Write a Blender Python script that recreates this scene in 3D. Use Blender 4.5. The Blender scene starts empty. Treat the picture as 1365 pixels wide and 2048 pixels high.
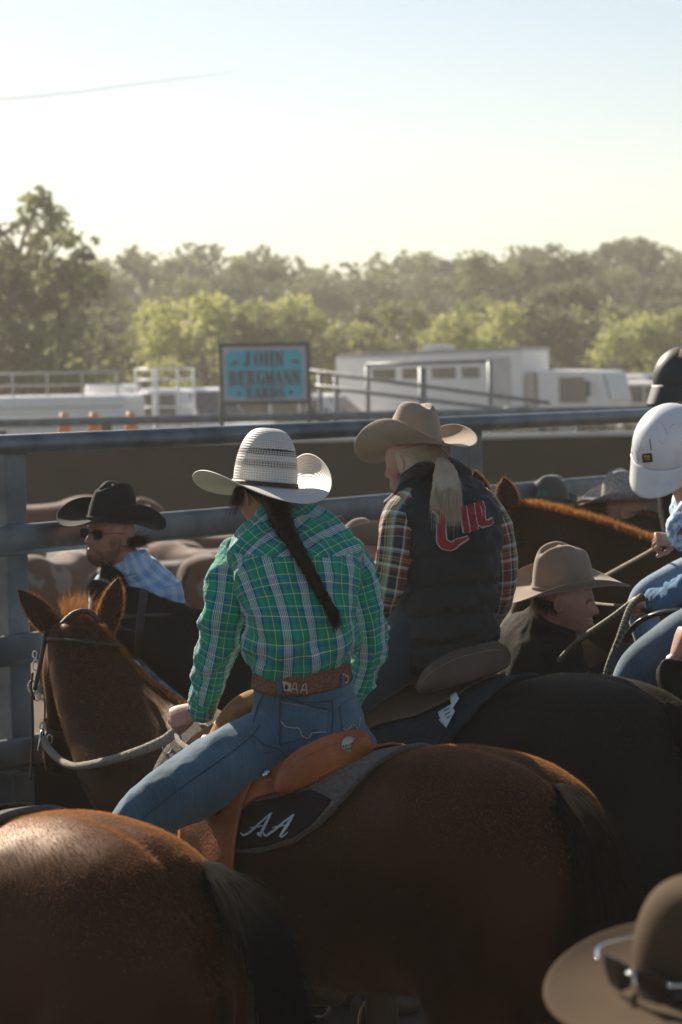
import bpy, math, random
import numpy as np
from mathutils import Vector, Matrix, noise
from mathutils.bvhtree import BVHTree
random.seed(7); RNG = np.random.default_rng(7)
SC = bpy.context.scene; COL = SC.collection
R = math.radians
# ------------------------------------------------------------------ camera
CAMH = 2.5; PITCH = R(3.06); ROLL = R(1.15); F = 4830.0; CX = 682.5; CY = 1024.0
cf = np.array([0, math.cos(PITCH), -math.sin(PITCH)])
r0 = np.array([1.0, 0, 0]); u0 = np.array([0, math.sin(PITCH), math.cos(PITCH)])
cr = math.cos(ROLL)*r0 - math.sin(ROLL)*u0
cu = math.cos(ROLL)*u0 + math.sin(ROLL)*r0
CAM0 = np.array([0, 0, CAMH])
cam = bpy.data.cameras.new('camera'); camo = bpy.data.objects.new('camera', cam); COL.objects.link(camo)
m3 = Matrix((cr, cu, -cf)).transposed()
camo.matrix_world = Matrix.Translation(CAM0) @ m3.to_4x4()
cam.sensor_fit = 'VERTICAL'; cam.sensor_height = 36.0; cam.lens = F/2048*36.0
cam.clip_end = 3000; cam.clip_start = 0.1
cam.dof.use_dof = True; cam.dof.focus_distance = 7.15; cam.dof.aperture_fstop = 4.8
SC.camera = camo
# ------------------------------------------------------------------ sky and sun
SUN_AZ = R(-31); SUN_EL = R(32)      # azimuth from +Y towards +X
w = bpy.data.worlds.new('World'); SC.world = w; w.use_nodes = True
nt = w.node_tree; nt.nodes.clear()
sky = nt.nodes.new('ShaderNodeTexSky'); sky.sky_type = 'NISHITA'; sky.sun_disc = False
sky.sun_elevation = SUN_EL; sky.sun_rotation = SUN_AZ; sky.air_density = 1.0; sky.dust_density = 0.6; sky.ozone_density = 1.0
bg = nt.nodes.new('ShaderNodeBackground'); bg.inputs['Strength'].default_value = 0.05
out = nt.nodes.new('ShaderNodeOutputWorld')
nt.links.new(sky.outputs[0], bg.inputs[0]); nt.links.new(bg.outputs[0], out.inputs[0])
sd = np.array([math.sin(SUN_AZ)*math.cos(SUN_EL), math.cos(SUN_AZ)*math.cos(SUN_EL), math.sin(SUN_EL)])
sl = bpy.data.lights.new('sun', 'SUN'); sl.energy = 5.0; sl.angle = R(0.53); sl.color = (1.0, 0.88, 0.72)
so = bpy.data.objects.new('sun', sl); COL.objects.link(so)
so.rotation_euler = Vector(-sd).to_track_quat('-Z', 'Y').to_euler(); so.location = (0, 0, 30)
SC.view_settings.view_transform = 'Standard'; SC.view_settings.look = 'None'
SC.view_settings.exposure = 1.12; SC.view_settings.gamma = 1.0
SC.render.engine = 'CYCLES'; SC.cycles.use_denoising = True
SC.cycles.max_bounces = 6; SC.cycles.transparent_max_bounces = 12; SC.cycles.volume_bounces = 0
SC.cycles.sample_clamp_indirect = 6.0
# ------------------------------------------------------------------ helpers
def P(px, py, d):
    return CAM0 + d*(cf + (px-CX)/F*cr - (py-CY)/F*cu)
def pw(rows):            # [px,py,d,...] -> [x,y,z,...]
    return [list(P(*r[:3])) + list(r[3:]) for r in rows]
def proj(p):
    q = np.array(p) - CAM0; d = q @ cf
    return (CX + F*(q @ cr)/d, CY - F*(q @ cu)/d, d)
def unit(v):
    v = np.array(v, float); return v/max(1e-9, np.linalg.norm(v))
def spl(C, n):
    C = np.array(C, float); k = len(C)
    if k == 2:
        t = np.linspace(0, 1, n)[:, None]; return C[0]*(1-t) + C[1]*t
    seg = np.linalg.norm(np.diff(C[:, :3], axis=0), axis=1)**0.5 + 1e-6
    u = np.concatenate([[0], np.cumsum(seg)]); u /= u[-1]
    D = np.zeros_like(C)
    for i in range(k):
        if i == 0: D[i] = (C[1]-C[0])/(u[1]-u[0])
        elif i == k-1: D[i] = (C[-1]-C[-2])/(u[-1]-u[-2])
        else:
            a = (C[i]-C[i-1])/(u[i]-u[i-1]); b = (C[i+1]-C[i])/(u[i+1]-u[i])
            ha = u[i]-u[i-1]; hb = u[i+1]-u[i]; D[i] = (a*hb + b*ha)/(ha+hb)
    t = np.linspace(0, 1, n); idx = np.clip(np.searchsorted(u, t, side='right')-1, 0, k-2)
    h = (u[idx+1]-u[idx]); s = ((t-u[idx])/h)[:, None]; h = h[:, None]
    return ((2*s**3-3*s**2+1)*C[idx] + (s**3-2*s**2+s)*h*D[idx] + (-2*s**3+3*s**2)*C[idx+1] + (s**3-s**2)*h*D[idx+1])
class M:
    def __init__(s): s.v = []; s.f = []; s.uv = []; s.mi = []; s.n = 0
    def add(s, V, Fc, uv=None, mi=0):
        V = np.asarray(V, float).reshape(-1, 3)
        s.v.append(V)
        for i, f in enumerate(Fc):
            s.f.append([a+s.n for a in f]); s.mi.append(mi)
            s.uv.append(uv[i] if uv is not None else [(0, 0)]*len(f))
        s.n += len(V); return s
    def grid(s, G, wrap=True, caps=True, uv=None, mi=0, flip=False):
        nv, nu = G.shape[:2]; F_ = []; U_ = []
        cols = nu if wrap else nu-1
        if uv is None:
            g2 = np.concatenate([G, G[:, :1]], 1) if wrap else G
            du = np.concatenate([[0], np.cumsum(np.linalg.norm(np.diff(g2, axis=1), axis=2).mean(0))])
            dv = np.concatenate([[0], np.cumsum(np.linalg.norm(np.diff(G, axis=0), axis=2).mean(1))])
            uv = np.stack(np.meshgrid(du, dv), -1)
        for j in range(nv-1):
            for i in range(cols):
                a = j*nu+i; b = j*nu+(i+1) % nu; c = (j+1)*nu+(i+1) % nu; d = (j+1)*nu+i
                q = [a, b, c, d]; uu = [tuple(uv[j, i]), tuple(uv[j, i+1]), tuple(uv[j+1, i+1]), tuple(uv[j+1, i])]
                if flip: q = q[::-1]; uu = uu[::-1]
                F_.append(q); U_.append(uu)
        V = G.reshape(-1, 3)
        if wrap and caps:
            n = len(V); V = np.concatenate([V, [G[0].mean(0)], [G[-1].mean(0)]])
            for i in range(nu):
                e = (i+1) % nu
                F_.append([n, e, i] if not flip else [n, i, e]); U_.append([(0, 0), (.01, 0), (0, .01)])
                k = (nv-1)*nu
                F_.append([n+1, k+i, k+e] if not flip else [n+1, k+e, k+i]); U_.append([(0, 0), (.01, 0), (0, .01)])
        return s.add(V, F_, U_, mi)
    def box(s, c, sz, ax=None, mi=0):
        c = np.array(c, float); ax = np.eye(3) if ax is None else np.array([unit(a) for a in ax]); h = np.array(sz)/2
        V = [c + sum(ax[k]*h[k]*q[k] for k in range(3)) for q in
             [(-1,-1,-1),(1,-1,-1),(1,1,-1),(-1,1,-1),(-1,-1,1),(1,-1,1),(1,1,1),(-1,1,1)]]
        Fc = [(0,3,2,1),(4,5,6,7),(0,1,5,4),(1,2,6,5),(2,3,7,6),(3,0,4,7)]
        u = []
        for f in Fc:
            p0 = V[f[0]]; e1 = np.linalg.norm(V[f[1]]-p0); e2 = np.linalg.norm(V[f[3]]-p0)
            u.append([(0,0),(e1,0),(e1,e2),(0,e2)])
        return s.add(V, Fc, u, mi)
    def prism(s, pts, ex, mi=0):      # closed polygon (world points), extruded by vector ex
        pts = np.array(pts, float); n = len(pts); V = np.concatenate([pts, pts+np.array(ex)])
        Fc = [list(range(n))[::-1], list(range(n, 2*n))] + [[i, (i+1) % n, n+(i+1) % n, n+i] for i in range(n)]
        return s.add(V, Fc, None, mi)
    def V(s): return np.concatenate(s.v) if s.v else np.zeros((0, 3))
WL = {}
def mesh_from(V, Fc, name, uv=None, mi=None, smooth=True):
    me = bpy.data.meshes.new(name); me.from_pydata([tuple(a) for a in V], [], Fc)
    if uv is not None:
        ul = me.uv_layers.new(name='UVMap')
        flat = np.array([c for f in uv for c in f], dtype=np.float32).ravel(); ul.data.foreach_set('uv', flat)
    if mi is not None and any(mi): me.polygons.foreach_set('material_index', mi)
    me.polygons.foreach_set('use_smooth', [smooth]*len(me.polygons)); me.update(); return me
def link(name, me, parent=None, loc=(0, 0, 0)):
    o = bpy.data.objects.new(name, me); COL.objects.link(o)
    if parent is not None: o.parent = parent
    o.location = loc; return o
def build(m, name, mat, parent=None, smooth=True, bevel=0, solid=0, sub=0, label=None, base=None):
    V = m.V()
    if parent is not None: off = WL[parent]
    elif base is not None: off = np.array(base, float)
    else: off = np.array([(V[:, 0].min()+V[:, 0].max())/2, (V[:, 1].min()+V[:, 1].max())/2, V[:, 2].min()])
    me = mesh_from(V-off, m.f, name, m.uv, m.mi, smooth)
    for k in (mat if isinstance(mat, (list, tuple)) else [mat]): me.materials.append(k)
    o = link(name, me, parent, (0, 0, 0) if parent is not None else tuple(off)); WL[o] = off
    if solid:
        md = o.modifiers.new('solid', 'SOLIDIFY'); md.thickness = solid; md.offset = 0
    if bevel:
        md = o.modifiers.new('bevel', 'BEVEL'); md.width = bevel; md.segments = 2; md.limit_method = 'ANGLE'
    if sub:
        md = o.modifiers.new('sub', 'SUBSURF'); md.levels = sub; md.render_levels = sub
    if label: o['label'] = label
    return o
def tag(o, label=None, cat=None, group=None, kind=None):
    if label: o['label'] = label
    if cat: o['category'] = cat
    if group: o['group'] = group
    if kind: o['kind'] = kind
    return o
def thing(name, label, cat, loc, group=None):
    o = bpy.data.objects.new(name, None); COL.objects.link(o); o.location = tuple(loc); o.empty_display_size = 0.1
    WL[o] = np.array(loc, float); return tag(o, label, cat, group)
def copy_tree(o, parent=None):
    c = o.copy(); COL.objects.link(c); c.parent = parent
    for ch in list(o.children): copy_tree(ch, c)
    return c
def loft(C, n=40, nu=28, lat=(1, 0, 0), exp=2.0, cap=True, m=None, mi=0, warp=None, lats=None, add=True):
    C = [list(r) for r in C]; wd_ = max(len(r) for r in C); C = np.array([r+[r[3]]*(wd_-len(r)) for r in C], float)
    if lats is not None: C = np.concatenate([C, np.array(lats, float)], 1)
    S = spl(C, n); c = S[:, :3]; ra = S[:, 3]; rb = S[:, 4] if S.shape[1] > 4 and not (lats is not None and C.shape[1] == 7) else ra
    L = S[:, -3:] if lats is not None else np.tile(np.array(lat, float), (n, 1))
    T = np.gradient(c, axis=0); T /= np.linalg.norm(T, axis=1)[:, None]+1e-9
    A = L - (L*T).sum(1)[:, None]*T; A /= np.linalg.norm(A, axis=1)[:, None]+1e-9
    B = np.cross(T, A)
    if cap:
        k = 5; a = np.linspace(0, 1, k+1)[:-1]*math.pi/2
        def ends(i, sg):
            cc = []; 
            for t in a: cc.append((c[i]+sg*T[i]*math.cos(t)*min(ra[i], rb[i])*.9, ra[i]*max(.04, math.sin(t)), rb[i]*max(.04, math.sin(t))))
            return cc
        s0 = ends(0, -1); s1 = ends(-1, 1)[::-1]
        c = np.array([q[0] for q in s0]+list(c)+[q[0] for q in s1])
        ra = np.array([q[1] for q in s0]+list(ra)+[q[1] for q in s1]); rb = np.array([q[2] for q in s0]+list(rb)+[q[2] for q in s1])
        A = np.concatenate([A[:1]]*k+[A]+[A[-1:]]*k); B = np.concatenate([B[:1]]*k+[B]+[B[-1:]]*k)
    th = np.linspace(0, 2*math.pi, nu, endpoint=False); co = np.cos(th); si = np.sin(th)
    if exp != 2.0:
        co = np.sign(co)*np.abs(co)**(2/exp); si = np.sign(si)*np.abs(si)**(2/exp)
    G = c[:, None] + A[:, None]*(ra[:, None]*co)[..., None] + B[:, None]*(rb[:, None]*si)[..., None]
    if warp: G = warp(G)
    if not add: return G
    m = m or M(); m.grid(G, caps=True, mi=mi); return m
def tube(pts, r, n=None, nu=8, m=None, mi=0, smooth=True):
    pts = np.array([list(p_) for p_ in pts], float)
    if np.isscalar(r): pts = np.concatenate([pts[:, :3], np.full((len(pts), 1), r)], 1)
    n = n or max(2, len(pts)*5)
    if not smooth: n = 2 if len(pts) == 2 else n
    d = unit(pts[-1, :3]-pts[0, :3]); lat = (0, 0, 1) if abs(d[2]) < .9 else (1, 0, 0)
    return loft(pts, n, nu, lat=np.cross(d, lat), cap=False, m=m, mi=mi)
def nz(p, s, off=0):
    return noise.noise(Vector((p[0]*s+off, p[1]*s+off*1.7, p[2]*s-off)))
def wrinkle(G, amp=.004, sc=14, seed=0, stretch=(1, 1, .5), ridged=True):
    nv, nu = G.shape[:2]
    T1 = np.roll(G, -1, 1)-np.roll(G, 1, 1); T2 = np.gradient(G, axis=0)
    N = np.cross(T1, T2); N /= np.linalg.norm(N, axis=2)[..., None]+1e-9
    D = np.zeros((nv, nu))
    for j in range(nv):
        for i in range(nu):
            p = G[j, i]*np.array(stretch)
            a = nz(p, sc, seed); b = nz(p, sc*2.1, seed+9)
            D[j, i] = (1-2*abs(a)*1.6)*.8+.35*b if ridged else a+.4*b
    return G + N*(D*amp)[..., None]
def remesh(m, voxel, smooth=6, name='tmp', f=.5):
    me = mesh_from(m.V(), m.f, name); o = link(name, me)
    md = o.modifiers.new('r', 'REMESH'); md.mode = 'VOXEL'; md.voxel_size = voxel
    if smooth:
        ms = o.modifiers.new('s', 'SMOOTH'); ms.iterations = smooth; ms.factor = f
    dg = bpy.context.evaluated_depsgraph_get(); dg.update()
    e = o.evaluated_get(dg); me2 = bpy.data.meshes.new_from_object(e)
    V = np.empty(len(me2.vertices)*3); me2.vertices.foreach_get('co', V); V = V.reshape(-1, 3)
    Fc = [list(p.vertices) for p in me2.polygons]
    bpy.data.objects.remove(o); bpy.data.meshes.remove(me); bpy.data.meshes.remove(me2)
    return V, Fc
def vnormals(V, Fc):
    Q = np.array([f if len(f) == 4 else list(f)+[f[-1]] for f in Fc])
    n = np.cross(V[Q[:, 2]]-V[Q[:, 0]], V[Q[:, 3]]-V[Q[:, 1]]); N = np.zeros_like(V)
    for k in range(4): np.add.at(N, Q[:, k], n)
    return N/(np.linalg.norm(N, axis=1)[:, None]+1e-12)
# ------------------------------------------------------------------ materials
def newmat(name):
    m = bpy.data.materials.new(name); m.use_nodes = True; n = m.node_tree; b = n.nodes['Principled BSDF']; return m, n, b
def mat(name, col, rough=.6, var=.15, sc=8, spec=.5, metal=0, bump=0, bsc=80, sheen=0, sheent=(1, 1, 1), col2=None, uvt=False, coat=0, trans=0, stretch=(1, 1, 1), thr=(.35, .65), det=6):
    m, n, b = newmat(name); N = n.nodes; L = n.links
    tc = N.new('ShaderNodeTexCoord'); mp = N.new('ShaderNodeMapping'); mp.inputs['Scale'].default_value = stretch
    L.new(tc.outputs['UV' if uvt else 'Object'], mp.inputs[0])
    tn = N.new('ShaderNodeTexNoise'); tn.inputs['Scale'].default_value = sc; tn.inputs['Detail'].default_value = det; L.new(mp.outputs[0], tn.inputs[0])
    rp = N.new('ShaderNodeValToRGB'); L.new(tn.outputs[0], rp.inputs[0])
    c2 = col2 or tuple(c*(1-var) for c in col); c1 = col if col2 else tuple(min(1, c*(1+var)) for c in col)
    rp.color_ramp.elements[0].color = (*c2, 1); rp.color_ramp.elements[1].color = (*c1, 1)
    rp.color_ramp.elements[0].position = thr[0]; rp.color_ramp.elements[1].position = thr[1]
    L.new(rp.outputs[0], b.inputs['Base Color'])
    b.inputs['Roughness'].default_value = rough; b.inputs['Metallic'].default_value = metal
    b.inputs['Specular IOR Level'].default_value = spec
    if sheen:
        b.inputs['Sheen Weight'].default_value = sheen; b.inputs['Sheen Tint'].default_value = (*sheent, 1); b.inputs['Sheen Roughness'].default_value = .4
    if coat: b.inputs['Coat Weight'].default_value = coat
    if bump:
        t2 = N.new('ShaderNodeTexNoise'); t2.inputs['Scale'].default_value = bsc; t2.inputs['Detail'].default_value = 4; L.new(mp.outputs[0], t2.inputs[0])
        bp = N.new('ShaderNodeBump'); bp.inputs['Strength'].default_value = bump; bp.inputs['Distance'].default_value = .01
        L.new(t2.outputs[0], bp.inputs['Height']); L.new(bp.outputs[0], b.inputs['Normal'])
    if trans: 
        add_trans(n, b, col, trans)
    return m
def add_trans(n, b, col, amt):
    t = n.nodes.new('ShaderNodeBsdfTranslucent'); t.inputs[0].default_value = (*col, 1)
    mx = n.nodes.new('ShaderNodeMixShader'); mx.inputs[0].default_value = amt
    o = n.nodes['Material Output']; n.links.new(b.outputs[0], mx.inputs[1]); n.links.new(t.outputs[0], mx.inputs[2]); n.links.new(mx.outputs[0], o.inputs[0])
def plaid(name, ustops, vstops, per=.08, perv=None, vm=.45, rot=0, weave=.25, off=(0, 0), trans=0):
    """stops: list of (position, colour) within one repeat; constant steps like woven threads"""
    m, n, b = newmat(name); N = n.nodes; L = n.links
    tc = N.new('ShaderNodeTexCoord'); mp = N.new('ShaderNodeMapping')
    mp.inputs['Scale'].default_value = (1/per, 1/(perv or per), 1); mp.inputs['Rotation'].default_value = (0, 0, rot); mp.inputs['Location'].default_value = (off[0], off[1], 0)
    L.new(tc.outputs['UV'], mp.inputs[0])
    sp = N.new('ShaderNodeSeparateXYZ'); L.new(mp.outputs[0], sp.inputs[0]); cols = []
    for ax, st in (('X', ustops), ('Y', vstops)):
        fr = N.new('ShaderNodeMath'); fr.operation = 'FRACT'; L.new(sp.outputs[ax], fr.inputs[0])
        rp = N.new('ShaderNodeValToRGB'); rp.color_ramp.interpolation = 'CONSTANT'; L.new(fr.outputs[0], rp.inputs[0])
        el = rp.color_ramp.elements
        el[0].position = 0; el[0].color = (*st[0][1], 1)
        el[1].position = st[1][0]; el[1].color = (*st[1][1], 1)
        for p_, c_ in st[2:]:
            e = el.new(p_); e.color = (*c_, 1)
        cols.append(rp)
    mx = N.new('ShaderNodeMix'); mx.data_type = 'RGBA'; mx.inputs[0].default_value = vm
    L.new(cols[0].outputs[0], mx.inputs[6]); L.new(cols[1].outputs[0], mx.inputs[7]); L.new(mx.outputs[2], b.inputs['Base Color'])
    tn = N.new('ShaderNodeTexNoise'); tn.inputs['Scale'].default_value = 350; L.new(tc.outputs['Object'], tn.inputs[0])
    t3 = N.new('ShaderNodeTexNoise'); t3.inputs['Scale'].default_value = 45; t3.inputs['Detail'].default_value = 3; t3.inputs['Distortion'].default_value = .6; L.new(tc.outputs['Object'], t3.inputs[0])
    ad = N.new('ShaderNodeMath'); ad.operation = 'MULTIPLY_ADD'; ad.inputs[1].default_value = 2.2; L.new(t3.outputs[0], ad.inputs[0]); L.new(tn.outputs[0], ad.inputs[2])
    bp = N.new('ShaderNodeBump'); bp.inputs['Strength'].default_value = weave; bp.inputs['Distance'].default_value = .004; L.new(ad.outputs[0], bp.inputs['Height']); L.new(bp.outputs[0], b.inputs['Normal'])
    b.inputs['Roughness'].default_value = .8; b.inputs['Specular IOR Level'].default_value = .25; b.inputs['Sheen Weight'].default_value = .15
    if trans:
        t = N.new('ShaderNodeBsdfTranslucent'); L.new(mx.outputs[2], t.inputs[0]); ms = N.new('ShaderNodeMixShader'); ms.inputs[0].default_value = trans
        L.new(b.outputs[0], ms.inputs[1]); L.new(t.outputs[0], ms.inputs[2]); L.new(ms.outputs[0], N['Material Output'].inputs[0])
    return m
# ------------------------------------------------------------------ setting
def ground_z(x, y):
    if y < 34: return 0.0
    t = min(1, (y-34)/25.0); z = .45*t*t*(3-2*t)
    if y > 85: z += (y-85)*.03
    return z
MT = {}
MT['dirt'] = mat('dusty_dirt', (.13, .10, .072), .95, .25, 1.5, .1, bump=.6, bsc=25, col2=(.085, .064, .045))
MT['steel'] = mat('galvanised_steel', (.17, .20, .215), .45, .25, 6, .5, .4, bump=.15, bsc=40, col2=(.085, .105, .115))
MT['steel_old'] = mat('weathered_steel', (.16, .17, .165), .65, .25, 7, .4, .2, col2=(.09, .095, .09))
MT['rubber'] = mat('black_rubber_belting', (.022, .015, .010), .9, .4, 1.2, .05, col2=(.007, .005, .004))
MT['white_paint'] = mat('white_vehicle_paint', (.80, .80, .79), .35, .04, 3, .5)
MT['dusty_white'] = mat('dusty_white_paint', (.50, .49, .47), .55, .12, 2, .4)
MT['glass'] = mat('tinted_glass', (.03, .04, .045), .08, .1, 2, .8)
MT['tyre'] = mat('tyre_rubber', (.02, .02, .02), .8, .2, 20, .2)
MT['orange'] = mat('orange_plastic', (.75, .22, .06), .5, .1, 5)
MT['chrome'] = mat('polished_chrome', (.7, .7, .7), .12, .03, 5, .5, 1)
MT['grey_metal'] = mat('grey_metal', (.3, .3, .3), .4, .1, 8, .5, .7)
xs = np.concatenate([np.linspace(-200, -30, 14), np.linspace(-25, 25, 41), np.linspace(30, 200, 14)]); ys = np.concatenate([np.linspace(-60, 30, 46), np.linspace(34, 100, 34), np.linspace(110, 300, 20)])
G = np.array([[[x, y, ground_z(x, y)+(.015*nz((x, y, 0), 1.3) if y < 34 else .05*nz((x, y, 0), .2))] for x in xs] for y in ys])
g = build(M().grid(G, wrap=False), 'ground', MT['dirt'], base=(0, 0, 0)); tag(g, kind='structure')
# ---- near yard fence
A0 = np.array([-1.263, 9.1]); A1 = np.array([.608, 11.59]); fd = unit(A1-A0); span = np.linalg.norm(A1-A0)
def fence(name, label, posts, rails, postw, mp, zt, group=None, rubber=None, rect=None, lean=0):
    base = (posts[0][0], posts[0][1], 0); t = thing(name, label, 'fence', base, group)
    p0 = np.array(posts[0]); p1 = np.array(posts[-1]); d = unit(p1-p0); dd = np.array([d[0], d[1], 0]); nn = np.array([-d[1], d[0], 0])
    for p in posts:
        build(M().box((p[0]+lean*.5, p[1], zt/2), (postw, postw, zt), (dd, nn, (-lean/zt, 0, 1))), 'post', mp, t, smooth=False, bevel=.006)
    for z, h, wdt, rnd in rails:
        a = np.array([*(p0-d*.3), z])-nn*(postw/2+wdt/2-.004); b = np.array([*(p1+d*.3), z])-nn*(postw/2+wdt/2-.004)
        if rnd: build(tube([a, b], h/2, 2, 14), 'rail', mp, t)
        else:
            c = (a+b)/2; build(M().box(c, (np.linalg.norm(b-a), wdt, h), (dd, nn, (0, 0, 1))), 'rail', mp, t, smooth=True, bevel=.022)
    if rubber:
        z0, z1 = rubber; c = np.array([*((p0+p1)/2), (z0+z1)/2])+nn*(postw/2+.008)
        build(M().box(c, (np.linalg.norm(p1-p0)+.4, .012, z1-z0), (dd, nn, (0, 0, 1))), 'added_dark_panel', MT['rubber'], t, smooth=False)  # added dark sheet, gives the black shade between the lower rails
    return t
np_ = [tuple(A0+fd*span*k) for k in range(-1, 4)]
fence('yard_fence', 'grey steel yard fence of wide rails between the riders and the cattle', np_,
      [(2.296, .075, .075, True), (1.937, .116, .05, False), (1.525, .116, .05, False), (1.137, .116, .05, False), (.76, .116, .05, False), (.4, .116, .05, False)],
      .112, MT['steel'], 2.262, rubber=(.05, 1.08))
# ---- dark rubber-sheeted fence behind the cattle
def XY(px, d): q = P(px, 900, d); return (q[0], q[1])
pts = [(-9+2.4*k, 30.0+.02*k) for k in range(10)]
t = thing('sheeted_fence', 'dark sheeted fence with steel cap in a sunlit pale tone behind the cattle', 'fence', (-9, 30, 0))
for p in pts: build(M().box((p[0], p[1]+.08, 1.0), (.1, .1, 2.0)), 'post', MT['steel_old'], t, smooth=False, bevel=.006)
build(M().box((1.8, 30, .9), (22, .03, 1.74)), 'sheeting', MT['rubber'], t, smooth=False)
build(M().box((1.8, 29.95, 1.8), (22, .12, .06)), 'cap_rail', MT['dusty_white'], t, smooth=False, bevel=.01)  # pale colour stands in for sunlight on the steel rail
# ---- sign fence
pts = [(-6.0+2.9*k+(.0), 32.2) for k in range(6)]
fence('sign_fence', 'steel fence with square posts carrying the turquoise sign', pts,
      [(2.06, .115, .08, False), (1.6, .09, .05, False), (1.2, .09, .05, False), (.8, .09, .05, False), (.4, .09, .05, False)], .13, MT['steel'], 2.12)
# ---- sign
MT['turq'] = mat('turquoise_sign_paint', (.06, .48, .60), .45, .06, 3)
MT['sign_cream'] = mat('pale_sign_border', (.52, .52, .54), .5, .05, 4)
MT['sign_frame'] = mat('dark_sign_frame', (.10, .09, .08), .6, .1, 8)
MT['letter'] = mat('grey_letter_paint', (.10, .11, .12), .5, .1, 5)
MT['letter_edge'] = mat('letter_edge_paint', (.27, .30, .34), .5, .1, 5)
GL = {  # strokes: x0,y0,x1,y1,width on a 1 x 1.4 letter
 'J': [(.55,.2,.55,1.4,.26),(.3,1.37,.8,1.37,.06),(.1,.12,.55,.06,.1),(.12,.12,.12,.35,.16)],
 'O': [(.15,.3,.15,1.1,.24),(.85,.3,.85,1.1,.24),(.2,.05,.8,.05,.07),(.2,1.35,.8,1.35,.07),(.15,.3,.28,.06,.1),(.85,.3,.72,.06,.1),(.15,1.1,.28,1.34,.1),(.85,1.1,.72,1.34,.1)],
 'H': [(.18,0,.18,1.4,.24),(.82,0,.82,1.4,.24),(.18,.7,.82,.7,.06),(0,.03,.36,.03,.06),(.64,.03,1,.03,.06),(0,1.37,.36,1.37,.06),(.64,1.37,1,1.37,.06)],
 'N': [(.14,0,.14,1.4,.07),(.86,0,.86,1.4,.07),(.14,1.35,.84,.05,.26),(0,.03,.3,.03,.06),(.7,1.37,1,1.37,.06)],
 'B': [(.2,0,.2,1.4,.26),(.1,1.37,.7,1.37,.06),(.1,.72,.7,.72,.06),(.1,.03,.7,.03,.06),(.76,.85,.76,1.25,.22),(.8,.15,.8,.6,.24)],
 'E': [(.2,0,.2,1.4,.26),(.1,1.37,.9,1.37,.07),(.1,.72,.7,.72,.06),(.1,.03,.95,.03,.07),(.88,1.1,.88,1.38,.06),(.92,.02,.92,.32,.06),(.68,.55,.68,.9,.05)],
 'R': [(.2,0,.2,1.4,.26),(.1,1.37,.7,1.37,.06),(.1,.72,.7,.72,.06),(.76,.85,.76,1.25,.22),(.5,.7,.88,.04,.24),(.02,.03,.4,.03,.06)],
 'G': [(.15,.3,.15,1.1,.24),(.2,.05,.8,.05,.07),(.2,1.35,.8,1.35,.07),(.84,1.0,.84,1.38,.06),(.82,.05,.82,.6,.22),(.6,.6,1,.6,.06),(.15,.3,.28,.06,.1),(.15,1.1,.28,1.34,.1)],
 'M': [(.08,0,.08,1.4,.07),(.9,0,.9,1.4,.24),(.1,1.36,.48,.1,.2),(.48,.1,.84,1.36,.06),(-.06,.03,.2,.03,.06),(.72,.03,1.06,.03,.06)],
 'A': [(.1,0,.5,1.4,.07),(.5,1.36,.88,.03,.26),(.25,.45,.72,.45,.06),(-.04,.03,.26,.03,.06),(.68,.03,1.06,.03,.06)],
 'Y': [(.5,0,.5,.7,.24),(.12,1.36,.5,.65,.24),(.5,.65,.88,1.36,.07),(.3,.03,.7,.03,.06),(-.04,1.37,.3,1.37,.06),(.7,1.37,1,1.37,.06)],
 'D': [(.2,0,.2,1.4,.26),(.1,1.37,.65,1.37,.06),(.1,.03,.65,.03,.06),(.84,.3,.84,1.1,.24),(.65,1.37,.84,1.1,.1),(.65,.03,.84,.3,.1)],
 'S': [(.2,.85,.2,1.15,.2),(.82,.25,.82,.6,.2),(.25,1.35,.75,1.35,.07),(.25,.05,.75,.05,.07),(.2,.86,.8,.58,.2),(.8,1.05,.8,1.38,.06),(.16,.02,.16,.4,.06)]}
def word(m, txt, x0, x1, y0, h, pos, thick=.004, grow=0):
    n = len(txt); cw = (x1-x0)/n; sx = cw*.8; sy = h/1.4
    for i, ch in enumerate(txt):
        ox = x0+cw*(i+.1)
        for k, (a, b, c, d, w_) in enumerate(GL[ch]):
            p = np.array([ox+a*sx, y0+b*sy]); q = np.array([ox+c*sx, y0+d*sy]); t_ = unit(q-p) if np.linalg.norm(q-p) > 0 else np.array([1, 0]); nrm = np.array([-t_[1], t_[0]])*(w_*sx/2+grow); p = p-t_*grow; q = q+t_*grow
            poly = [p-nrm, q-nrm, q+nrm, p+nrm]; e = k*.00012
            m.prism([pos(a_[0], a_[1], thick+e) for a_ in poly], pos(0, 0, thick*2+e)-pos(0, 0, thick+e))
SD = 31.95
sc_ = np.array(P(530, 747, SD)); mpx = SD/F
sgx = unit(np.array([.985, .17, 0])); sgn = np.array([sgx[1], -sgx[0], 0.]); sgz = unit(np.array([-.012, 0, 1.0]))
W_ = 168*mpx/abs(sgx@cr); H_ = 110*mpx
sg = thing('sign', 'turquoise JOHN BERGMANN YARDS sign in a dark frame on two posts', 'sign', (sc_[0], sc_[1], ground_z(0, 32)))
def sp(u, v, o): return sc_+sgx*u+sgz*v+sgn*o
build(M().box(sp(0, 0, -.01), (W_, .02, H_), (sgx, sgn, sgz)), 'board', MT['sign_cream'], sg, smooth=False)
bw = W_/2-.05; bh = H_/2-.05; cc = .07
poly = [(-bw+cc, -bh), (bw-cc, -bh), (bw, -bh+cc), (bw, bh-cc), (bw-cc, bh), (-bw+cc, bh), (-bw, bh-cc), (-bw, -bh+cc)]
build(M().prism([sp(u, v, .002) for u, v in poly], sgn*.004), 'painted_face', MT['turq'], sg, smooth=False)
fm = M()
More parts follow.
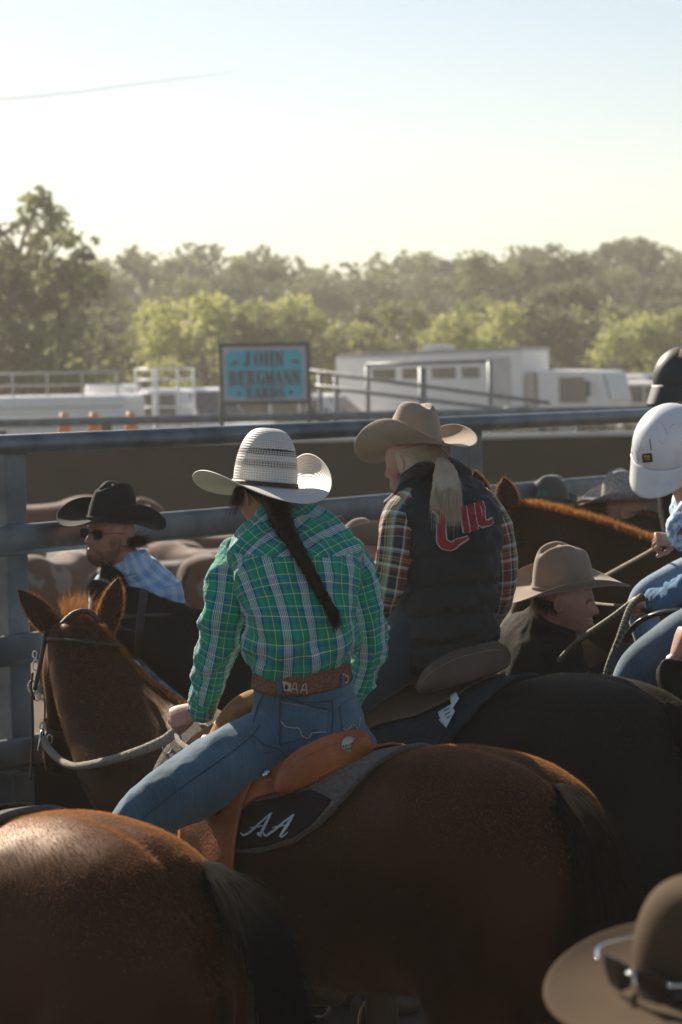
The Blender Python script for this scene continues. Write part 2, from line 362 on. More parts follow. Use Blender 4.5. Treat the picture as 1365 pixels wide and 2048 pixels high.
for u, v, a, b in ((0, H_/2+.02, W_+.09, .045), (0, -H_/2-.02, W_+.09, .045), (-W_/2-.022, 0, .045, H_), (W_/2+.022, 0, .045, H_)): fm.box(sp(u, v, 0), (a, .05, b), (sgx, sgn, sgz))
build(fm, 'frame', MT['sign_frame'], sg, smooth=False, bevel=.004)
for s_ in (-1, 1): build(M().box(sp(s_*(W_/2+.022), -H_/2-.30, -.04), (.05, .05, 1.0), (sgx, sgn, (0, 0, 1))), 'support', MT['sign_frame'], sg, smooth=False)
for s_ in (-1, 1): build(M().box(sp(s_*(W_/2+.022), -H_/2-.16, .05), (.12, .05, .09), (sgx, sgn, (0, 0, 1))), 'clamp', MT['steel'], sg, smooth=False, bevel=.01)
for txt, x0, x1, y0, h in (('JOHN', -.30, .14, .10, .19), ('BERGMANN', -.50, .50, -.15, .19), ('YARDS', -.28, .28, -.325, .14)):
    k = W_/1.17
    m1 = M(); word(m1, txt, x0*k, x1*k+(.14*k if txt == 'JOHN' else 0), y0, h, lambda u, v, o: sp(u, v, o), .007, grow=.009); build(m1, 'letter_outline', MT['letter_edge'], sg, smooth=False)
    m2 = M(); word(m2, txt, x0*k, x1*k+(.14*k if txt == 'JOHN' else 0), y0, h, lambda u, v, o: sp(u, v, o), .0125); build(m2, 'lettering', MT['letter'], sg, smooth=False)
m2 = M()
for cx_, cy_, an, ln in ((-.40, .14, .5, .13), (.41, .15, -.25, .13)):
    pl = [(cx_+math.cos(an)*q*ln/2-math.sin(an)*w2, cy_+math.sin(an)*q*ln/2+math.cos(an)*w2) for q, w2 in ((-1, 0), (-.3, .022), (.4, .028), (1, .0), (.4, -.02), (-.3, -.015))]
    build(M().prism([sp(u, v, .008) for u, v in pl], sgn*.004), 'ornament', MT['letter'], sg, smooth=False)
for cx_ in (-.355, .345):
    build(M().prism([sp(cx_+.028*math.cos(a), -.255+.03*math.sin(a), .008) for a in np.linspace(0, 2*math.pi, 14)[:-1]], sgn*.004), 'ornament', MT['letter'], sg, smooth=False)

# ---- loading race of sloping rails
lr = thing('loading_ramp', 'grey steel loading ramp rails sloping in front of the white trailer', 'ramp', (*XY(760, 45), ground_z(0, 45)))
def rod(m, a, b, r): return tube([a, b], r, 2, 8, m=m)
for a, b in (((620, 742, 45), (1100, 806, 45)), ((630, 772, 45), (1020, 820, 45)), ((735, 730, 47), (980, 722, 47)), ((1000, 818, 47), (1060, 815, 47))):
    build(rod(M(), P(*a), P(*b), .036), 'rail', MT['steel'], lr)
for px, y0 in ((735, 732), (845, 735), (980, 722), (672, 745), (640, 745)):
    a = P(px, y0, 46); b = np.array([a[0], a[1], ground_z(0, 46)]); build(rod(M(), a, b, .045 if px != 845 else .075), 'post', MT['steel'], lr)
# ---- power line
pl = [P(-40, 202, 60), P(0, 199, 60), P(130, 187, 60), P(300, 165, 60), P(400, 153, 60), P(478, 143, 60), P(700, 96, 60.)]
tag(build(tube([list(q_)+[.014*(1-k_/24)**.6+.0005] for k_, q_ in enumerate(spl(pl[:6], 24))], None, 60, 6), 'power_line', MT['dusty_white']), 'thin faint power line crossing the sky above the trees', 'cable')
# ---- vehicles
def wheel(t, c, r, wd, ax):
    ax = unit(ax); w_ = M()
    G = loft([list(np.array(c)-ax*wd/2)+[r*.9], list(np.array(c)-ax*wd*.35)+[r], list(np.array(c)+ax*wd*.35)+[r], list(np.array(c)+ax*wd/2)+[r*.9]], 8, 28, lat=(0, 0, 1), cap=False, add=False)
    o = build(w_.grid(G), 'wheel', MT['tyre'], t); 
    build(loft([list(np.array(c)-ax*(wd/2+.005))+[r*.55], list(np.array(c)+ax*(wd/2+.005))+[r*.55]], 4, 20, lat=(0, 0, 1), cap=False), 'rim', MT['grey_metal'], o)
def vehicle_frame(px, d, yaw): 
    q = P(px, 800, d); gz = ground_z(q[0], q[1]); c, s = math.cos(yaw), math.sin(yaw)
    o = np.array([q[0], q[1], gz]); fx = np.array([c, s, 0]); fy = np.array([-s, c, 0]); fz = np.array([0, 0, 1.])
    return o, lambda x, y, z: o+fx*x+fy*y+fz*z, (fx, fy, fz)
# horse truck
o_, T_, ax_ = vehicle_frame(886, 72, R(-24))
ht = thing('horse_truck', 'long white livestock truck with four dark windows and cab at right', 'truck', o_)
L1 = 2.95; h0, h1 = .75, 2.90
G = [T_(-L1, -1.2, 2.0), T_(-L1+.8, -1.2, h0), T_(L1, -1.2, h0), T_(L1, -1.2, h1), T_(-L1, -1.2, h1-.10)]
build(M().prism(G, ax_[1]*2.4), 'body', MT['white_paint'], ht, smooth=False, bevel=.05)
build(M().prism([T_(-L1+.1, -1.22, h1-.06), T_(L1+.02, -1.22, h1+.02), T_(L1+.02, -1.22, h1+.08), T_(-L1+.1, -1.22, h1+.0)], ax_[1]*2.44), 'roof', MT['dusty_white'], ht, smooth=False)
for k, (a, b) in enumerate(((-1.75, -1.0), (-.78, -.2), (.15, .9), (1.1, 1.65))):
    wf = build(M().box(T_((a+b)/2, -1.205, 2.28), (b-a+.1, .03, .42), ax_), 'window', MT['white_paint'], ht, smooth=False)
    build(M().box(T_((a+b)/2, -1.225, 2.28), (b-a, .02, .32), ax_), 'pane', MT['glass'], wf, smooth=False)
build(M().box(T_(2.25, -1.205, 1.8), (.7, .02, 1.8), ax_), 'door', MT['dusty_white'], ht, smooth=False)
build(M().box(T_(0, 0, .85), (5.2, .9, .3), ax_), 'chassis', MT['tyre'], ht, smooth=False)
build(M().box(T_(-.1, 0, h1+.12), (.75, .7, .22), ax_), 'roof_vent', MT['dusty_white'], ht, smooth=False, bevel=.03)
cb = [T_(L1+.45, -1.15, .7), T_(L1+2.5, -1.15, .7), T_(L1+2.55, -1.15, 1.4), T_(L1+2.35, -1.15, 2.25), T_(L1+.45, -1.15, 2.32)]
build(M().prism(cb, ax_[1]*2.3), 'cab', MT['white_paint'], ht, smooth=False, bevel=.08)
build(M().prism([T_(L1+1.1, -1.17, 1.35), T_(L1+1.95, -1.17, 1.35), T_(L1+1.85, -1.17, 2.08), T_(L1+1.1, -1.17, 2.08)], ax_[1]*.03), 'side_window', MT['glass'], ht, smooth=False)
build(M().prism([T_(L1+2.58, -1.0, 1.42), T_(L1+2.58, 1.0, 1.42), T_(L1+2.41, 1.0, 2.15), T_(L1+2.41, -1.0, 2.15)], ax_[0]*.02), 'windscreen', mat('sky_glass', (.16, .24, .27), .1, .05, 2, .8), ht, smooth=False)
build(M().box(T_(L1+2.0, -1.32, 1.75), (.08, .22, .45), ax_), 'mirror', MT['tyre'], ht, smooth=False, bevel=.02)
build(M().box(T_(L1+.2, -.9, 1.4), (.25, .3, 1.7), ax_), 'exhaust_stack', MT['grey_metal'], ht, smooth=False, bevel=.03)
for x in (-1.2, -.1, L1+1.3):
    for y in (-1.05, 1.05): wheel(ht, T_(x, y, .5), .5, .3, ax_[1])
# car and vans
def wagon(name, label, cat, px, d, yaw, L=4.6, Wd=1.85, Ht=1.85, van=False, paint=None):
    o_, T_, ax_ = vehicle_frame(px, d, yaw); t = thing(name, label, cat, o_); h = L/2
    if van: pr = [(-h, .35), (h, .35), (h+.03, .9), (h-.35, 1.15), (h-1.0, Ht), (-h+.05, Ht), (-h, Ht-.1)]
    else: pr = [(-h, .45), (h, .45), (h+.02, .95), (h-.1, 1.08), (h-1.1, 1.17), (h-1.6, Ht-.06), (h-2.0, Ht), (-h+.2, Ht), (-h, 1.1)]
    build(M().prism([T_(x, -Wd/2, z) for x, z in pr], ax_[1]*Wd), 'body', paint or MT['white_paint'], t, smooth=False, bevel=.07)
    zz0, zz1 = (1.2, Ht-.15) if not van else (1.15, Ht-.25)
    for a, b in ((-h+.3, -h+1.2), (-h+1.3, -h+2.1), (-h+2.2, -h+2.85)):
        if van and a < h-2.6: continue
        for sgn_ in (-1, 1): build(M().box(T_((a+b)/2, sgn_*(Wd/2+.004), (zz0+zz1)/2), (b-a, .012, zz1-zz0), ax_), 'side_window', MT['glass'], t, smooth=False, bevel=.02)
    xw0, xw1 = (h-1.1, h-1.58) if not van else (h-.37, h-.95)
    build(M().prism([T_(xw0+.03, -Wd/2+.12, 1.2), T_(xw0+.03, Wd/2-.12, 1.2), T_(xw1+.03, Wd/2-.2, Ht-.1), T_(xw1+.03, -Wd/2+.2, Ht-.1)], ax_[0]*.012), 'windscreen', MT['glass'], t, smooth=False)
    build(M().box(T_(h+.03, 0, .8), (.04, Wd*.55, .25), ax_), 'grille', MT['tyre'], t, smooth=False)
    build(M().box(T_(h+.04, 0, .5), (.14, Wd*.95, .2), ax_), 'bumper', MT['chrome'], t, smooth=False, bevel=.03)
    for s_ in (-1, 1): build(loft([list(T_(h-.02, s_*Wd*.38, .85))+[.1], list(T_(h+.05, s_*Wd*.38, .85))+[.09]], 4, 16, lat=(0, 0, 1)), 'headlight', MT['chrome'], t)
    for s_ in (-1, 1): build(M().box(T_(h-1.5, s_*(Wd/2+.1), 1.25), (.1, .16, .14), ax_), 'wing_mirror', MT['tyre'], t, smooth=False, bevel=.02)
    for x in (-h+.85, h-.85):
        for y in (-Wd/2+.1, Wd/2-.1): wheel(t, T_(x, y, .37), .37, .24, ax_[1])
    return t
wagon('parked_car', 'white four wheel drive wagon parked left of the turquoise sign', 'car', 372, 62, R(-38), 4.7, 1.9, 2.0)
wagon('van', 'white van parked just right of the livestock truck cab', 'van', 1262, 84, R(-50), 4.9, 1.9, 2.15, van=True)
wagon('parked_car', 'pale dusty wagon at the far right behind the dark riding helmet', 'car', 1338, 80, R(-60), 4.5, 1.85, 1.9, paint=MT['dusty_white'])
wagon('parked_car', 'white car partly hidden behind the posts of the loading ramp', 'car', 628, 70, R(-20), 4.5, 1.85, 1.75)
# white stock trailer with rail crate
o_, T_, ax_ = vehicle_frame(110, 50, R(-6))
st = thing('stock_trailer', 'long low white stock trailer with open railings on its roof', 'trailer', o_)
build(M().box(T_(-.6, 0, 1.4), (4.6, 2.2, 1.3), ax_), 'body', MT['white_paint'], st, smooth=False, bevel=.12)
for k in range(3): build(M().box(T_(-.6, -1.115, 1.0+.4*k), (4.5, .02, .03), ax_), 'side_rib', MT['dusty_white'], st, smooth=False)
for z in (2.25, 2.5): build(rod(M(), T_(-2.9, -1.0, z), T_(1.6, -1.0, z), .022), 'roof_rail', MT['dusty_white'], st)
for k in range(7): build(rod(M(), T_(-2.8+.72*k, -1.0, 2.05), T_(-2.8+.72*k, -1.0, 2.5), .02), 'roof_stanchion', MT['dusty_white'], st)
for x in (-1.4, -.4): 
    for y in (-1.0, 1.0): wheel(st, T_(x, y, .4), .4, .25, ax_[1])
o_, T_, ax_ = vehicle_frame(332, 52, R(-6))
cr_ = thing('stock_crate_truck', 'white railed stock crate truck behind the white four wheel drive', 'truck', o_)
build(M().box(T_(0, 0, 1.05), (1.7, 2.0, .25), ax_), 'tray', MT['dusty_white'], cr_, smooth=False, bevel=.02)
for z in (1.4, 1.7, 2.0, 2.28, 2.5): build(rod(M(), T_(-.45, -1.0, z), T_(.45, -1.0, z), .022), 'crate_rail', MT['white_paint'], cr_)
for z in (1.4, 1.7, 2.0, 2.28, 2.5): build(rod(M(), T_(.45, -1.0, z), T_(.45, 1.0, z), .022), 'crate_rail', MT['white_paint'], cr_)
for x, y in ((-.45, -1), (0, -1), (.45, -1), (.45, 1), (-.45, 1)): build(rod(M(), T_(x, y, 1.15), T_(x, y, 2.52), .028), 'crate_post', MT['white_paint'], cr_)
build(M().box(T_(-1.15, 0, 1.35), (.9, 1.8, 1.7), ax_), 'cab', MT['white_paint'], cr_, smooth=False, bevel=.1)
build(M().box(T_(-1.15, -.905, 1.75), (.6, .012, .5), ax_), 'side_window', MT['glass'], cr_, smooth=False)
for x in (-1.1, .2):
    for y in (-.9, .9): wheel(cr_, T_(x, y, .4), .4, .25, ax_[1])
# orange safety cones
cn0 = None
for px, lb in ((128, 'orange safety cone standing left of the sign fence post, the leftmost one'), (188, 'orange safety cone standing just right of the sign fence post'), (262, 'orange safety cone in front of the stock crate truck')):
    q = P(px, 800, 36); gz = ground_z(q[0], q[1])+.6
    if cn0 is None:
        t = thing('safety_cone', lb, 'cone', (q[0], q[1], gz), 'orange cones behind the sign fence')
        build(loft([[q[0], q[1], gz+1.22, .05], [q[0], q[1], gz+1.6, .035]], 3, 16, cap=False) if False else loft([[q[0], q[1], gz+.8, .16], [q[0], q[1], gz+1.2, .11], [q[0], q[1], gz+1.52, .06]], 8, 18, cap=False), 'cone', MT['orange'], t)
        build(M().box((q[0], q[1], gz+.78), (.38, .38, .05)), 'base', MT['orange'], t, smooth=False, bevel=.01)
        cn0 = t; cq = q
    else:
        c = copy_tree(cn0); c.location = (q[0], q[1], gz); c['label'] = lb
# platform the cones stand on
q = P(190, 800, 36)
tag(build(M().box((q[0], q[1], ground_z(0, 36)+.72), (2.2, .6, 1.44)), 'concrete_block', MT['dusty_white'], smooth=False, bevel=.03), 'pale concrete block under the orange cones', 'block')
# ---- trees
MT['bark'] = mat('eucalypt_bark', (.16, .13, .10), .9, .3, 6, .1)
def leafmat(name, c1, c2):
    m, n, b = newmat(name); N = n.nodes; L = n.links
    at = N.new('ShaderNodeTexNoise'); at.inputs['Scale'].default_value = .9; at.inputs['Detail'].default_value = 5
    tc = N.new('ShaderNodeTexCoord'); L.new(tc.outputs['Object'], at.inputs[0])
    rp = N.new('ShaderNodeValToRGB'); L.new(at.outputs[0], rp.inputs[0]); rp.color_ramp.elements[0].position = .35; rp.color_ramp.elements[1].position = .65
    rp.color_ramp.elements[0].color = (*c1, 1); rp.color_ramp.elements[1].color = (*c2, 1); L.new(rp.outputs[0], b.inputs['Base Color'])
    b.inputs['Roughness'].default_value = .6; b.inputs['Specular IOR Level'].default_value = .3
    t = N.new('ShaderNodeBsdfTranslucent'); L.new(rp.outputs[0], t.inputs[0]); mx = N.new('ShaderNodeMixShader'); mx.inputs[0].default_value = .45
    L.new(b.outputs[0], mx.inputs[1]); L.new(t.outputs[0], mx.inputs[2]); L.new(mx.outputs[0], N['Material Output'].inputs[0]); return m
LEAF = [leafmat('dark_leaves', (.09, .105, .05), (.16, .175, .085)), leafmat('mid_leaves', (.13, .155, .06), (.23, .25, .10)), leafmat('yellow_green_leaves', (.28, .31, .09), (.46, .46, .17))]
def leaves(name, clumps, per, size, seed):
    rg = np.random.default_rng(seed); C = []
    for (c, r) in clumps:
        n = max(12, int(per*r*r)); d = rg.normal(size=(n, 3)); d /= np.linalg.norm(d, axis=1)[:, None]
        rad = r*(rg.random(n)**.45)[:, None]*np.array([1, 1, .78]); C.append(np.array(c)+d*rad*(.85+.3*rg.random((n, 1))))
    C = np.concatenate(C); n = len(C)
    a = rg.normal(size=(n, 3)); a /= np.linalg.norm(a, axis=1)[:, None]; b = rg.normal(size=(n, 3)); b = np.cross(a, b); b /= np.linalg.norm(b, axis=1)[:, None]
    s = size*(.6+.8*rg.random((n, 1)))
    V = np.stack([C-a*s, C+b*s*.5, C+a*s, C-b*s*.5], 1).reshape(-1, 3)
    me = bpy.data.meshes.new(name); me.vertices.add(4*n); me.vertices.foreach_set('co', V.ravel()); me.loops.add(4*n); me.polygons.add(n)
    me.loops.foreach_set('vertex_index', np.arange(4*n)); me.polygons.foreach_set('loop_start', np.arange(n)*4); me.update(); me.validate(); return me
def make_tree(kind, H, W2, seed):
    """returns (trunk mesh, crown mesh) for a tree of height H standing at the origin"""
    rg = random.Random(seed); m = M(); cl = []
    if kind == 'gum' and H > 0:
        tube([[0, 0, -.3, .28], [.1, .1, H*.25, .22], [-.1, 0, H*.5, .16], [.1, .1, H*.8, .08]], None, 14, 8, m=m)
        for k in range(24):
            z = H*(.25+.71*rg.random()); a = rg.random()*6.28; rr = W2*(.35+.65*math.sin(min(1, (z/H))*2.6)**.5)*(.35+.65*rg.random())
            e = (math.cos(a)*rr, math.sin(a)*rr, z); tube([[0, 0, z*.7, .09], [e[0]*.5, e[1]*.5, z*.9, .06], [*e, .02]], None, 6, 5, m=m)
            cl.append((e, .26+.36*rg.random()))
            for q in range(3): cl.append(((e[0]+rg.uniform(-.8, .8), e[1]+rg.uniform(-.8, .8), e[2]+rg.uniform(-.6, .5)), .2+.3*rg.random()))
    elif kind == 'umbrella':
        tube([[0, 0, -.3, .25], [.2, 0, H*.4, .17], [0, .1, H*.7, .12]], None, 10, 8, m=m)
        for k in range(16):
            a = k*.39*2.6; rr = W2*(.3+.7*rg.random()); z = H*(.88+.12*(1-(rr/W2)**2)); e = (math.cos(a)*rr, math.sin(a)*rr, z)
            tube([[0, 0, H*.55, .08], [e[0]*.6, e[1]*.6, H*.75, .05], [*e, .02]], None, 6, 5, m=m); cl.append((e, .45+.35*rg.random()))
    else:
        tube([[0, 0, -.3, .25], [.1, .1, H*.3, .18], [0, 0, H*.75, .07]], None, 10, 8, m=m)
        n = 34 if kind == 'dome' else 26
        for k in range(n):
            a = rg.random()*6.28; v = rg.random(); z = H*(.12+.8*v); prof = math.sqrt(max(.04, 1-((z/H-.42)/.6)**2)); rr = W2*prof*(.25+.75*rg.random()**.6)
            e = (math.cos(a)*rr, math.sin(a)*rr, z); cl.append((e, (.55+.55*rg.random())*(H/7)**.5))
            if k % 3 == 0: tube([[0, 0, z*.5, .07], [*e, .02]], None, 4, 5, m=m)
    tm = mesh_from(m.V(), m.f, 'trunk'); tm.materials.append(MT['bark'])
    cm = leaves('crown', cl, 190 if kind != 'dome' else 260, .15, seed); return tm, cm
PROTO = {}
def place_tree(kind, var, px, topy, d, leaf, label, group=None, H0=8, W2=2.4):
    q = P(px, topy, d); gz = ground_z(q[0], q[1]); h = q[2]-gz; key = (kind, var, leaf)
    if key not in PROTO:
        tm, cm = make_tree(kind, H0, W2, hash_(kind)+var*13); cm.materials.append(LEAF[leaf]); PROTO[key] = (tm, cm, H0)
    tm, cm, H0 = PROTO[key]; s = h/H0
    t = thing({'gum': 'gum_tree', 'umbrella': 'umbrella_tree', 'round': 'bushy_tree', 'dome': 'domed_tree'}[kind], label, 'tree', (q[0], q[1], gz), group)
    t.scale = (s*random.uniform(.9, 1.15), s, s); t.rotation_euler = (0, 0, random.uniform(0, 6.28))
    for nm, me in (('trunk', tm), ('crown', cm)):
        link(nm, me, t)
    return t
def hash_(s): return sum(ord(c)*(i+3) for i, c in enumerate(s)) % 97
place_tree('gum', 4, 22, 378, 70, 1, 'tall open crowned gum tree at the left edge of the photo', W2=2.3)
place_tree('gum', 5, 62, 402, 73, 1, 'third tall gum tree rising between the two left gums', W2=2.3)
place_tree('gum', 2, 118, 440, 74, 0, 'second tall gum tree beside the leftmost gum', W2=2.4)
place_tree('gum', 3, -20, 470, 66, 0, 'dark lower gum tree cut off by the left edge')
place_tree('dome', 1, 1122, 495, 125, 0, 'dark rounded dome shaped tree above the truck cab')
place_tree('umbrella', 1, 1258, 487, 150, 0, 'thin umbrella shaped tree on the right skyline')
place_tree('gum', 2, 610, 505, 125, 0, 'feathery tree poking above the skyline right of the sign') if False else None
GB = 'hazy dark trees along the skyline'
sky_t = [(215, 520, 150), (295, 500, 140), (352, 540, 135), (420, 548, 130), (500, 518, 128), (565, 532, 135), (620, 548, 140), (668, 556, 138), (748, 545, 135), (806, 538, 150), (862, 545, 140), (905, 520, 128), (965, 502, 120), (1025, 515, 122), (1185, 540, 118), (1225, 530, 130), (1310, 555, 125), (1352, 535, 120), (1075, 525, 130), (1400, 550, 125), (160, 530, 120)]
for i, (px, ty, d) in enumerate(sky_t):
    nm = ['first', 'second', 'third', 'fourth', 'fifth', 'sixth', 'seventh', 'eighth', 'ninth', 'tenth', 'eleventh', 'twelfth', 'thirteenth', 'fourteenth', 'fifteenth', 'sixteenth', 'seventeenth', 'eighteenth', 'nineteenth', 'twentieth', 'twenty-first']
    place_tree(['round', 'gum', 'round', 'dome'][i % 4], i % 3, px, ty, d, 0 if i % 3 else 1, 'hazy dark skyline tree, %s from the left in the back row' % nm[sorted(range(len(sky_t)), key=lambda k: sky_t[k][0]).index(i)], GB)
near_t = [(20, 690, 70), (95, 700, 75), (165, 640, 85), (235, 668, 84), (290, 690, 74), (345, 600, 88), (400, 592, 85), (455, 585, 88), (520, 600, 86), (560, 596, 90), (605, 615, 88), (660, 650, 90), (705, 642, 92), (760, 590, 96), (805, 600, 92), (860, 632, 88), (915, 622, 90), (960, 600, 92), (1010, 610, 88), (1060, 590, 92), (1110, 560, 96), (1150, 570, 98), (1205, 600, 92), (1255, 640, 88), (1290, 625, 92), (1330, 612, 90), (1375, 618, 90), (-40, 600, 80), (250, 590, 100), (190, 560, 104)]
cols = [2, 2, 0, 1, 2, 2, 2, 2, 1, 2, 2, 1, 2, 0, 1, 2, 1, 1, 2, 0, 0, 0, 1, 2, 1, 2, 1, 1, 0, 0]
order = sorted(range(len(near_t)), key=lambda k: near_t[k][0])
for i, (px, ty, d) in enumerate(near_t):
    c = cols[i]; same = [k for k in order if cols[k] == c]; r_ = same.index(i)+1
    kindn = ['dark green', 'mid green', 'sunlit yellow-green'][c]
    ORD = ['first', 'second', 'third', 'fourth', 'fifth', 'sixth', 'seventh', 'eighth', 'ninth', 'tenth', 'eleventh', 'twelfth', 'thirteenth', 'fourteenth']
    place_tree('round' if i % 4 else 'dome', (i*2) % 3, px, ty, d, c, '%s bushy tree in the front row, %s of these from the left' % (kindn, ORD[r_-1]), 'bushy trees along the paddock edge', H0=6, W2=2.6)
# far wood closing the gaps
rg = np.random.default_rng(3); cl = []
for k in range(420):
    x = rg.uniform(-45, 45); y = rg.uniform(150, 185); z = ground_z(x, y)+rg.uniform(0, 8.0)
    cl.append(((x, y, z), rg.uniform(1.0, 2.2)))
for k in range(260):
    x = rg.uniform(-28, 28); y = rg.uniform(92, 112); z = ground_z(x, y)+rg.uniform(0, 2.6)
    cl.append(((x, y, z), rg.uniform(.8, 1.6)))
me = leaves('far_wood', cl, 55, .32, 11); me.materials.append(LEAF[0]); o = link('far_wood', me); tag(o, 'far hazy belt of scrub and trees closing the paddock', 'wood', kind='stuff')
# ------------------------------------------------------------------ hair and fur
def strands(name, roots, dirs, lens, width, m, parent, curve=None, jit=.15, seed=1, seg=3, lean=None):
    rg = np.random.default_rng(seed); n = len(roots); roots = np.asarray(roots, float); dirs = np.asarray(dirs, float)
    dirs = dirs/(np.linalg.norm(dirs, axis=1)[:, None]+1e-9); dirs = dirs+rg.normal(size=(n, 3))*jit; dirs /= np.linalg.norm(dirs, axis=1)[:, None]
    lens = (np.full(n, lens) if np.isscalar(lens) else np.asarray(lens))*rg.uniform(.6, 1.2, n)
    cv = np.zeros((n, 3)) if curve is None else np.broadcast_to(np.asarray(curve, float), (n, 3))
    wd = np.cross(dirs, rg.normal(size=(n, 3))); wd /= np.linalg.norm(wd, axis=1)[:, None]+1e-9
    lv = []
    for k in range(seg+1):
        t = k/seg; c = roots+dirs*(lens*t)[:, None]+cv*(lens*t*t)[:, None]; ww = width*(1-t*.92)/2
        lv += [c-wd*ww, c+wd*ww]
    V = np.stack(lv, 1).reshape(-1, 3)-WL[parent]; st = 2*(seg+1)
    q = np.array([[2*k, 2*k+1, 2*k+3, 2*k+2] for k in range(seg)]); Q = (np.arange(n)[:, None, None]*st+q[None]).reshape(-1)
    me = bpy.data.meshes.new(name); me.vertices.add(len(V)); me.vertices.foreach_set('co', V.ravel()); nf = n*seg
    me.loops.add(4*nf); me.polygons.add(nf); me.loops.foreach_set('vertex_index', Q); me.polygons.foreach_set('loop_start', np.arange(nf)*4)
    me.update(); me.validate(); me.materials.append(m); o = link(name, me, parent); WL[o] = WL[parent]; return o
def scatter(V, Fc, n, mask=None, seed=1):
    rg = np.random.default_rng(seed); Q = np.array([list(f)[:3] for f in Fc]+[[f[0], f[2], f[3]] for f in Fc if len(f) == 4])
    a, b, c = V[Q[:, 0]], V[Q[:, 1]], V[Q[:, 2]]; N = np.cross(b-a, c-a); ar = np.linalg.norm(N, axis=1)/2; N = N/(2*ar[:, None]+1e-12)
    wgt = ar.copy()
    if mask is not None: wgt = wgt*mask((a+b+c)/3, N)
    idx = rg.choice(len(Q), n, p=wgt/wgt.sum()); u = rg.random((n, 2)); s = u.sum(1) > 1; u[s] = 1-u[s]
    return a[idx]+(b-a)[idx]*u[:, :1]+(c-a)[idx]*u[:, 1:], N[idx]
def hairmat(name, col, rough=.45, tr=.35, var=.4):
    m, n, b = newmat(name); b.inputs['Base Color'].default_value = (*col, 1); b.inputs['Roughness'].default_value = rough; b.inputs['Specular IOR Level'].default_value = .08
    tn = n.nodes.new('ShaderNodeTexNoise'); tn.inputs['Scale'].default_value = 30; tc = n.nodes.new('ShaderNodeTexCoord'); n.links.new(tc.outputs['Object'], tn.inputs[0])
    rp = n.nodes.new('ShaderNodeValToRGB'); n.links.new(tn.outputs[0], rp.inputs[0]); rp.color_ramp.elements[0].color = (*[c*(1-var) for c in col], 1); rp.color_ramp.elements[1].color = (*[min(1, c*(1+var)) for c in col], 1)
    n.links.new(rp.outputs[0], b.inputs['Base Color']); t = n.nodes.new('ShaderNodeBsdfTranslucent'); n.links.new(rp.outputs[0], t.inputs[0])
    mx = n.nodes.new('ShaderNodeMixShader'); mx.inputs[0].default_value = tr; n.links.new(b.outputs[0], mx.inputs[1]); n.links.new(t.outputs[0], mx.inputs[2]); n.links.new(mx.outputs[0], n.nodes['Material Output'].inputs[0]); return m
# ------------------------------------------------------------------ horse
def coat(name, c1, c2, rough=.5, spec=.06, sheen=.08, st=(1, .6, .35), gl=(.75, .36, .15), gw=.028):
    m = mat(name, c1, rough, col2=c2, sc=3.5, spec=spec, bump=.05, bsc=420, sheen=sheen, sheent=st, thr=(.3, .7), det=8)
    n = m.node_tree; g_ = n.nodes.new('ShaderNodeBsdfGlossy'); g_.inputs['Color'].default_value = (*gl, 1); g_.inputs['Roughness'].default_value = .52
    mx = n.nodes.new('ShaderNodeMixShader'); mx.inputs[0].default_value = gw; n.links.new(n.nodes['Principled BSDF'].outputs[0], mx.inputs[1]); n.links.new(g_.outputs[0], mx.inputs[2]); n.links.new(mx.outputs[0], n.nodes['Material Output'].inputs[0]); return m
MT['bay'] = coat('bay_coat', (.026, .0085, .0028), (.013, .0045, .0015))
MT['chestnut'] = coat('chestnut_coat', (.029, .0088, .0028), (.015, .0048, .0015))
MT['black_coat'] = coat('black_coat', (.008, .007, .0063), (.005, .0045, .004), .6, .08, .0, (.9, .85, .8), (.5, .42, .35), .008)
MT['dark_bay'] = coat('dark_bay_coat', (.018, .010, .007), (.011, .006, .004))
MT['shaded_matte_black_coat'] = mat('shaded_matte_black_coat', (.006, .0055, .005), .9, .2, 5, .05)  # black coat deepened to carry the shade cast on this horse
MT['tail_core'] = mat('matte_tail_core', (.008, .006, .005), .95, .2, 30, .03)
MT['hoof'] = mat('hoof_horn', (.06, .05, .04), .5)
MT['hair_bay'] = hairmat('golden_brown_sunlit_hair', (.42, .18, .058), rough=.8, tr=.5); MT['hair_orange'] = hairmat('orange_mane_hair', (.36, .16, .05), tr=.5)  # golden hair colour carries the sunlit tone of the dark coats
MT['hair_dark'] = hairmat('dark_tail_hair', (.008, .007, .0065), .9, tr=.2); MT['hair_black'] = hairmat('black_hair', (.007, .006, .0055), .8, tr=.12)
MT['hair_blackbrown'] = hairmat('sunlit_tone_black_hair', (.11, .085, .065), .6, tr=.4); MT['hair_brown'] = hairmat('brown_tail_hair', (.020, .012, .008), .8, tr=.3)  # faded brown-black hair paints the sunlit patch on the black rump
MT['leather_dark'] = mat('dark_brown_leather', (.035, .022, .016), .5, .2, 20, .5, bump=.15, bsc=150)
MT['leather_black'] = mat('black_leather', (.012, .011, .011), .4, .2, 20, .5, bump=.15, bsc=150)
MT['leather_tan'] = mat('orange_tan_leather', (.40, .115, .030), .5, .15, 14, .35, bump=.2, bsc=120, col2=(.26, .065, .016))
MT['leather_mid'] = mat('brown_saddle_leather', (.085, .05, .033), .55, .2, 14, .4, bump=.2, bsc=160)
MT['suede'] = mat('golden_suede', (.27, .13, .05), .9, .2, 30, .1, bump=.3, bsc=200, sheen=.5, sheent=(1, .7, .4))
MT['felt_grey'] = mat('grey_wool_felt', (.115, .10, .085), .95, .3, 90, .1, bump=.5, bsc=260, sheen=.2)
MT['felt_edge'] = mat('pale_fleece_edge', (.30, .27, .24), .95, .3, 120, .1, bump=.8, bsc=200, sheen=.3)
MT['navy'] = mat('dark_navy_cloth', (.02, .026, .038), .85, .2, 60, .2, bump=.2, bsc=300)
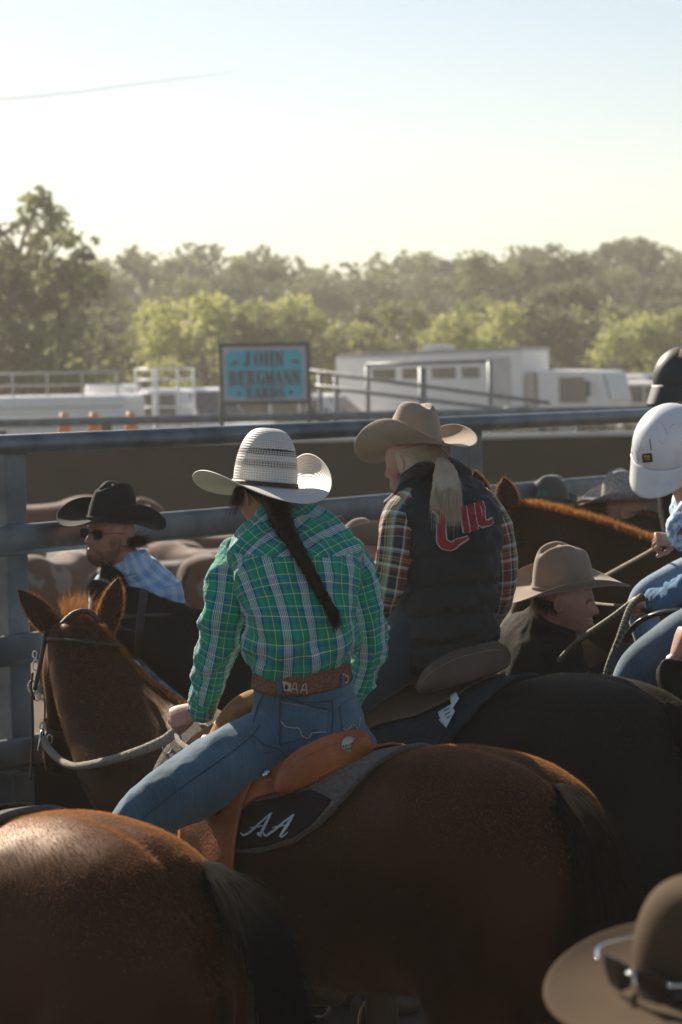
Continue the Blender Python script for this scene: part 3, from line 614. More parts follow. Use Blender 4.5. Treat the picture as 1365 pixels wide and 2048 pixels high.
MT['panel_black'] = mat('dark_brown_pad_panel', (.016, .012, .012), .85, .2, 60, .15, bump=.2, bsc=300)
MT['rope'] = mat('grey_cotton_rope', (.30, .27, .23), .9, .3, 200, .1, bump=.8, bsc=180)
MT['silver'] = mat('tarnished_silver', (.6, .6, .58), .25, .2, 40, .5, 1)
SECT = [(-.87, 1.22, 1.00, .06), (-.83, 1.33, .90, .15), (-.75, 1.42, .80, .225), (-.62, 1.49, .76, .27), (-.48, 1.525, .77, .285), (-.36, 1.53, .79, .283),
        (-.22, 1.50, .80, .275), (-.05, 1.465, .78, .285), (.12, 1.455, .76, .285), (.28, 1.475, .76, .27), (.42, 1.52, .77, .235), (.54, 1.49, .80, .21), (.66, 1.38, .86, .19), (.76, 1.26, .95, .13)]
def horse(name, label, loc, al, s, neck, head, cm, fur_m, group=None, ears=None, vox=.016, tail=None, tailm=None, mane=None, fur=0, furlen=.011, jaw=1.0, sidewise=None, zs=None):
    """al: heading angle left-and-away from the image plane; neck/head control rows are world points"""
    h = np.array([-math.cos(al), math.sin(al), 0]); l = np.array([-h[1], h[0], 0]); up = np.array([0, 0, 1.]); loc = np.array([loc[0], loc[1], 0.]); zs = zs or s
    T = lambda x, y, z: loc+(h*x+l*y)*s+up*z*zs
    t = thing(name, label, 'horse', loc, group)
    m = M(); C = [list(T(x, 0, (a+b)/2))+[w_*s, (a-b)/2*zs] for x, a, b, w_ in SECT]
    loft(C, 70, 40, lat=l, exp=2.25, m=m)
    for sg_ in (-1, 1):
        for ctrl in ([(.46, .10, 1.12, .13, .10), (.50, .15, .92, .10, .085), (.52, .15, .72, .068, .06), (.53, .14, .5, .048, .046), (.53, .14, .32, .033, .034), (.53, .14, .15, .042, .042), (.56, .14, .07, .045, .045)],
                     [(-.55, .12, 1.18, .22, .13), (-.54, .15, .92, .19, .125), (-.60, .16, .72, .11, .085), (-.70, .15, .52, .062, .05), (-.71, .14, .32, .042, .036), (-.69, .14, .15, .045, .042), (-.65, .14, .07, .047, .046)]):
            loft([list(T(x, y*sg_, z))+[a*s, b*s] for x, y, z, a, b in ctrl], 30, 20, lat=h, m=m)
        # haunch and shoulder masses
        loft([list(T(-.66, .13*sg_, 1.30))+[.10*s], list(T(-.64, .15*sg_, 1.08))+[.135*s], list(T(-.58, .15*sg_, .88))+[.11*s]], 12, 20, lat=h, m=m)
        loft([list(T(-.30, .17*sg_, 1.42))+[.05*s], list(T(-.36, .16*sg_, 1.36))+[.10*s], list(T(-.5, .15*sg_, 1.26))+[.12*s]], 12, 20, lat=h, m=m)
    base = list(T(.44, 0, 1.18))+[.15*s, .30*s]
    nk = [base]+[list(r) for r in neck]
    Ln_ = unit(l if sidewise is None else sidewise)
    def nw_(G):
        c = G.mean(1, keepdims=True); q_ = G-c; T_ = np.gradient(c[:, 0], axis=0); T_ /= np.linalg.norm(T_, axis=1)[:, None]+1e-9
        A_ = Ln_-(T_@Ln_)[:, None]*T_; A_ /= np.linalg.norm(A_, axis=1)[:, None]; B_ = np.cross(T_, A_); sg = np.sign(B_[:, 2])[:, None]; B_ = B_*sg
        a_ = (q_*A_[:, None]).sum(2); b_ = (q_*B_[:, None]).sum(2); bm = b_.max(1, keepdims=True)+1e-6; k_ = 1-.68*np.clip(b_/bm, 0, 1)**1.2
        return G-A_[:, None]*(a_*(1-k_))[..., None]
    loft(nk, 40, 32, lat=Ln_, exp=2.0, m=m, warp=nw_)
    hp = np.array(head['poll'], float); hm = np.array(head['muzzle'], float); D = unit(hm-hp); HL = np.linalg.norm(hm-hp)
    La = np.array(head['lat'], float); La = unit(La-D*(La@D)); Fn = np.cross(D, La); back = head.get('back', None)
    if back is not None and Fn@np.array(back) < 0: Fn = -Fn    # Fn: towards the jaw side
    hs = [(-.05, .045, .05, 0), (.0, .07, .085, .0), (.14, .088, .12, .012), (.28, .096, .145, .03), (.45, .078, .125, .03), (.62, .058, .085, .015), (.8, .05, .062, .0), (.95, .055, .06, -.002), (1.02, .042, .045, 0)]
    loft([list(hp+D*HL*a+Fn*o*s)+[ra*s, rb*s*.82] for a, ra, rb, o in hs], 40, 24, lat=La, m=m)
    V, Fc = remesh(m, vox*s, 14)
    q = (V-loc); lx = q@h/s; ly = q@l/s; lz = q[:, 2]/zs; N = vnormals(V, Fc)
    dsp = np.zeros(len(V)); rear = np.clip((-.35-lx)/.3, 0, 1)*np.clip((lz-.75)/.2, 0, 1)
    dsp -= .016*rear*np.exp(-(ly/.022)**2)                       # croup and buttock groove
    dsp += .008*np.exp(-((lx+.36)/.06)**2-((np.abs(ly)-.2)/.06)**2)*np.clip(lz-1.2, 0, 1)*3
    dsp += .010*np.exp(-((lx+.78)/.05)**2-((np.abs(ly)-.10)/.05)**2)
    dsp += np.array([.006*nz(p, 3.2, 4)+.0022*nz(p, 11, 1) for p in V])
    V = V+N*dsp[:, None]*s
    mm = M().add(V, Fc); body = build(mm, 'body', cm, t)
    for i_, (x, y) in enumerate(((.565, .14), (.565, -.14), (-.645, .14), (-.645, -.14))):
        build(loft([list(T(x, y, .065))+[.048*s], list(T(x+.015, y, .0))+[.062*s]], 5, 18, lat=h, cap=False), 'hoof', MT['hoof'], t)
    hz = dict(T=T, h=h, l=l, s=s, zs=zs, loc=loc, t=t, V=V, F=Fc, N=N, bvh=BVHTree.FromPolygons([Vector(v) for v in V], Fc), D=D, La=La, Fn=Fn, hp=hp, hm=hm, HL=HL)
    # ears
    for e in (ears or []):
        b0, tip, bend = np.array(e[0], float), np.array(e[1], float), np.array(e[2], float); L_ = np.linalg.norm(tip-b0)
        md_ = b0*.55+tip*.45+bend; wv = unit(np.cross(tip-b0, cf if len(e) < 4 else np.array(e[3])))
        C = [list(b0-unit(tip-b0)*.03)+[.030*s, .03*s], list(b0*.8+tip*.2+bend*.5)+[.040*s, .026*s], list(md_)+[.040*s, .020*s], list(b0*.2+tip*.8+bend*.6)+[.024*s, .012*s], list(tip)+[.004*s, .003*s]]
        em = loft(C, 24, 18, lat=wv)
        eo = build(em, 'ear', cm, t)
        Vv = em.V(); 
        pr, pn = scatter(Vv, em.f, 1500 if fur else 250, lambda c, n: np.abs(n@wv)**3+.02, seed=3)
        strands('ear_fringe', pr, pn*.6+unit(tip-b0)*.9, .014, .0011, fur_m, eo, jit=.3)
    if fur:
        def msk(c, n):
            rim = np.clip(n[:, 2]*1.6-.35, .0, 1); ff = 1-np.abs(n@cf); return (rim+.30*ff**4*(c[:, 2] > 1.0)+.002)*(c[:, 2] > .55)  # light hairs gathered on upward and outline faces to paint the sun rim
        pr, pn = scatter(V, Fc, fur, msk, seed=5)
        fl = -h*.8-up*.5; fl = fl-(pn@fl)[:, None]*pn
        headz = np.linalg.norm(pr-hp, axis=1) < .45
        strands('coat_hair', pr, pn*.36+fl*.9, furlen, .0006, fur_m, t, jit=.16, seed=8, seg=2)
    for sgn_ in (-1, 1):     # eyes
        c = hp+D*HL*.33-Fn*.035*s+La*.082*s*sgn_
        build(loft([list(c-D*.014)+[.010], list(c+D*.014)+[.010]], 5, 12, lat=La), 'eye', MT['glass'], t)
    if tail:
        C = pw(tail) if len(tail[0]) == 5 else tail
        tl = build(loft(C, 40, 18, lat=l, warp=lambda G: wrinkle(wrinkle(G, .008, 16, 2, (1, 1, .15)), .005, 60, 2, (1, 1, .08))), 'tail', MT['tail_core'], t)
        S = spl(C, 200); T_ = np.gradient(S[:, :3], axis=0); T_ /= np.linalg.norm(T_, axis=1)[:, None]
        n = 9000; ii = RNG.integers(0, 185, n); an = RNG.random(n)*6.283
        A = np.cross(T_[ii], l); A /= np.linalg.norm(A, axis=1)[:, None]; B = np.cross(T_[ii], A)
        rt = S[ii, :3]+(A*np.cos(an)[:, None]+B*np.sin(an)[:, None])*S[ii, 3:4]*.97
        strands('tail_hair', rt, T_[ii]+(A*np.cos(an)[:, None]+B*np.sin(an)[:, None])*.10, .24, .0012, tailm, tl, curve=(0, 0, -.35), jit=.11, seed=5)
    if mane:
        pts, ml, mm_, cnt, wd, dr, jt = mane; pts = crest(hz, nk) if pts is None else [np.array(hz['bvh'].find_nearest(Vector(p_[:3]))[0]) for p_ in spl([list(p_)[:3] for p_ in pts], 24)]; S = spl(pts, 300); T_ = np.gradient(S, axis=0); T_ /= np.linalg.norm(T_, axis=1)[:, None]
        ii = RNG.integers(0, 300, cnt); cr_ = np.cross(T_, np.array(dr)); cr_ /= np.linalg.norm(cr_, axis=1)[:, None]
        strands('mane', S[ii]+cr_[ii]*RNG.normal(0, wd, (cnt, 1)), np.tile(np.array(dr), (cnt, 1))+cr_[ii]*RNG.normal(0, .25, (cnt, 1)), ml, .0020, mm_, t, jit=jt, seed=4)
    return hz
def crest(hz, nk):
    S = spl([r[:3] for r in nk], 40); T_ = np.gradient(S, axis=0); o = []
    for i in range(6, 40):
        t_ = unit(T_[i]); d = np.cross(t_, cf); d = unit(d if d[2] > 0 else -d); r_ = hz['bvh'].ray_cast(Vector(S[i]), Vector(d))
        if r_[0] is not None: o.append(np.array(r_[0])-d*.003)
    return o
def locate(hz, px, py):
    o = Vector(CAM0); q = Vector(P(px, py, 5.0))-o; r_ = hz['bvh'].ray_cast(o, q.normalized())
    if r_[0] is None: return None
    p = np.array(r_[0]); d = p-hz['loc']; return (d@hz['h']/hz['s'], d@hz['l']/hz['s'], d[2]/hz['zs'], math.degrees(math.atan2(d@hz['l']/hz['s'], d[2]/hz['zs']-1.1)), (p-CAM0)@cf)
def hitpt(hz, px, py, off):
    o = Vector(CAM0); q = (Vector(P(px, py, 5.0))-o).normalized(); r_ = hz['bvh'].ray_cast(o, q)
    if r_[0] is None: r_ = hz['bvh'].find_nearest(Vector(P(px, py, (hz['T'](.1, .15, 1.4)-CAM0)@cf)))
    return np.array(r_[0])+np.array(r_[1])*off, np.array(r_[1])
def place(pxy, d, lx, z0, al, s):     # ground origin so that local (lx,0,*) sits at pixel column px and depth d
    q = P(pxy[0], pxy[1], d); h = np.array([-math.cos(al), math.sin(al), 0]); return (q-h*lx*s)[:2], q[2]/z0
def surf(hz, x, phi, off):
    o = hz['T'](x, 0, 1.1); d = hz['l']*math.sin(phi)+np.array([0, 0, 1.])*math.cos(phi); r_ = hz['bvh'].ray_cast(Vector(o), Vector(d))
    p = np.array(r_[0]) if r_[0] is not None else o+d*.35*hz['s']; return p+d*off
def shell(hz, xs, lo, hi, off, n=40, k=30, m=None):
    """sheet lying on the horse between angles lo(x) and hi(x) (degrees from the spine, + is the horse's left)"""
    G = np.zeros((n, k, 3)); X = np.linspace(xs[0], xs[-1], n)
    for i, x in enumerate(X):
        a, b = np.interp(x, xs, lo), np.interp(x, xs, hi)
        for j, f in enumerate(np.linspace(a, b, k)): G[i, j] = surf(hz, x, R(f), off if np.isscalar(off) else off(x, f))
    m = m or M(); m.grid(G, wrap=False); return m, G
AL1 = R(44)
p1_, z1_ = place((925, 1492), 6.62, -.38, 1.53, AL1, 1.0); S1 = .985
neck1 = pw([[322, 1545, 7.50, .095, .25], [238, 1445, 7.70, .080, .19], [183, 1348, 7.86, .085, .145], [155, 1278, 7.95, .080, .105]])
H1 = horse('horse', 'bay horse in the middle ridden by the woman in the green plaid shirt', p1_, AL1, S1, neck1,
           dict(poll=P(153, 1252, 8.0), muzzle=P(112, 1530, 8.22), lat=(1, .05, 0), back=(0, -1, 0)), MT['bay'], MT['hair_bay'],
           ears=[(P(112, 1262, 8.0), P(38, 1181, 8.02), P(-4, 8, 0)-P(0, 0, 0)), (P(212, 1255, 8.0), P(237, 1157, 8.02), P(6, 2, 0)-P(0, 0, 0))], zs=z1_,
           tail=[[1095, 1575, 6.46, .024, .028], [1140, 1610, 6.36, .038, .04], [1182, 1670, 6.27, .048, .048], [1205, 1750, 6.22, .056, .05], [1208, 1850, 6.21, .056, .05], [1192, 1960, 6.25, .055, .05], [1180, 2150, 6.3, .06, .05], [1180, 2300, 6.3, .02, .02]], tailm=MT['hair_brown'],
           sidewise=(.10, -.99, 0), mane=(None, .018, MT['hair_orange'], 4200, .006, (.35, -.1, 1), .3), fur=80000)
AL3 = R(46)
p3_, z3_ = place((165, 1628), 5.72, -.42, 1.53, AL3, 1.0)
H3 = horse('horse', 'bay horse in the left foreground showing only its sunlit rump and dark tail', p3_, AL3, 1.0,
           pw([[-420, 1700, 6.8, .14, .22], [-520, 1560, 7.0, .10, .16], [-580, 1420, 7.2, .08, .11]]), dict(poll=P(-600, 1400, 7.2), muzzle=P(-700, 1700, 7.5), lat=(.8, .5, 0), back=(0, -1, 0)), MT['chestnut'], MT['hair_bay'],
           ears=[(P(-620, 1410, 7.2), P(-640, 1300, 7.2), np.zeros(3)), (P(-560, 1410, 7.2), P(-560, 1300, 7.2), np.zeros(3))], zs=z3_,
           tail=[[400, 1738, 5.62, .022, .025], [450, 1772, 5.52, .028, .030], [503, 1832, 5.42, .034, .036], [540, 1920, 5.36, .036, .038], [558, 2010, 5.34, .035, .036], [560, 2150, 5.36, .036, .036], [550, 2400, 5.4, .02, .02]], tailm=MT['hair_dark'], fur=90000)
AL2 = R(40)
p2_, z2_ = place((1150, 1347), 7.45, -.38, 1.53, AL2, 1.05)
H2 = horse('horse', 'black horse behind the bay, ridden by the woman in the dark puffer vest', p2_, AL2, 1.06,
           pw([[560, 1420, 8.55, .14, .25], [430, 1330, 8.72, .11, .19], [330, 1270, 8.85, .085, .15], [262, 1215, 8.95, .07, .10]]),
           dict(poll=P(240, 1200, 8.97), muzzle=P(120, 1480, 9.1), lat=(.6, .8, 0), back=(.9, -.3, 0)), MT['black_coat'], MT['hair_blackbrown'],
           ears=[(P(212, 1195, 8.93), P(184, 1161, 8.9), np.zeros(3)), (P(238, 1180, 9.0), P(205, 1130, 9.02), np.zeros(3))], zs=z2_,
           tail=[[1345, 1430, 7.2, .04, .045], [1400, 1500, 7.1, .055, .055], [1420, 1650, 7.1, .06, .06], [1415, 1900, 7.15, .06, .06], [1410, 2200, 7.2, .02, .02]], tailm=MT['hair_black'], fur=50000, furlen=.009)
for nm, hz, L in () and (('H1', H1, [(795,1512),(745,1545),(700,1595),(650,1650),(590,1690),(520,1708),(437,1705),(300,1540),(345,1470),(390,1440),(440,1690),(520,1612),(600,1595),(680,1560),(735,1520),(655,1545),(555,1592),(925,1530),(1200,1800)]), ('H2', H2, [(1080,1350),(1000,1400),(930,1470),(885,1490),(865,1400),(940,1365),(760,1450)])):
    for a in []: print(nm, a, locate(hz, *a))
# ------------------------------------------------------------------ people builders
def skinmat(name, c):
    m = mat(name, c, .5, .12, 25, .4, bump=.06, bsc=400); b = m.node_tree.nodes['Principled BSDF']
    b.inputs['Subsurface Weight'].default_value = .12; b.inputs['Subsurface Radius'].default_value = (.01, .004, .002); return m
MT['skin'] = skinmat('fair_skin', (.42, .22, .16)); MT['skin_tan'] = skinmat('tanned_skin', (.40, .19, .13)); MT['skin_hand'] = skinmat('hand_skin', (.40, .22, .165))
MT['felt_tan'] = mat('tan_hat_felt', (.30, .235, .175), .9, .08, 12, .1, bump=.12, bsc=500, sheen=.35)
MT['felt_fawn'] = mat('fawn_hat_felt', (.24, .175, .125), .9, .08, 12, .1, bump=.12, bsc=500, sheen=.35)
MT['felt_black'] = mat('charcoal_hat_felt', (.020, .021, .019), .9, .1, 12, .1, bump=.12, bsc=500, sheen=.12)
MT['felt_greyhat'] = mat('grey_hat_felt', (.10, .095, .095), .9, .1, 12, .1, sheen=.4)
MT['felt_pale'] = mat('mottled_pale_straw', (.42, .40, .38), .85, .3, 90, .2, col2=(.20, .19, .18), bump=.3, bsc=200)
MT['felt_brownhat'] = mat('brown_hat_felt', (.11, .07, .05), .9, .1, 12, .1, sheen=.3)
MT['felt_sand'] = mat('sand_hat_felt', (.080, .054, .032), .9, .06, 12, .1, bump=.1, bsc=400)
MT['band_black'] = mat('dark_hat_band', (.02, .014, .012), .6)
def denim(name, c1, c2):
    m, n, b = newmat(name); N = n.nodes; L = n.links
    tc = N.new('ShaderNodeTexCoord'); wv = N.new('ShaderNodeTexWave'); wv.inputs['Scale'].default_value = 420; wv.inputs['Distortion'].default_value = 2; wv.bands_direction = 'DIAGONAL'
    L.new(tc.outputs['UV'], wv.inputs[0]); tn = N.new('ShaderNodeTexNoise'); tn.inputs['Scale'].default_value = 7; tn.inputs['Detail'].default_value = 8; L.new(tc.outputs['Object'], tn.inputs[0])
    mp = N.new('ShaderNodeMapping'); mp.inputs['Scale'].default_value = (260, 18, 1); L.new(tc.outputs['UV'], mp.inputs[0]); t2 = N.new('ShaderNodeTexNoise'); t2.inputs['Scale'].default_value = 1; t2.inputs['Detail'].default_value = 3; L.new(mp.outputs[0], t2.inputs[0])
    a = N.new('ShaderNodeMath'); a.operation = 'MULTIPLY_ADD'; a.inputs[1].default_value = .45; L.new(t2.outputs[0], a.inputs[0]); L.new(tn.outputs[0], a.inputs[2])
    rp = N.new('ShaderNodeValToRGB'); L.new(a.outputs[0], rp.inputs[0]); rp.color_ramp.elements[0].position = .5; rp.color_ramp.elements[1].position = 1.0
    rp.color_ramp.elements[0].color = (*c2, 1); rp.color_ramp.elements[1].color = (*c1, 1); L.new(rp.outputs[0], b.inputs['Base Color'])
    t3 = N.new('ShaderNodeTexNoise'); t3.inputs['Scale'].default_value = 22; t3.inputs['Distortion'].default_value = 1; L.new(tc.outputs['Object'], t3.inputs[0])
    a2 = N.new('ShaderNodeMath'); a2.operation = 'MULTIPLY_ADD'; a2.inputs[1].default_value = 4; L.new(t3.outputs[0], a2.inputs[0]); L.new(wv.outputs[0], a2.inputs[2])
    bp = N.new('ShaderNodeBump'); bp.inputs['Strength'].default_value = .35; bp.inputs['Distance'].default_value = .002; L.new(a2.outputs[0], bp.inputs['Height']); L.new(bp.outputs[0], b.inputs['Normal'])
    b.inputs['Roughness'].default_value = .85; b.inputs['Specular IOR Level'].default_value = .2; b.inputs['Sheen Weight'].default_value = .25; return m
MT['jeans'] = denim('faded_blue_denim', (.095, .19, .265), (.032, .078, .118)); MT['jeans_dark'] = denim('dark_navy_denim', (.035, .05, .075), (.018, .027, .045)); MT['jeans_light'] = denim('light_blue_denim', (.22, .33, .45), (.12, .2, .3))
MT['denim_shirt'] = denim('mid_blue_denim_shirt', (.08, .24, .42), (.04, .13, .26))
MT['boot'] = mat('brown_boot_leather', (.06, .035, .02), .5, .2, 20, .5)
MT['dark_jacket'] = mat('dark_oilskin_jacket', (.011, .009, .0075), .85, .25, 9, .1, bump=.4, bsc=30)
MT['tan_jacket'] = mat('brown_canvas_and_lit_sleeve', (.075, .048, .028), .85, .2, 20, .2, bump=.4, bsc=60)  # doubles as the sunlit tone of a dark jacket sleeve
MT['puffer'] = mat('black_quilted_nylon', (.012, .0125, .014), .6, .2, 9, .3, bump=.9, bsc=18)
MT['trousers'] = mat('dark_work_trousers', (.03, .028, .025), .85, .2, 9, .2)
MT['blonde'] = hairmat('blonde_hair', (.66, .54, .40), .5, .35, .2); MT['brunette'] = hairmat('dark_brown_hair', (.022, .014, .009), .4, .25, .5); MT['brown_hair'] = hairmat('brown_curly_hair', (.06, .03, .015), .5, .3, .4)
MT['helmet_white'] = mat('scuffed_white_helmet_shell', (.68, .70, .71), .35, .05, 14, .5, coat=.3, col2=(.58, .60, .61), thr=(.30, .45)); MT['helmet_black'] = mat('dark_helmet_shell', (.02, .023, .03), .55, .1, 20, .4)
W0 = (.86, .90, .92); BL = (.008, .09, .34); GRN = (.004, .33, .15); GR2 = (.012, .42, .24); TL = (.02, .38, .44); BK = (.012, .02, .03)
G_U = [(0, GRN), (.14, GR2), (.155, W0), (.175, GRN), (.36, BL), (.42, TL), (.45, W0), (.49, BL), (.515, W0), (.56, BK), (.578, W0), (.62, BK), (.638, W0), (.68, BL), (.71, W0), (.735, TL), (.76, BL), (.82, GR2), (.92, TL)]
G_V = [(0, GRN), (.20, GR2), (.22, W0), (.24, GRN), (.38, BL), (.47, GRN), (.50, BK), (.52, TL), (.55, BK), (.57, W0), (.60, BK), (.62, GRN), (.70, BL), (.80, GR2), (.86, W0), (.88, GRN)]
MT['green_plaid'] = plaid('green_blue_plaid_cotton', G_U, G_V, .075, .070, vm=.45, trans=.18, weave=.5)
RD = (.30, .055, .04); YL = (.42, .38, .16); OW = (.52, .52, .47); NV = (.03, .035, .05); OR = (.45, .22, .06); GY = (.22, .25, .25)
R_U = [(0, NV), (.16, GY), (.20, OW), (.27, YL), (.38, NV), (.41, YL), (.46, NV), (.58, OW), (.62, RD), (.76, NV), (.80, RD), (.88, OW), (.93, NV)]
R_V = [(0, NV), (.14, OW), (.20, GY), (.26, NV), (.36, OR), (.40, NV), (.43, OR), (.47, NV), (.56, OW), (.64, RD), (.72, NV), (.84, YL), (.87, NV)]
MT['red_plaid'] = plaid('brown_red_yellow_flannel', R_U, R_V, .105, .105, vm=.5, weave=.4)
LB = (.22, .42, .66); PB = (.52, .66, .82)
MT['blue_check'] = plaid('pale_blue_check_cotton', [(0, LB), (.33, PB), (.45, (.6, .72, .86)), (.7, PB), (.82, LB)], [(0, LB), (.38, PB), (.5, (.62, .74, .88)), (.72, PB)], .058, .058, vm=.5, trans=.1)
MT['floral'] = mat('pale_blue_floral_cotton', (.62, .70, .78), .8, sc=55, col2=(.16, .32, .52), thr=(.42, .56), det=2, spec=.2)
def frame(fwd, up=(0, 0, 1)):
    y = unit(fwd); x = unit(np.cross(y, unit(up))); z = np.cross(x, y); return np.array([x, y, z])
def tilt(fr, pitch=0, roll=0):      # pitch + lifts the front, roll + lowers the right side
    x, y, z = fr; c, s = math.cos(pitch), math.sin(pitch); y, z = y*c+z*s, z*c-y*s; c, s = math.cos(roll), math.sin(roll); x, z = x*c-z*s, z*c+x*s; return np.array([x, y, z])
def hat(parent, pos, fr, cm, a=.082, b=.100, h=.15, brim=.105, curl=.07, dip=.02, style='cattleman', band=None, curlr=None, name='hat', edge=None, taper=.12, bow=0.0, front=None):
    pos = np.array(pos, float); curlr = curl if curlr is None else curlr
    th = np.linspace(0, 2*math.pi, 72, endpoint=False); rows = []
    W_ = lambda q: pos+q[..., :1]*fr[0]+q[..., 1:2]*fr[1]+q[..., 2:3]*fr[2]
    ph = np.linspace(0, 1, 34); pw_ = .55 if style == 'open' else .26
    for f in ph:
        an = f*math.pi/2*.995; r_ = math.cos(an)**pw_; z = h*(math.sin(an)**(1.05 if style == 'open' else .95)); tp = 1-taper*(z/h)**1.5
        if style == 'open': tp = 1+.035*math.sin(z/h*3.1)-.02*z/h
        rows.append(np.stack([a*r_*tp*np.cos(th), b*r_*tp*np.sin(th), np.full(72, z)], 1))
    q = np.array(rows)
    if style != 'open':
        x, y, z = q[..., 0].copy(), q[..., 1].copy(), q[..., 2].copy(); top = np.clip((z/h-.72)/.28, 0, 1)
        q[..., 2] -= top*(.030*np.exp(-(x/.020)**2)*np.clip(1-(np.abs(y)/(b*.92))**4, 0, 1)) + top*.012*np.clip(y/b, 0, 1) - top*.004*np.cos(y/b*3)
        q[..., 2] -= top*.016*np.exp(-((y-b*.55)/.03)**2-((np.abs(x)-.045)/.022)**2)
        q[..., 0] *= 1-.20*np.exp(-((y-b*.62)/.040)**2)*np.clip((z/h-.35)/.5, 0, 1)
    m = M().grid(W_(q), caps=False)
    # close the crown tip
    tip = W_(q[-1].mean(0)[None])[0]; n0 = m.n; m.add([tip]+list(W_(q[-1])), [[0, 1+i, 1+(i+1) % 72] for i in range(72)])
    ho = build(m, name, cm, parent); md = ho.modifiers.new('s', 'SOLIDIFY'); md.thickness = .003; md.offset = -1
    tt = np.linspace(0, 1, 16); B_ = []
    for t in tt:
        c_, s_ = np.cos(th), np.sin(th); ss = np.abs(c_); cl = np.where(c_ < 0, curl, curlr)
        bx = (a+brim*t)*c_; by = (b+brim*1.08*t)*s_
        lift = cl*t**1.6*ss**2.0 - dip*t*np.abs(s_)**2 * (1 if front is None else np.where(s_ > 0, front, 1)); bx = bx*(1-.30*np.clip(cl/.08, 0, 2)*t*t*ss**2)
        B_.append(np.stack([bx, by, lift+bow*t*(1-t)], 1))
    B_ = np.array(B_); bo = build(M().grid(W_(B_), caps=False), 'brim', cm if not isinstance(cm, (list, tuple)) else cm[0], ho)
    md = bo.modifiers.new('s', 'SOLIDIFY'); md.thickness = .0035; md.offset = 0; md = bo.modifiers.new('u', 'SUBSURF'); md.levels = 1; md.render_levels = 1
    E = W_(B_[-1]); E = np.concatenate([E, E[:1]])
    build(tube(E, .0028, 145, 6), 'brim_edge', edge or cm, bo)
    if band:
        zz = (.004, .004+band[1]); G = np.array([np.stack([(a+.003)*np.cos(th), (b+.003)*np.sin(th), np.full(72, z)], 1) for z in zz]); G[1] *= np.array([1-.02, 1-.02, 1])
        o = build(M().grid(W_(G), caps=False), 'hat_band', band[0], ho); md = o.modifiers.new('s', 'SOLIDIFY'); md.thickness = .003; md.offset = 1
    return ho
def headM(c, fr, s=1.0, neck=None, m=None, nr=.058, smile=0):
    nu_, nv_ = 110, 84; lon = np.linspace(0, 2*math.pi, nu_, endpoint=False); lt = np.linspace(-math.pi/2*.985, math.pi/2*.985, nv_)
    lo, la = np.meshgrid(lon, lt); x = np.cos(la)*np.cos(lo); y = np.cos(la)*np.sin(lo); z = np.sin(la)
    g = lambda v, mu, sd_: np.exp(-((v-mu)/sd_)**2); ax = np.abs(x); fr_ = np.clip(y*2.2, 0, 1)
    X = .075*x; Y = .095*y; Z = .116*z
    zn = np.clip(-z, 0, 1); X = X*(1-.30*zn**1.4); Y = np.where(y < 0, Y*(1-.30*np.clip(-z-.15, 0, 1)), Y)
    Y = Y+fr_*.034*g(z, -.70, .30)*g(x, 0, .45)+fr_*.010*g(z, -.92, .12)*g(x, 0, .2)
    nzp = np.interp(z, [-.36, -.27, -.20, -.12, .02, .14, .26], [0, .016, .029, .026, .013, .006, 0]); nw = np.interp(z, [-.3, -.18, .1, .25], [.21, .19, .10, .12])
    Y = Y+fr_*nzp*np.exp(-(x/nw)**2)
    Y = Y+fr_*(.0075*g(z, -.435, .045)+.0085*g(z, -.545, .05)-.006*g(z, -.487, .02))*g(x, 0, .26)-fr_*.006*g(z, -.65, .05)*g(x, 0, .3)
    Y = Y-fr_*.013*g(ax, .36, .16)*g(z, .07, .09)+fr_*.007*g(z, .23, .07)*g(ax, .28, .28)+fr_*.005*g(ax, .52, .16)*g(z, -.18, .16)
    p = np.stack([X, Y, Z], -1)*s
    m = m or M(); G = np.array(c)+p[..., :1]*fr[0]+p[..., 1:2]*fr[1]+p[..., 2:3]*fr[2]; m.grid(G)
    for sg_ in (-1, 1):
        o = np.array(c)+(fr[0]*.073*sg_-fr[1]*.006-fr[2]*.002)*s; pts = []
        for a_ in np.linspace(-2.2, 2.5, 12): pts.append(o+(fr[1]*(-math.cos(a_)*.016)+fr[2]*(math.sin(a_)*.030)+fr[0]*sg_*(.004+.005*math.cos(a_)))*s)
        tube(pts, .0040*s, 40, 8, m=m); loft([list(o-fr[2]*.022*s)+[.010*s, .005*s], list(o+fr[2]*.02*s+fr[0]*sg_*.005)+[.013*s, .005*s]], 8, 12, lat=fr[1], m=m)
    if neck is not None: loft([list(np.array(c)-(fr[2]*.05+fr[1]*.015)*s)+[nr*.98, nr], list((np.array(c)*.4+np.array(neck)*.6))+[nr, nr*1.0], list(neck)+[nr*1.15, nr*1.1]], 16, 24, lat=fr[0], m=m)
    return m
def face_bits(t, c, fr, s=1.0, glasses=False, lips=True):
    if not glasses:
        for sg_ in (-1, 1):
            e = np.array(c)+(fr[0]*.029*sg_+fr[1]*.072+fr[2]*.008)*s
            build(loft([list(e-fr[1]*.006)+[.0095*s], list(e+fr[1]*.003)+[.0095*s]], 6, 14, lat=fr[0]), 'eye', MT['eye'], t)
MT['eye'] = mat('dark_eye', (.05, .035, .03), .3); MT['lips'] = mat('lips', (.38, .13, .11), .5)
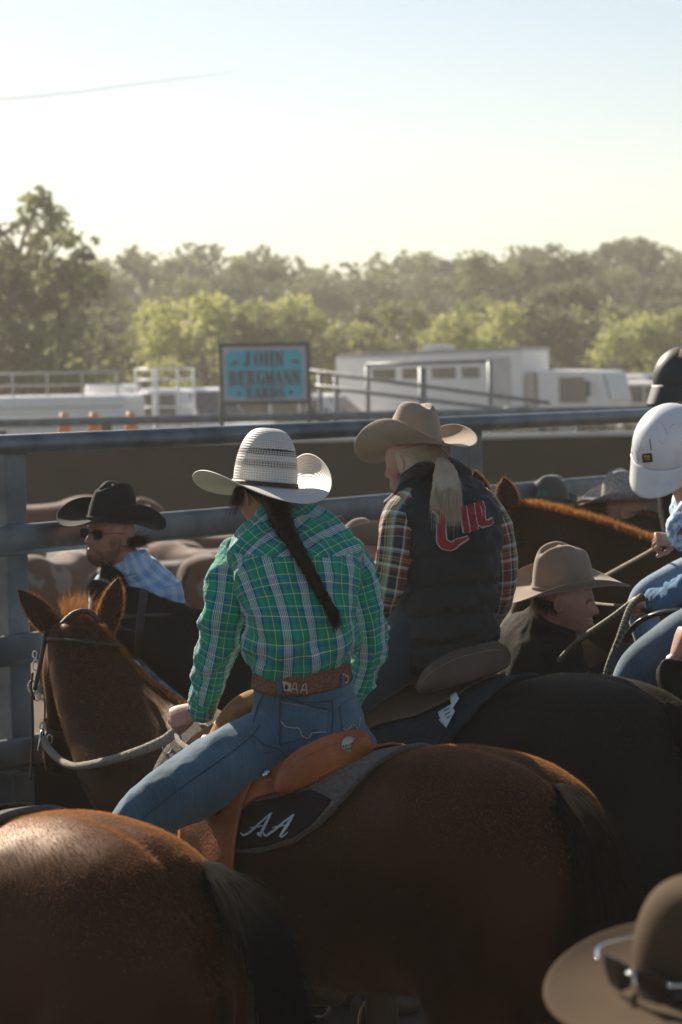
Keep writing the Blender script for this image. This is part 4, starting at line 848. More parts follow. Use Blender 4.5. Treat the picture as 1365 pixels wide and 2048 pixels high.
def handM(w, D, N, side, s=1.0, curl=(.5, .7, .5), m=None, spread=.03, thumb=(.5, .3), fist=False):
    """w wrist, D direction to the knuckles, N back-of-hand normal, side +1 thumb towards cross(D,N)"""
    m = m or M(); w = np.array(w, float); D = unit(D); N = unit(np.array(N)-D*(np.array(N)@D)); S_ = np.cross(D, N)*side
    loft([list(w-D*.03*s)+[.027*s, .021*s], list(w+D*.005)+[.027*s, .02*s], list(w+D*.035*s)+[.036*s, .018*s], list(w+D*.075*s)+[.041*s, .015*s], list(w+D*.092*s)+[.038*s, .012*s]], 18, 20, lat=S_, exp=2.4, m=m)
    for k, (o, L_, r_) in enumerate(((.031, .078, .0084), (.0105, .086, .0088), (-.0105, .080, .0083), (-.030, .064, .0074))):
        p = w+(D*(.084-.004*abs(k-1.2))+S_*o)*s; d = unit(D+S_*spread*(1.5-k)*2); pts = [list(p-d*.02*s)+[r_*s*1.05]]; pts.append(list(p)+[r_*s*1.08]); a = 0
        for j, fr_ in enumerate((.45, .31, .24)):
            a += curl[j]*(1+.08*k); dd = d*math.cos(a)-N*math.sin(a); p = p+dd*L_*fr_*s; pts.append(list(p)+[r_*s*(.98-.10*j)])
        loft(pts, 22, 12, lat=S_, m=m)
    p = w+(D*.022+S_*.026-N*.006)*s; a, b = thumb; d1 = unit(D*.75+S_*.65*a*2-N*b); pts = [list(p)+[.014*s], list(p+d1*.032*s)+[.0125*s]]
    d2 = unit(D*.95+S_*.15*a-N*b*1.4); pts += [list(p+(d1*.032+d2*.028)*s)+[.0105*s], list(p+(d1*.032+d2*.052)*s)+[.0085*s]]
    loft(pts, 18, 12, lat=N, m=m); return m
def bodymesh(t, parts, m_, vox=.0035, sm=3, core=None):
    """one skin mesh from head/neck/hand pieces, each fused smoothly, plus the covered core"""
    mm = M()
    for p in parts:
        V, Fc = remesh(p, vox if not isinstance(p, tuple) else p[1], sm); mm.add(V, Fc)
    if core is not None:
        V, Fc = remesh(core, .014, 3); mm.add(V, Fc)
    return build(mm, 'body', m_, t)
def hairwisps(t, name, roots, dirs, L_, m_, n, jit=.25, w=.0012, seed=1, curve=(0, 0, -.3)):
    rg = np.random.default_rng(seed); ii = rg.integers(0, len(roots), n); r_ = np.array(roots)[ii]+rg.normal(0, .004, (n, 3)); return strands(name, r_, np.array(dirs)[ii], L_, w, m_, t, curve=curve, jit=jit, seed=seed)
def standing(label, px, top_px, d, yaw, shirt, hatm, hatkw={}, skin=None, lean=0.0, male=True, hair=None, group=None, legs=None, headpitch=0, scale=None, name='person', armfwd=0.0, hatroll=0):
    """a whole figure on foot; (px, top_px) is the top of the hat at depth d; yaw is the facing angle (0 = +X, 90 = away)"""
    top = P(px, top_px, d); f = np.array([math.cos(yaw), math.sin(yaw), 0]); H = top[2]; s = scale or min(1.12, (H-.03)/1.86)
    zoff = H-.03-1.86*s if scale else 0
    b = np.array([top[0], top[1], 0])-f*lean*1.2; t = thing(name, label, 'person', b, group); fr = frame(f); x = fr[0]
    def Q(r_, fw, z): return b+x*r_*s+f*(fw+lean*max(0, z-.95)*1.3)*s+np.array([0, 0, z*(H-.05*s-.13)/1.66])
    hc = Q(0, .03, 1.66); hf = tilt(frame(f), headpitch)
    core = M(); loft([list(Q(0, 0, .95))+[.14*s, .10*s], list(Q(0, 0, 1.2))+[.13*s, .10*s], list(Q(0, 0, 1.4))+[.15*s, .1*s]], 10, 16, lat=x, m=core)
    hands = []
    for sg_ in (-1, 1):
        hands.append(handM(Q(.27*sg_, .06+armfwd, .88), (f*.25+np.array([0, 0, -1])), x*sg_, -sg_*1, .95*s))
    bodymesh(t, [headM(hc, hf, s, neck=Q(0, -.02, 1.46))]+hands, skin or MT['skin_tan'], .005, 3, core)
    face_bits(t, hc, hf, s)
    V_, F_ = None, None
    sh = M(); loft([list(Q(0, 0, .92))+[.17*s, .115*s], list(Q(0, .0, 1.1))+[.165*s, .115*s], list(Q(0, 0, 1.28))+[.19*s, .125*s], list(Q(0, -.01, 1.40))+[.205*s, .115*s], list(Q(0, -.015, 1.48))+[.14*s, .085*s], list(Q(0, -.01, 1.53))+[.068*s, .068*s]], 40, 40, lat=x, exp=2.3, cap=False, m=sh, warp=lambda G: wrinkle(G, .006, 9, 5))
    for sg_ in (-1, 1):
        loft([list(Q(.17*sg_, -.01, 1.43))+[.07*s], list(Q(.235*sg_, -.02, 1.30))+[.062*s], list(Q(.265*sg_, -.02, 1.12))+[.052*s], list(Q(.27*sg_, .03+armfwd*.6, .98))+[.046*s], list(Q(.27*sg_, .06+armfwd, .87))+[.038*s]], 30, 20, lat=f, m=sh, warp=lambda G: wrinkle(G, .005, 12, 7))
    build(sh, 'shirt', shirt, t)
    tr = M(); 
    for sg_ in (-1, 1): loft([list(Q(.06*sg_, 0, 1.0))+[.115*s, .12*s], list(Q(.10*sg_, 0, .85))+[.10*s, .11*s], list(Q(.11*sg_, .01, .5))+[.068*s, .072*s], list(Q(.12*sg_, 0, .12))+[.055*s, .06*s]], 24, 20, lat=x, m=tr, warp=lambda G: wrinkle(G, .005, 9, 3))
    build(tr, 'trousers', legs or MT['trousers'], t)
    for sg_ in (-1, 1): build(loft([list(Q(.12*sg_, -.06, .055))+[.04*s, .05*s], list(Q(.12*sg_, .02, .07))+[.046*s, .062*s], list(Q(.12*sg_, .12, .04))+[.045*s, .038*s], list(Q(.12*sg_, .19, .03))+[.03*s, .025*s]], 16, 16, lat=x, exp=2.5), 'boot', MT['boot'], t)
    kw = dict(cm=hatm, h=.13, curl=.07, dip=.02); kw.update(hatkw)
    hat(t, hc+(hf[2]*.050-hf[1]*.004)*s, tilt(hf, kw.pop('pitch', 0), kw.pop('roll', hatroll)), **kw)
    if hair: 
        pts = [hc+(hf[0]*.07*math.cos(a)+hf[1]*(-.085)*abs(math.sin(a)) - hf[2]*.02)*s for a in np.linspace(.1, 3.04, 16)]
        hairwisps(t, 'hair', pts, [(p-hc)*.4+np.array([0, 0, -.12]) for p in pts], .09, hair, 700, seed=4)
    return t, hc, hf, Q
# ------------------------------------------------------------------ the woman in green plaid
up3 = np.array([0, 0, 1.])
f1 = H1['h']; hipL = unit(np.array([.72, .69, 0])); shL = unit(np.array([.93, .36, 0]))
base = H1['T'](.15, 0, 0); base[2] = 0
r1 = thing('person', 'woman rider in green plaid shirt and white straw hat with long dark braid', 'person', base)
# head and neck
hf1 = tilt(frame(np.array([-.62, .78, -.1])), R(-18), R(-4)); hc1 = P(528, 985, 7.16)
torso1 = pw([[604, 1300, 7.05, .136, .108], [604, 1288, 7.03, .154, .123], [603, 1266, 7.0, .163, .130], [602, 1245, 6.99, .157, .123], [602, 1215, 6.99, .160, .122], [597, 1160, 7.01, .180, .122], [588, 1108, 7.05, .190, .112], [578, 1068, 7.09, .150, .09], [566, 1040, 7.13, .085, .068], [560, 1022, 7.15, .060, .058]])
l1 = [hipL, hipL*.8+shL*.2, hipL*.6+shL*.4, hipL*.45+shL*.55, hipL*.2+shL*.8, shL, shL, shL, shL, shL]
core1 = loft([r[:3]+[r[3]*.85, r[4]*.85] for r in torso1[:6]], 20, 24, lat=shL)
hand1 = handM(P(403, 1420, 7.27), P(352, 1434, 7.27)-P(403, 1420, 7.27), np.array([-.15, -.75, .8]), 1, .98, curl=(.95, 1.3, .8), thumb=(.6, .9))
hand1r = handM(P(702, 1395, 7.33), P(640, 1440, 7.42)-P(702, 1395, 7.33), np.array([.3, -.2, 1.0]), -1, .9, curl=(.9, 1.1, .7))
bodymesh(r1, [headM(hc1, hf1, 1.0, neck=P(562, 1058, 7.12), nr=.052), hand1, hand1r], MT['skin'], .003, 2, core1)
face_bits(r1, hc1, hf1)
def shirtfold(G):
    nv, nu = G.shape[:2]; T1 = np.roll(G, -1, 1)-np.roll(G, 1, 1); T2 = np.gradient(G, axis=0); N_ = np.cross(T1, T2); N_ /= np.linalg.norm(N_, axis=2)[..., None]+1e-9
    o = np.zeros(G.shape)
    for j in range(nv):
        v = j/(nv-1)
        for i in range(nu):
            p = G[j, i]; lo_ = max(0, 1-v/.32)
            a = nz((p[0]*1.0+p[2]*.55, p[1], p[2]*.35), 10, 3); b_ = nz((p[0]-p[2]*.8, p[1], p[2]*.3), 13, 21); c_ = nz((p[0]*.55, p[1]*.55, p[2]*1.9), 13, 7); e_ = nz(p, 34, 5)
            o[j, i] = N_[j, i]*((1-2.4*abs(a))*.010*(1-.4*lo_)+(1-2.4*abs(b_))*.009+(1-2.6*abs(c_))*.017*lo_+e_*.003)
    return G+o
sh = M(); loft(torso1, 130, 110, lats=l1, exp=2.15, cap=False, m=sh, warp=shirtfold)
MT['green_yoke'] = plaid('green_blue_plaid_yoke', G_U, G_V, .075, .070, vm=.45, trans=.18, weave=.5, rot=R(58))
for i_, f_ in enumerate(sh.f):
    j_, k_ = divmod(i_, 110)
    if j_ < 129:
        c_ = sh.v[0][f_].mean(0); px_, py_, _ = proj(c_)
        if py_ < 1112+.10*abs(px_-590)-.0012*(px_-590)**2+(14 if abs(px_-590) < 1 else 0): sh.mi[i_] = 1
shirt = build(sh, 'shirt', [MT['green_plaid'], MT['green_yoke']], r1)
blouse = None and loft(pw([[602, 1262, 7.0, .158, .124], [603, 1300, 7.0, .168, .134], [604, 1328, 7.015, .162, .130], [604, 1345, 7.03, .143, .112]]), 40, 96, lat=hipL*.6+shL*.4, cap=False, warp=lambda G: wrinkle(wrinkle(G, .007, 9, 31, (1, 1, .5)), .004, 26, 2, (1, 1, .4)))

slv = lambda seed: (lambda G: wrinkle(wrinkle(G, .011, 11, seed, (1, 1, .8)), .004, 30, seed+3, (1, 1, 1.2)))
ls = loft(pw([[520, 1098, 7.08, .040], [494, 1106, 7.08, .058], [468, 1135, 7.07, .066], [452, 1200, 7.05, .061], [440, 1265, 7.07, .060], [428, 1320, 7.12, .054], [416, 1368, 7.19, .047], [408, 1402, 7.245, .040], [404, 1422, 7.265, .035]]), 90, 56, lat=(1, .2, 0), cap=False, warp=slv(4))
build(ls, 'sleeve', MT['green_plaid'], r1)
rs = loft(pw([[655, 1096, 7.12, .040], [682, 1104, 7.14, .056], [702, 1135, 7.17, .063], [722, 1200, 7.20, .057], [735, 1262, 7.22, .055], [736, 1310, 7.24, .049], [722, 1358, 7.28, .041], [706, 1392, 7.31, .034]]), 90, 56, lat=(1, .3, 0), cap=False, warp=slv(12))
build(rs, 'sleeve', MT['green_plaid'], r1)
cl_ = loft(pw([[408, 1400, 7.243, .0405], [403, 1430, 7.272, .0375]]), 6, 40, lat=(1, .2, 0), cap=False); build(cl_, 'cuff', MT['green_plaid'], r1, solid=.003)
cl_ = loft(pw([[712, 1376, 7.295, .038], [702, 1402, 7.32, .035]]), 6, 40, lat=(1, .2, 0), cap=False); build(cl_, 'cuff', MT['green_plaid'], r1, solid=.003)
colr = loft(pw([[566, 1052, 7.12, .082, .074], [561, 1032, 7.13, .070, .070], [556, 1012, 7.15, .064, .066]]), 10, 48, lat=shL, cap=False); build(colr, 'collar', MT['green_plaid'], r1, solid=.004)
colr = loft(pw([[568, 1062, 7.11, .104, .088], [563, 1044, 7.125, .088, .080], [556, 1012, 7.15, .067, .069]]), 10, 48, lat=shL, cap=False); build(colr, 'collar_fall', MT['green_plaid'], r1, solid=.003)
for px, py, d in ((402, 1420, 7.225), (424, 1424, 7.225)): build(loft([list(P(px, py, d))+[.0055], list(P(px, py, d-.003))+[.0055]], 3, 12, lat=(0, 0, 1), cap=False), 'button', MT['silver'], r1)
# jeans
pel = pw([[604, 1308, 7.03, .138, .106], [606, 1364, 7.05, .151, .116], [612, 1425, 7.07, .166, .134], [617, 1465, 7.08, .178, .146], [612, 1505, 7.08, .172, .142], [605, 1540, 7.08, .12, .11]])
jm = M(); loft(pel, 40, 48, lat=hipL, exp=2.2, m=jm)
loft(pw([[580, 1462, 7.04, .105], [520, 1500, 6.985, .108], [450, 1534, 6.95, .105], [390, 1570, 6.93, .100], [325, 1608, 6.92, .088], [278, 1644, 6.92, .076], [262, 1690, 6.92, .070], [285, 1790, 6.90, .062], [320, 1920, 6.88, .052], [345, 2010, 6.88, .045]]), 80, 40, lat=(0, 1, 0), m=jm)
kr = H1['T']; loft([list(P(645, 1465, 7.15))+[.105], list(kr(.30, -.24, 1.40))+[.10], list(kr(.52, -.30, 1.28))+[.075], list(kr(.45, -.33, 1.05))+[.062], list(kr(.30, -.34, .75))+[.046]], 40, 30, lat=(0, 0, 1), m=jm)
V, Fc = remesh(jm, .008, 5)
N_ = vnormals(V, Fc); dd = np.array([.0045*(1-2*abs(nz(p, 9, 3))*1.5)+.0055*math.exp(-((p[0]+.09)/.09)**2)*(1-2.6*abs(nz((p[0]*1.2+p[2]*.4, p[1], p[2]*1.2-p[0]*.9), 16, 8)))+.0012*nz(p, 40, 1) for p in V]); V = V+N_*dd[:, None]
wv_ = unit(P(262, 1640, 6.92)-P(580, 1462, 7.04)); uvq = [[((V[a]@hipL), (V[a]@wv_)) for a in f] for f in Fc]
jb = M().add(V, Fc, uvq); jeans = build(jb, 'jeans', MT['jeans'], r1)
jbvh = BVHTree.FromPolygons([Vector(v) for v in V], Fc)
def onb(bvh, px, py, off=.0):
    q = (Vector(P(px, py, 5.0))-Vector(CAM0)).normalized(); r_ = bvh.ray_cast(Vector(CAM0), q)
    if r_[0] is None: return None
    return np.array(r_[0])+np.array(r_[1])*off
def stitch(bvh, pts, r, mname, name, parent, off=.0015, n=40):
    S = spl([[*p, 0] for p in pts], n) if len(pts) > 2 else np.array([[pts[0][0]*(1-t)+pts[1][0]*t, pts[0][1]*(1-t)+pts[1][1]*t, 0] for t in np.linspace(0, 1, n)])
    w_ = [onb(bvh, a[0], a[1], off) for a in S]; w_ = [q for q in w_ if q is not None]
    if len(w_) > 3: return build(tube(w_, r, len(w_), 5), name, MT[mname], parent)
MT['thread_pale'] = mat('pale_stitching', (.42, .40, .36), .8); MT['thread_dark'] = mat('denim_seam', (.02, .04, .06), .9); MT['thread_tan'] = mat('tan_stitching', (.30, .2, .12), .8)
def patch(bvh, quad, name, m_, parent, off=.003, n=16, thick=.003, label=None):
    q = np.array(quad, float); G = np.zeros((n, n, 3)); last = None
    for i, a in enumerate(np.linspace(0, 1, n)):
        for j, b in enumerate(np.linspace(0, 1, n)):
            p = (q[0]*(1-b)+q[1]*b)*(1-a)+(q[3]*(1-b)+q[2]*b)*a; h_ = onb(bvh, p[0], p[1], off)
            if h_ is None: h_ = last if last is not None else P(p[0], p[1], 7.0)
            G[i, j] = h_; last = h_
    return build(M().grid(G, wrap=False), name, m_, parent, solid=thick, label=label)
pk = patch(jbvh, [(563, 1398), (654, 1416), (652, 1466), (559, 1492)], 'back_pocket', MT['jeans'], jeans)
stitch(jbvh, [(563, 1442), (570, 1452), (600, 1458), (604, 1471), (616, 1478), (624, 1465), (651, 1466)], .0016, 'thread_pale', 'pocket_stitching', pk, .0062)
stitch(jbvh, [(563, 1399), (654, 1417)], .0015, 'thread_dark', 'pocket_stitching', pk, .0055); stitch(jbvh, [(564, 1405), (653, 1423)], .0009, 'thread_tan', 'pocket_stitching', pk, .0055); stitch(jbvh, [(562, 1400), (559, 1490)], .0015, 'thread_dark', 'pocket_stitching', pk, .0055)
pk = patch(jbvh, [(678, 1412), (714, 1390), (718, 1450), (684, 1464)], 'back_pocket', MT['jeans'], jeans)
stitch(jbvh, [(684, 1458), (692, 1460), (700, 1452), (708, 1450), (713, 1458), (718, 1436)], .0015, 'thread_pale', 'pocket_stitching', pk, .0062)
stitch(jbvh, [(664, 1398), (666, 1430), (662, 1480)], .0015, 'thread_dark', 'seam', jeans); stitch(jbvh, [(530, 1385), (518, 1410), (507, 1445)], .0015, 'thread_dark', 'seam', jeans)
stitch(jbvh, [(560, 1392), (610, 1404), (662, 1402)], .0015, 'thread_dark', 'seam', jeans); stitch(jbvh, [(282, 1640), (350, 1585), (420, 1535), (480, 1492), (505, 1470), (520, 1450)], .0015, 'thread_dark', 'seam', jeans, .001, 70)
stitch(jbvh, [(505, 1470), (530, 1490), (560, 1500), (575, 1515)], .0015, 'thread_dark', 'seam', jeans)
# belt
beltC = pw([[605, 1364, 7.05, .157, .122], [604, 1322, 7.036, .149, .116]])
bg_ = loft(beltC, 8, 96, lat=hipL, exp=2.2, cap=False, add=False); bm = M().grid(bg_, caps=False)
MT['belt'] = mat('tooled_brown_belt_leather', (.20, .075, .036), .5, sc=150, col2=(.10, .038, .02), thr=(.40, .60), bump=.6, bsc=90)
belt = build(bm, 'belt', MT['belt'], r1, solid=.005)
bbv = BVHTree.FromPolygons([Vector(v) for v in bm.V()], bm.f)
for py0, py1 in (): pass
for k in (0, -1):
    E = bg_[k]; E = np.concatenate([E, E[:1]]); build(tube(E+(E-E.mean(0))*.028, .0011, 120, 5), 'belt_stitching', MT['thread_pale'], belt)
for px, w_ in ((560, 9), (683, 8)):
    patch(bbv, [(px-w_/2, 1349), (px+w_/2, 1350), (px+w_/2+1, 1391), (px-w_/2+1, 1390)], 'belt_loop', MT['jeans'], jeans, .006, 8, .003)
def letA(cx_, cy_, s_, bvh, parent, name, m_, r_, off):
    for pts in ([(-.5, .5), (-.3, .0), (-.1, -.5), (.12, -.55), (.2, -.2), (.28, .5)], [(-.38, .12), (.25, .10)]):
        w_ = [onb(bvh, cx_+a*s_, cy_+b*s_*1.15+a*s_*.12, off) for a, b in pts]; w_ = [q for q in w_ if q is not None]
        if len(w_) > 1: build(tube(w_, r_, 24 if len(w_) > 2 else 4, 6), name, m_, parent)
MT['belt_cream'] = mat('cream_rawhide', (.50, .42, .34), .6)
letA(590, 1376, 16, bbv, belt, 'letter', MT['belt_cream'], .0019, .0035); letA(609, 1378, 16, bbv, belt, 'letter', MT['belt_cream'], .0019, .0035)
for cx_, cy_, sx in ((575, 1371, 9), (690, 1356, 6)):
    pl = [onb(bbv, cx_+a*sx, cy_+b*11, .004) for a, b in ((-1, -.9), (.9, -.4), (.7, 1), (-.6, .9))]
    if all(q is not None for q in pl): build(M().prism(pl, np.array([-.2, -1, 0])*.003), 'belt_ornament', MT['belt_cream'], belt, smooth=False)
    pl = [onb(bbv, cx_-1+a*sx*.45, cy_+2+b*6, .0075) for a, b in ((0, -1), (.9, 0), (.3, 1), (-.8, .6), (-.7, -.3))]
    if all(q is not None for q in pl): build(M().prism(pl, np.array([-.2, -1, 0])*.002), 'belt_ornament', MT['band_black'], belt, smooth=False)
bt = loft(pw([[340, 1985, 6.9, .055], [352, 2060, 6.9, .052], [360, 2120, 6.89, .05]]), 12, 20, lat=(1, 0, 0)); loft(pw([[372, 2135, 6.86, .038, .05], [330, 2140, 6.92, .044, .05], [270, 2150, 7.0, .035, .03]]), 14, 18, lat=(0, 0, 1), m=bt); build(bt, 'boot', MT['boot'], r1)
a_ = H1['T'](.28, -.36, .72); bt = loft([list(a_)+[.052], list(a_-up3*.22)+[.05]], 10, 20, lat=(1, 0, 0)); loft([list(a_-up3*.24-f1*.04)+[.04, .05], list(a_-up3*.25+f1*.06)+[.044, .045], list(a_-up3*.26+f1*.17)+[.03, .025]], 12, 18, lat=up3, m=bt); build(bt, 'boot', MT['boot'], r1)
# straw hat
m, n, b = newmat('woven_white_straw'); N = n.nodes; L = n.links
tc = N.new('ShaderNodeTexCoord'); mp = N.new('ShaderNodeMapping'); mp.inputs['Rotation'].default_value = (0, 0, R(45)); mp.inputs['Scale'].default_value = (210, 210, 1); L.new(tc.outputs['UV'], mp.inputs[0])
ck = N.new('ShaderNodeTexChecker'); ck.inputs['Scale'].default_value = 1.0; L.new(mp.outputs[0], ck.inputs[0])
sp_ = N.new('ShaderNodeSeparateXYZ'); L.new(tc.outputs['UV'], sp_.inputs[0])
def bandnode(lo, hi):
    a = N.new('ShaderNodeMath'); a.operation = 'GREATER_THAN'; a.inputs[1].default_value = lo; L.new(sp_.outputs['Y'], a.inputs[0])
    c = N.new('ShaderNodeMath'); c.operation = 'LESS_THAN'; c.inputs[1].default_value = hi; L.new(sp_.outputs['Y'], c.inputs[0])
    e = N.new('ShaderNodeMath'); e.operation = 'MULTIPLY'; L.new(a.outputs[0], e.inputs[0]); L.new(c.outputs[0], e.inputs[1]); return e
b1, b2 = bandnode(.058, .078), bandnode(.096, .116); ad = N.new('ShaderNodeMath'); ad.operation = 'ADD'; L.new(b1.outputs[0], ad.inputs[0]); L.new(b2.outputs[0], ad.inputs[1])
hl = N.new('ShaderNodeMath'); hl.operation = 'MULTIPLY'; L.new(ad.outputs[0], hl.inputs[0]); L.new(ck.outputs['Fac'], hl.inputs[1])
iv = N.new('ShaderNodeMath'); iv.operation = 'MULTIPLY_ADD'; iv.inputs[1].default_value = -.80; iv.inputs[2].default_value = 1; L.new(hl.outputs[0], iv.inputs[0]); L.new(iv.outputs[0], b.inputs['Alpha'])
w1 = N.new('ShaderNodeTexWave'); w1.inputs['Scale'].default_value = 38; w1.bands_direction = 'Y'; L.new(tc.outputs['UV'], w1.inputs[0])
cr_n = N.new('ShaderNodeValToRGB'); cr_n.color_ramp.elements[0].color = (.52, .49, .44, 1); cr_n.color_ramp.elements[1].color = (.74, .71, .66, 1); L.new(ck.outputs['Fac'], cr_n.inputs[0]); L.new(cr_n.outputs[0], b.inputs['Base Color'])
bp = N.new('ShaderNodeBump'); bp.inputs['Strength'].default_value = .5; bp.inputs['Distance'].default_value = .002; L.new(w1.outputs[0], bp.inputs['Height']); L.new(bp.outputs[0], b.inputs['Normal'])
b.inputs['Roughness'].default_value = .6; add_trans(n, b, (.7, .66, .6), .12); MT['straw'] = m
m2_ = m.copy(); m2_.name = 'woven_straw_brim'; bb_ = m2_.node_tree.nodes['Principled BSDF']
for l_ in list(bb_.inputs['Alpha'].links): m2_.node_tree.links.remove(l_)
bb_.inputs['Alpha'].default_value = 1; MT['straw_brim'] = m2_
hp1 = P(530, 974, 7.13)
h_ = hat(r1, hp1, tilt(frame(np.array([-.46, .89, 0])), R(1), R(6)), MT['straw'], a=.092, b=.104, h=.174, brim=.138, curl=.036, curlr=.110, dip=.036, style='open', band=(MT['band_black'], .012), name='straw_hat', edge=MT['straw_brim'])
for c in h_.children:
    if c.name.startswith('brim'): c.data.materials[0] = MT['straw_brim']
th_ = np.linspace(0, 2*math.pi, 40, endpoint=False); fh_ = tilt(frame(np.array([-.46, .89, 0])), R(1), R(6))
Gl = np.array([[hp1+fh_[0]*.084*k_*math.cos(a)+fh_[1]*.096*k_*math.sin(a)+fh_[2]*z_ for a in th_] for z_, k_ in ((.0, 1), (.06, 1), (.11, .96), (.14, .8), (.158, .5), (.163, .05))])
build(M().grid(Gl, caps=False), 'vent_shade_lining', MT['band_black'], h_)  # added dark liner, stands in for shade behind the vent holes
# braid and loose hair
bp_ = pw([[552, 1000, 7.05, .042, .036], [563, 1040, 6.975, .033, .028], [588, 1086, 6.90, .023, .019], [618, 1140, 6.875, .019, .016], [645, 1190, 6.865, .016, .014], [660, 1215, 6.86, .0135, .012], [667, 1232, 6.86, .017, .014], [672, 1245, 6.86, .008, .006]])
def braidw(G):
    nv, nu = G.shape[:2]; c = G.mean(1, keepdims=True); v = np.linspace(0, 1, nv)[:, None]; u = np.linspace(0, 2*math.pi, nu, endpoint=False)[None]
    s_ = 1+.075*np.sin(v*120+np.abs(((u/math.pi) % 2)-1)*5)*np.clip((v-.12)*8, 0, 1); return c+(G-c)*s_[..., None]
braid = build(loft(bp_, 220, 30, lat=(1, 0, 0), m=None, warp=braidw), 'braid', MT['brunette'], r1)
S = spl(bp_, 160); T_ = np.gradient(S[:, :3], axis=0); ii = RNG.integers(0, 140, 2600); an = RNG.random(2600)*6.28
strands('loose_hair', S[ii, :3]+np.stack([np.cos(an), np.sin(an)*.5, np.sin(an)*0], 1)*S[ii, 3:4]*.9, T_[ii], .06, .0010, MT['brunette'], r1, jit=.10, seed=3)
ii = RNG.integers(135, 158, 500); strands('braid_tip', S[ii, :3], np.tile([.15, 0, -1], (500, 1)), .035, .0012, MT['brunette'], r1, jit=.22, seed=9)
hv = M(); G = []
for zz, rr in ((.03, 1.08), (.0, 1.09), (-.03, 1.07), (-.06, 1.0)):
    G.append([hc1+hf1[0]*math.cos(a)*.080*rr+hf1[1]*math.sin(a)*.099*rr+hf1[2]*zz for a in np.linspace(math.pi*1.20, math.pi*2.03, 40)])
build(hv.grid(np.array(G), wrap=False), 'hair_cap', MT['brunette'], r1, solid=.012)
rt = [hc1+hf1[0]*(-.076)*1.0+hf1[1]*(.03-.012*k)+hf1[2]*.03 for k in range(6)]
hairwisps(r1, 'side_hair', rt, [np.array([-.15, 0, -1])]*6, .10, MT['brown_hair'], 260, .10, .0012, 6, curve=(-.1, 0, .1))
for s_ in (-1,):
    rt = [hc1+hf1[0]*math.cos(a)*.083+hf1[1]*math.sin(a)*.100+hf1[2]*.02 for a in np.linspace(math.pi*1.05, math.pi*1.95, 30)]
    hairwisps(r1, 'back_hair', rt, [P(556, 1020, 7.06)-q for q in rt], .10, MT['brunette'], 1600, .12, .0014, 8, curve=(0, 0, 0))
# ------------------------------------------------------------------ the woman in the puffer vest
base = H2['T'](.15, 0, 0); base[2] = 0
r2 = thing('person', 'blonde woman rider in black puffer vest and tan felt hat with a ponytail', 'person', base)
d2 = 7.72; sL2 = unit(np.array([.93, .36, 0])); hL2 = unit(np.array([.75, .66, 0]))
vest = pw([[903, 1335, d2, .155, .13], [901, 1290, d2-.01, .160, .134], [899, 1240, d2-.01, .152, .130], [902, 1180, d2, .146, .128], [903, 1110, d2+.02, .153, .128], [898, 1050, d2+.06, .172, .122], [884, 1012, d2+.10, .166, .106], [866, 983, d2+.14, .112, .086], [852, 950, d2+.17, .083, .076], [846, 930, d2+.18, .078, .074]])
l2 = [hL2, hL2*.8+sL2*.2, hL2*.5+sL2*.5, sL2, sL2, sL2, sL2, sL2, sL2, sL2]
def quilt(G):
    nv, nu = G.shape[:2]; c = G.mean(1, keepdims=True); z = G[..., 2]; zt = (z+.02*np.sin(np.linspace(0, 6.28, nu))[None])/.092
    b_ = np.abs(np.sin(zt*math.pi))**.45; G = c+(G-c)*(1+.085*(b_-.6))[..., None]; return wrinkle(wrinkle(G, .006, 14, 5, (1, 1, 1.3)), .002, 45, 6, (1, 1, 1.5))
vm_ = loft(vest, 150, 90, lats=l2, exp=2.25, cap=False, warp=quilt); vobj = build(vm_, 'puffer_vest', MT['puffer'], r2)
vbv = BVHTree.FromPolygons([Vector(v) for v in vm_.V()], vm_.f)
cl_ = loft(pw([[868, 972, d2+.14, .135, .10], [856, 950, d2+.165, .103, .092], [848, 928, d2+.18, .084, .08]]), 14, 50, lat=sL2, cap=False, warp=lambda G: wrinkle(G, .003, 14, 2)); build(cl_, 'vest_collar', MT['puffer'], r2, solid=.012)
build(loft(pw([[776, 1012, d2+.08, .022, .012], [800, 994, d2+.05, .026, .014], [835, 968, d2+.06, .028, .016]]), 16, 14, lat=(0, 0, 1)), 'collar_tip', MT['puffer'], r2)
slv2 = lambda seed: (lambda G: wrinkle(wrinkle(G, .006, 10, seed, (1, 1, .6)), .002, 30, seed+3))
build(loft(pw([[850, 1000, d2+.07, .045], [828, 1012, d2+.05, .062], [808, 1042, d2+.03, .070], [797, 1100, d2, .068], [785, 1160, d2, .064], [776, 1200, d2+.03, .056], [778, 1235, d2+.09, .046], [786, 1262, d2+.15, .038]]), 80, 50, lat=(1, .2, 0), cap=False, warp=slv2(5)), 'sleeve', MT['red_plaid'], r2)
build(loft(pw([[925, 1000, d2+.14, .04], [958, 1010, d2+.12, .056], [982, 1045, d2+.11, .060], [998, 1100, d2+.11, .054], [1003, 1150, d2+.12, .050], [998, 1195, d2+.16, .044], [980, 1240, d2+.26, .038]]), 80, 50, lat=(1, .3, 0), cap=False, warp=slv2(15)), 'sleeve', MT['red_plaid'], r2)
hf2 = tilt(frame(np.array([-.80, .60, 0])), R(-14)); hc2 = P(826, 922, d2+.17)
hnd = handM(P(786, 1255, d2+.16), np.array([-.35, .3, -.9]), np.array([-.6, -.8, .1]), 1, .9, curl=(.9, 1.2, .7)); hndr = handM(P(970, 1240, d2+.31), np.array([-.6, .4, -.4]), np.array([.2, .2, 1]), -1, .9, curl=(.9, 1.2, .7))
bodymesh(r2, [headM(hc2, hf2, 1.0, neck=P(856, 985, d2+.13), nr=.054), hnd, hndr], MT['skin'], .0035, 2, loft([r[:3]+[r[3]*.8, r[4]*.8] for r in vest[2:7]], 20, 24, lat=sL2))
face_bits(r2, hc2, hf2)
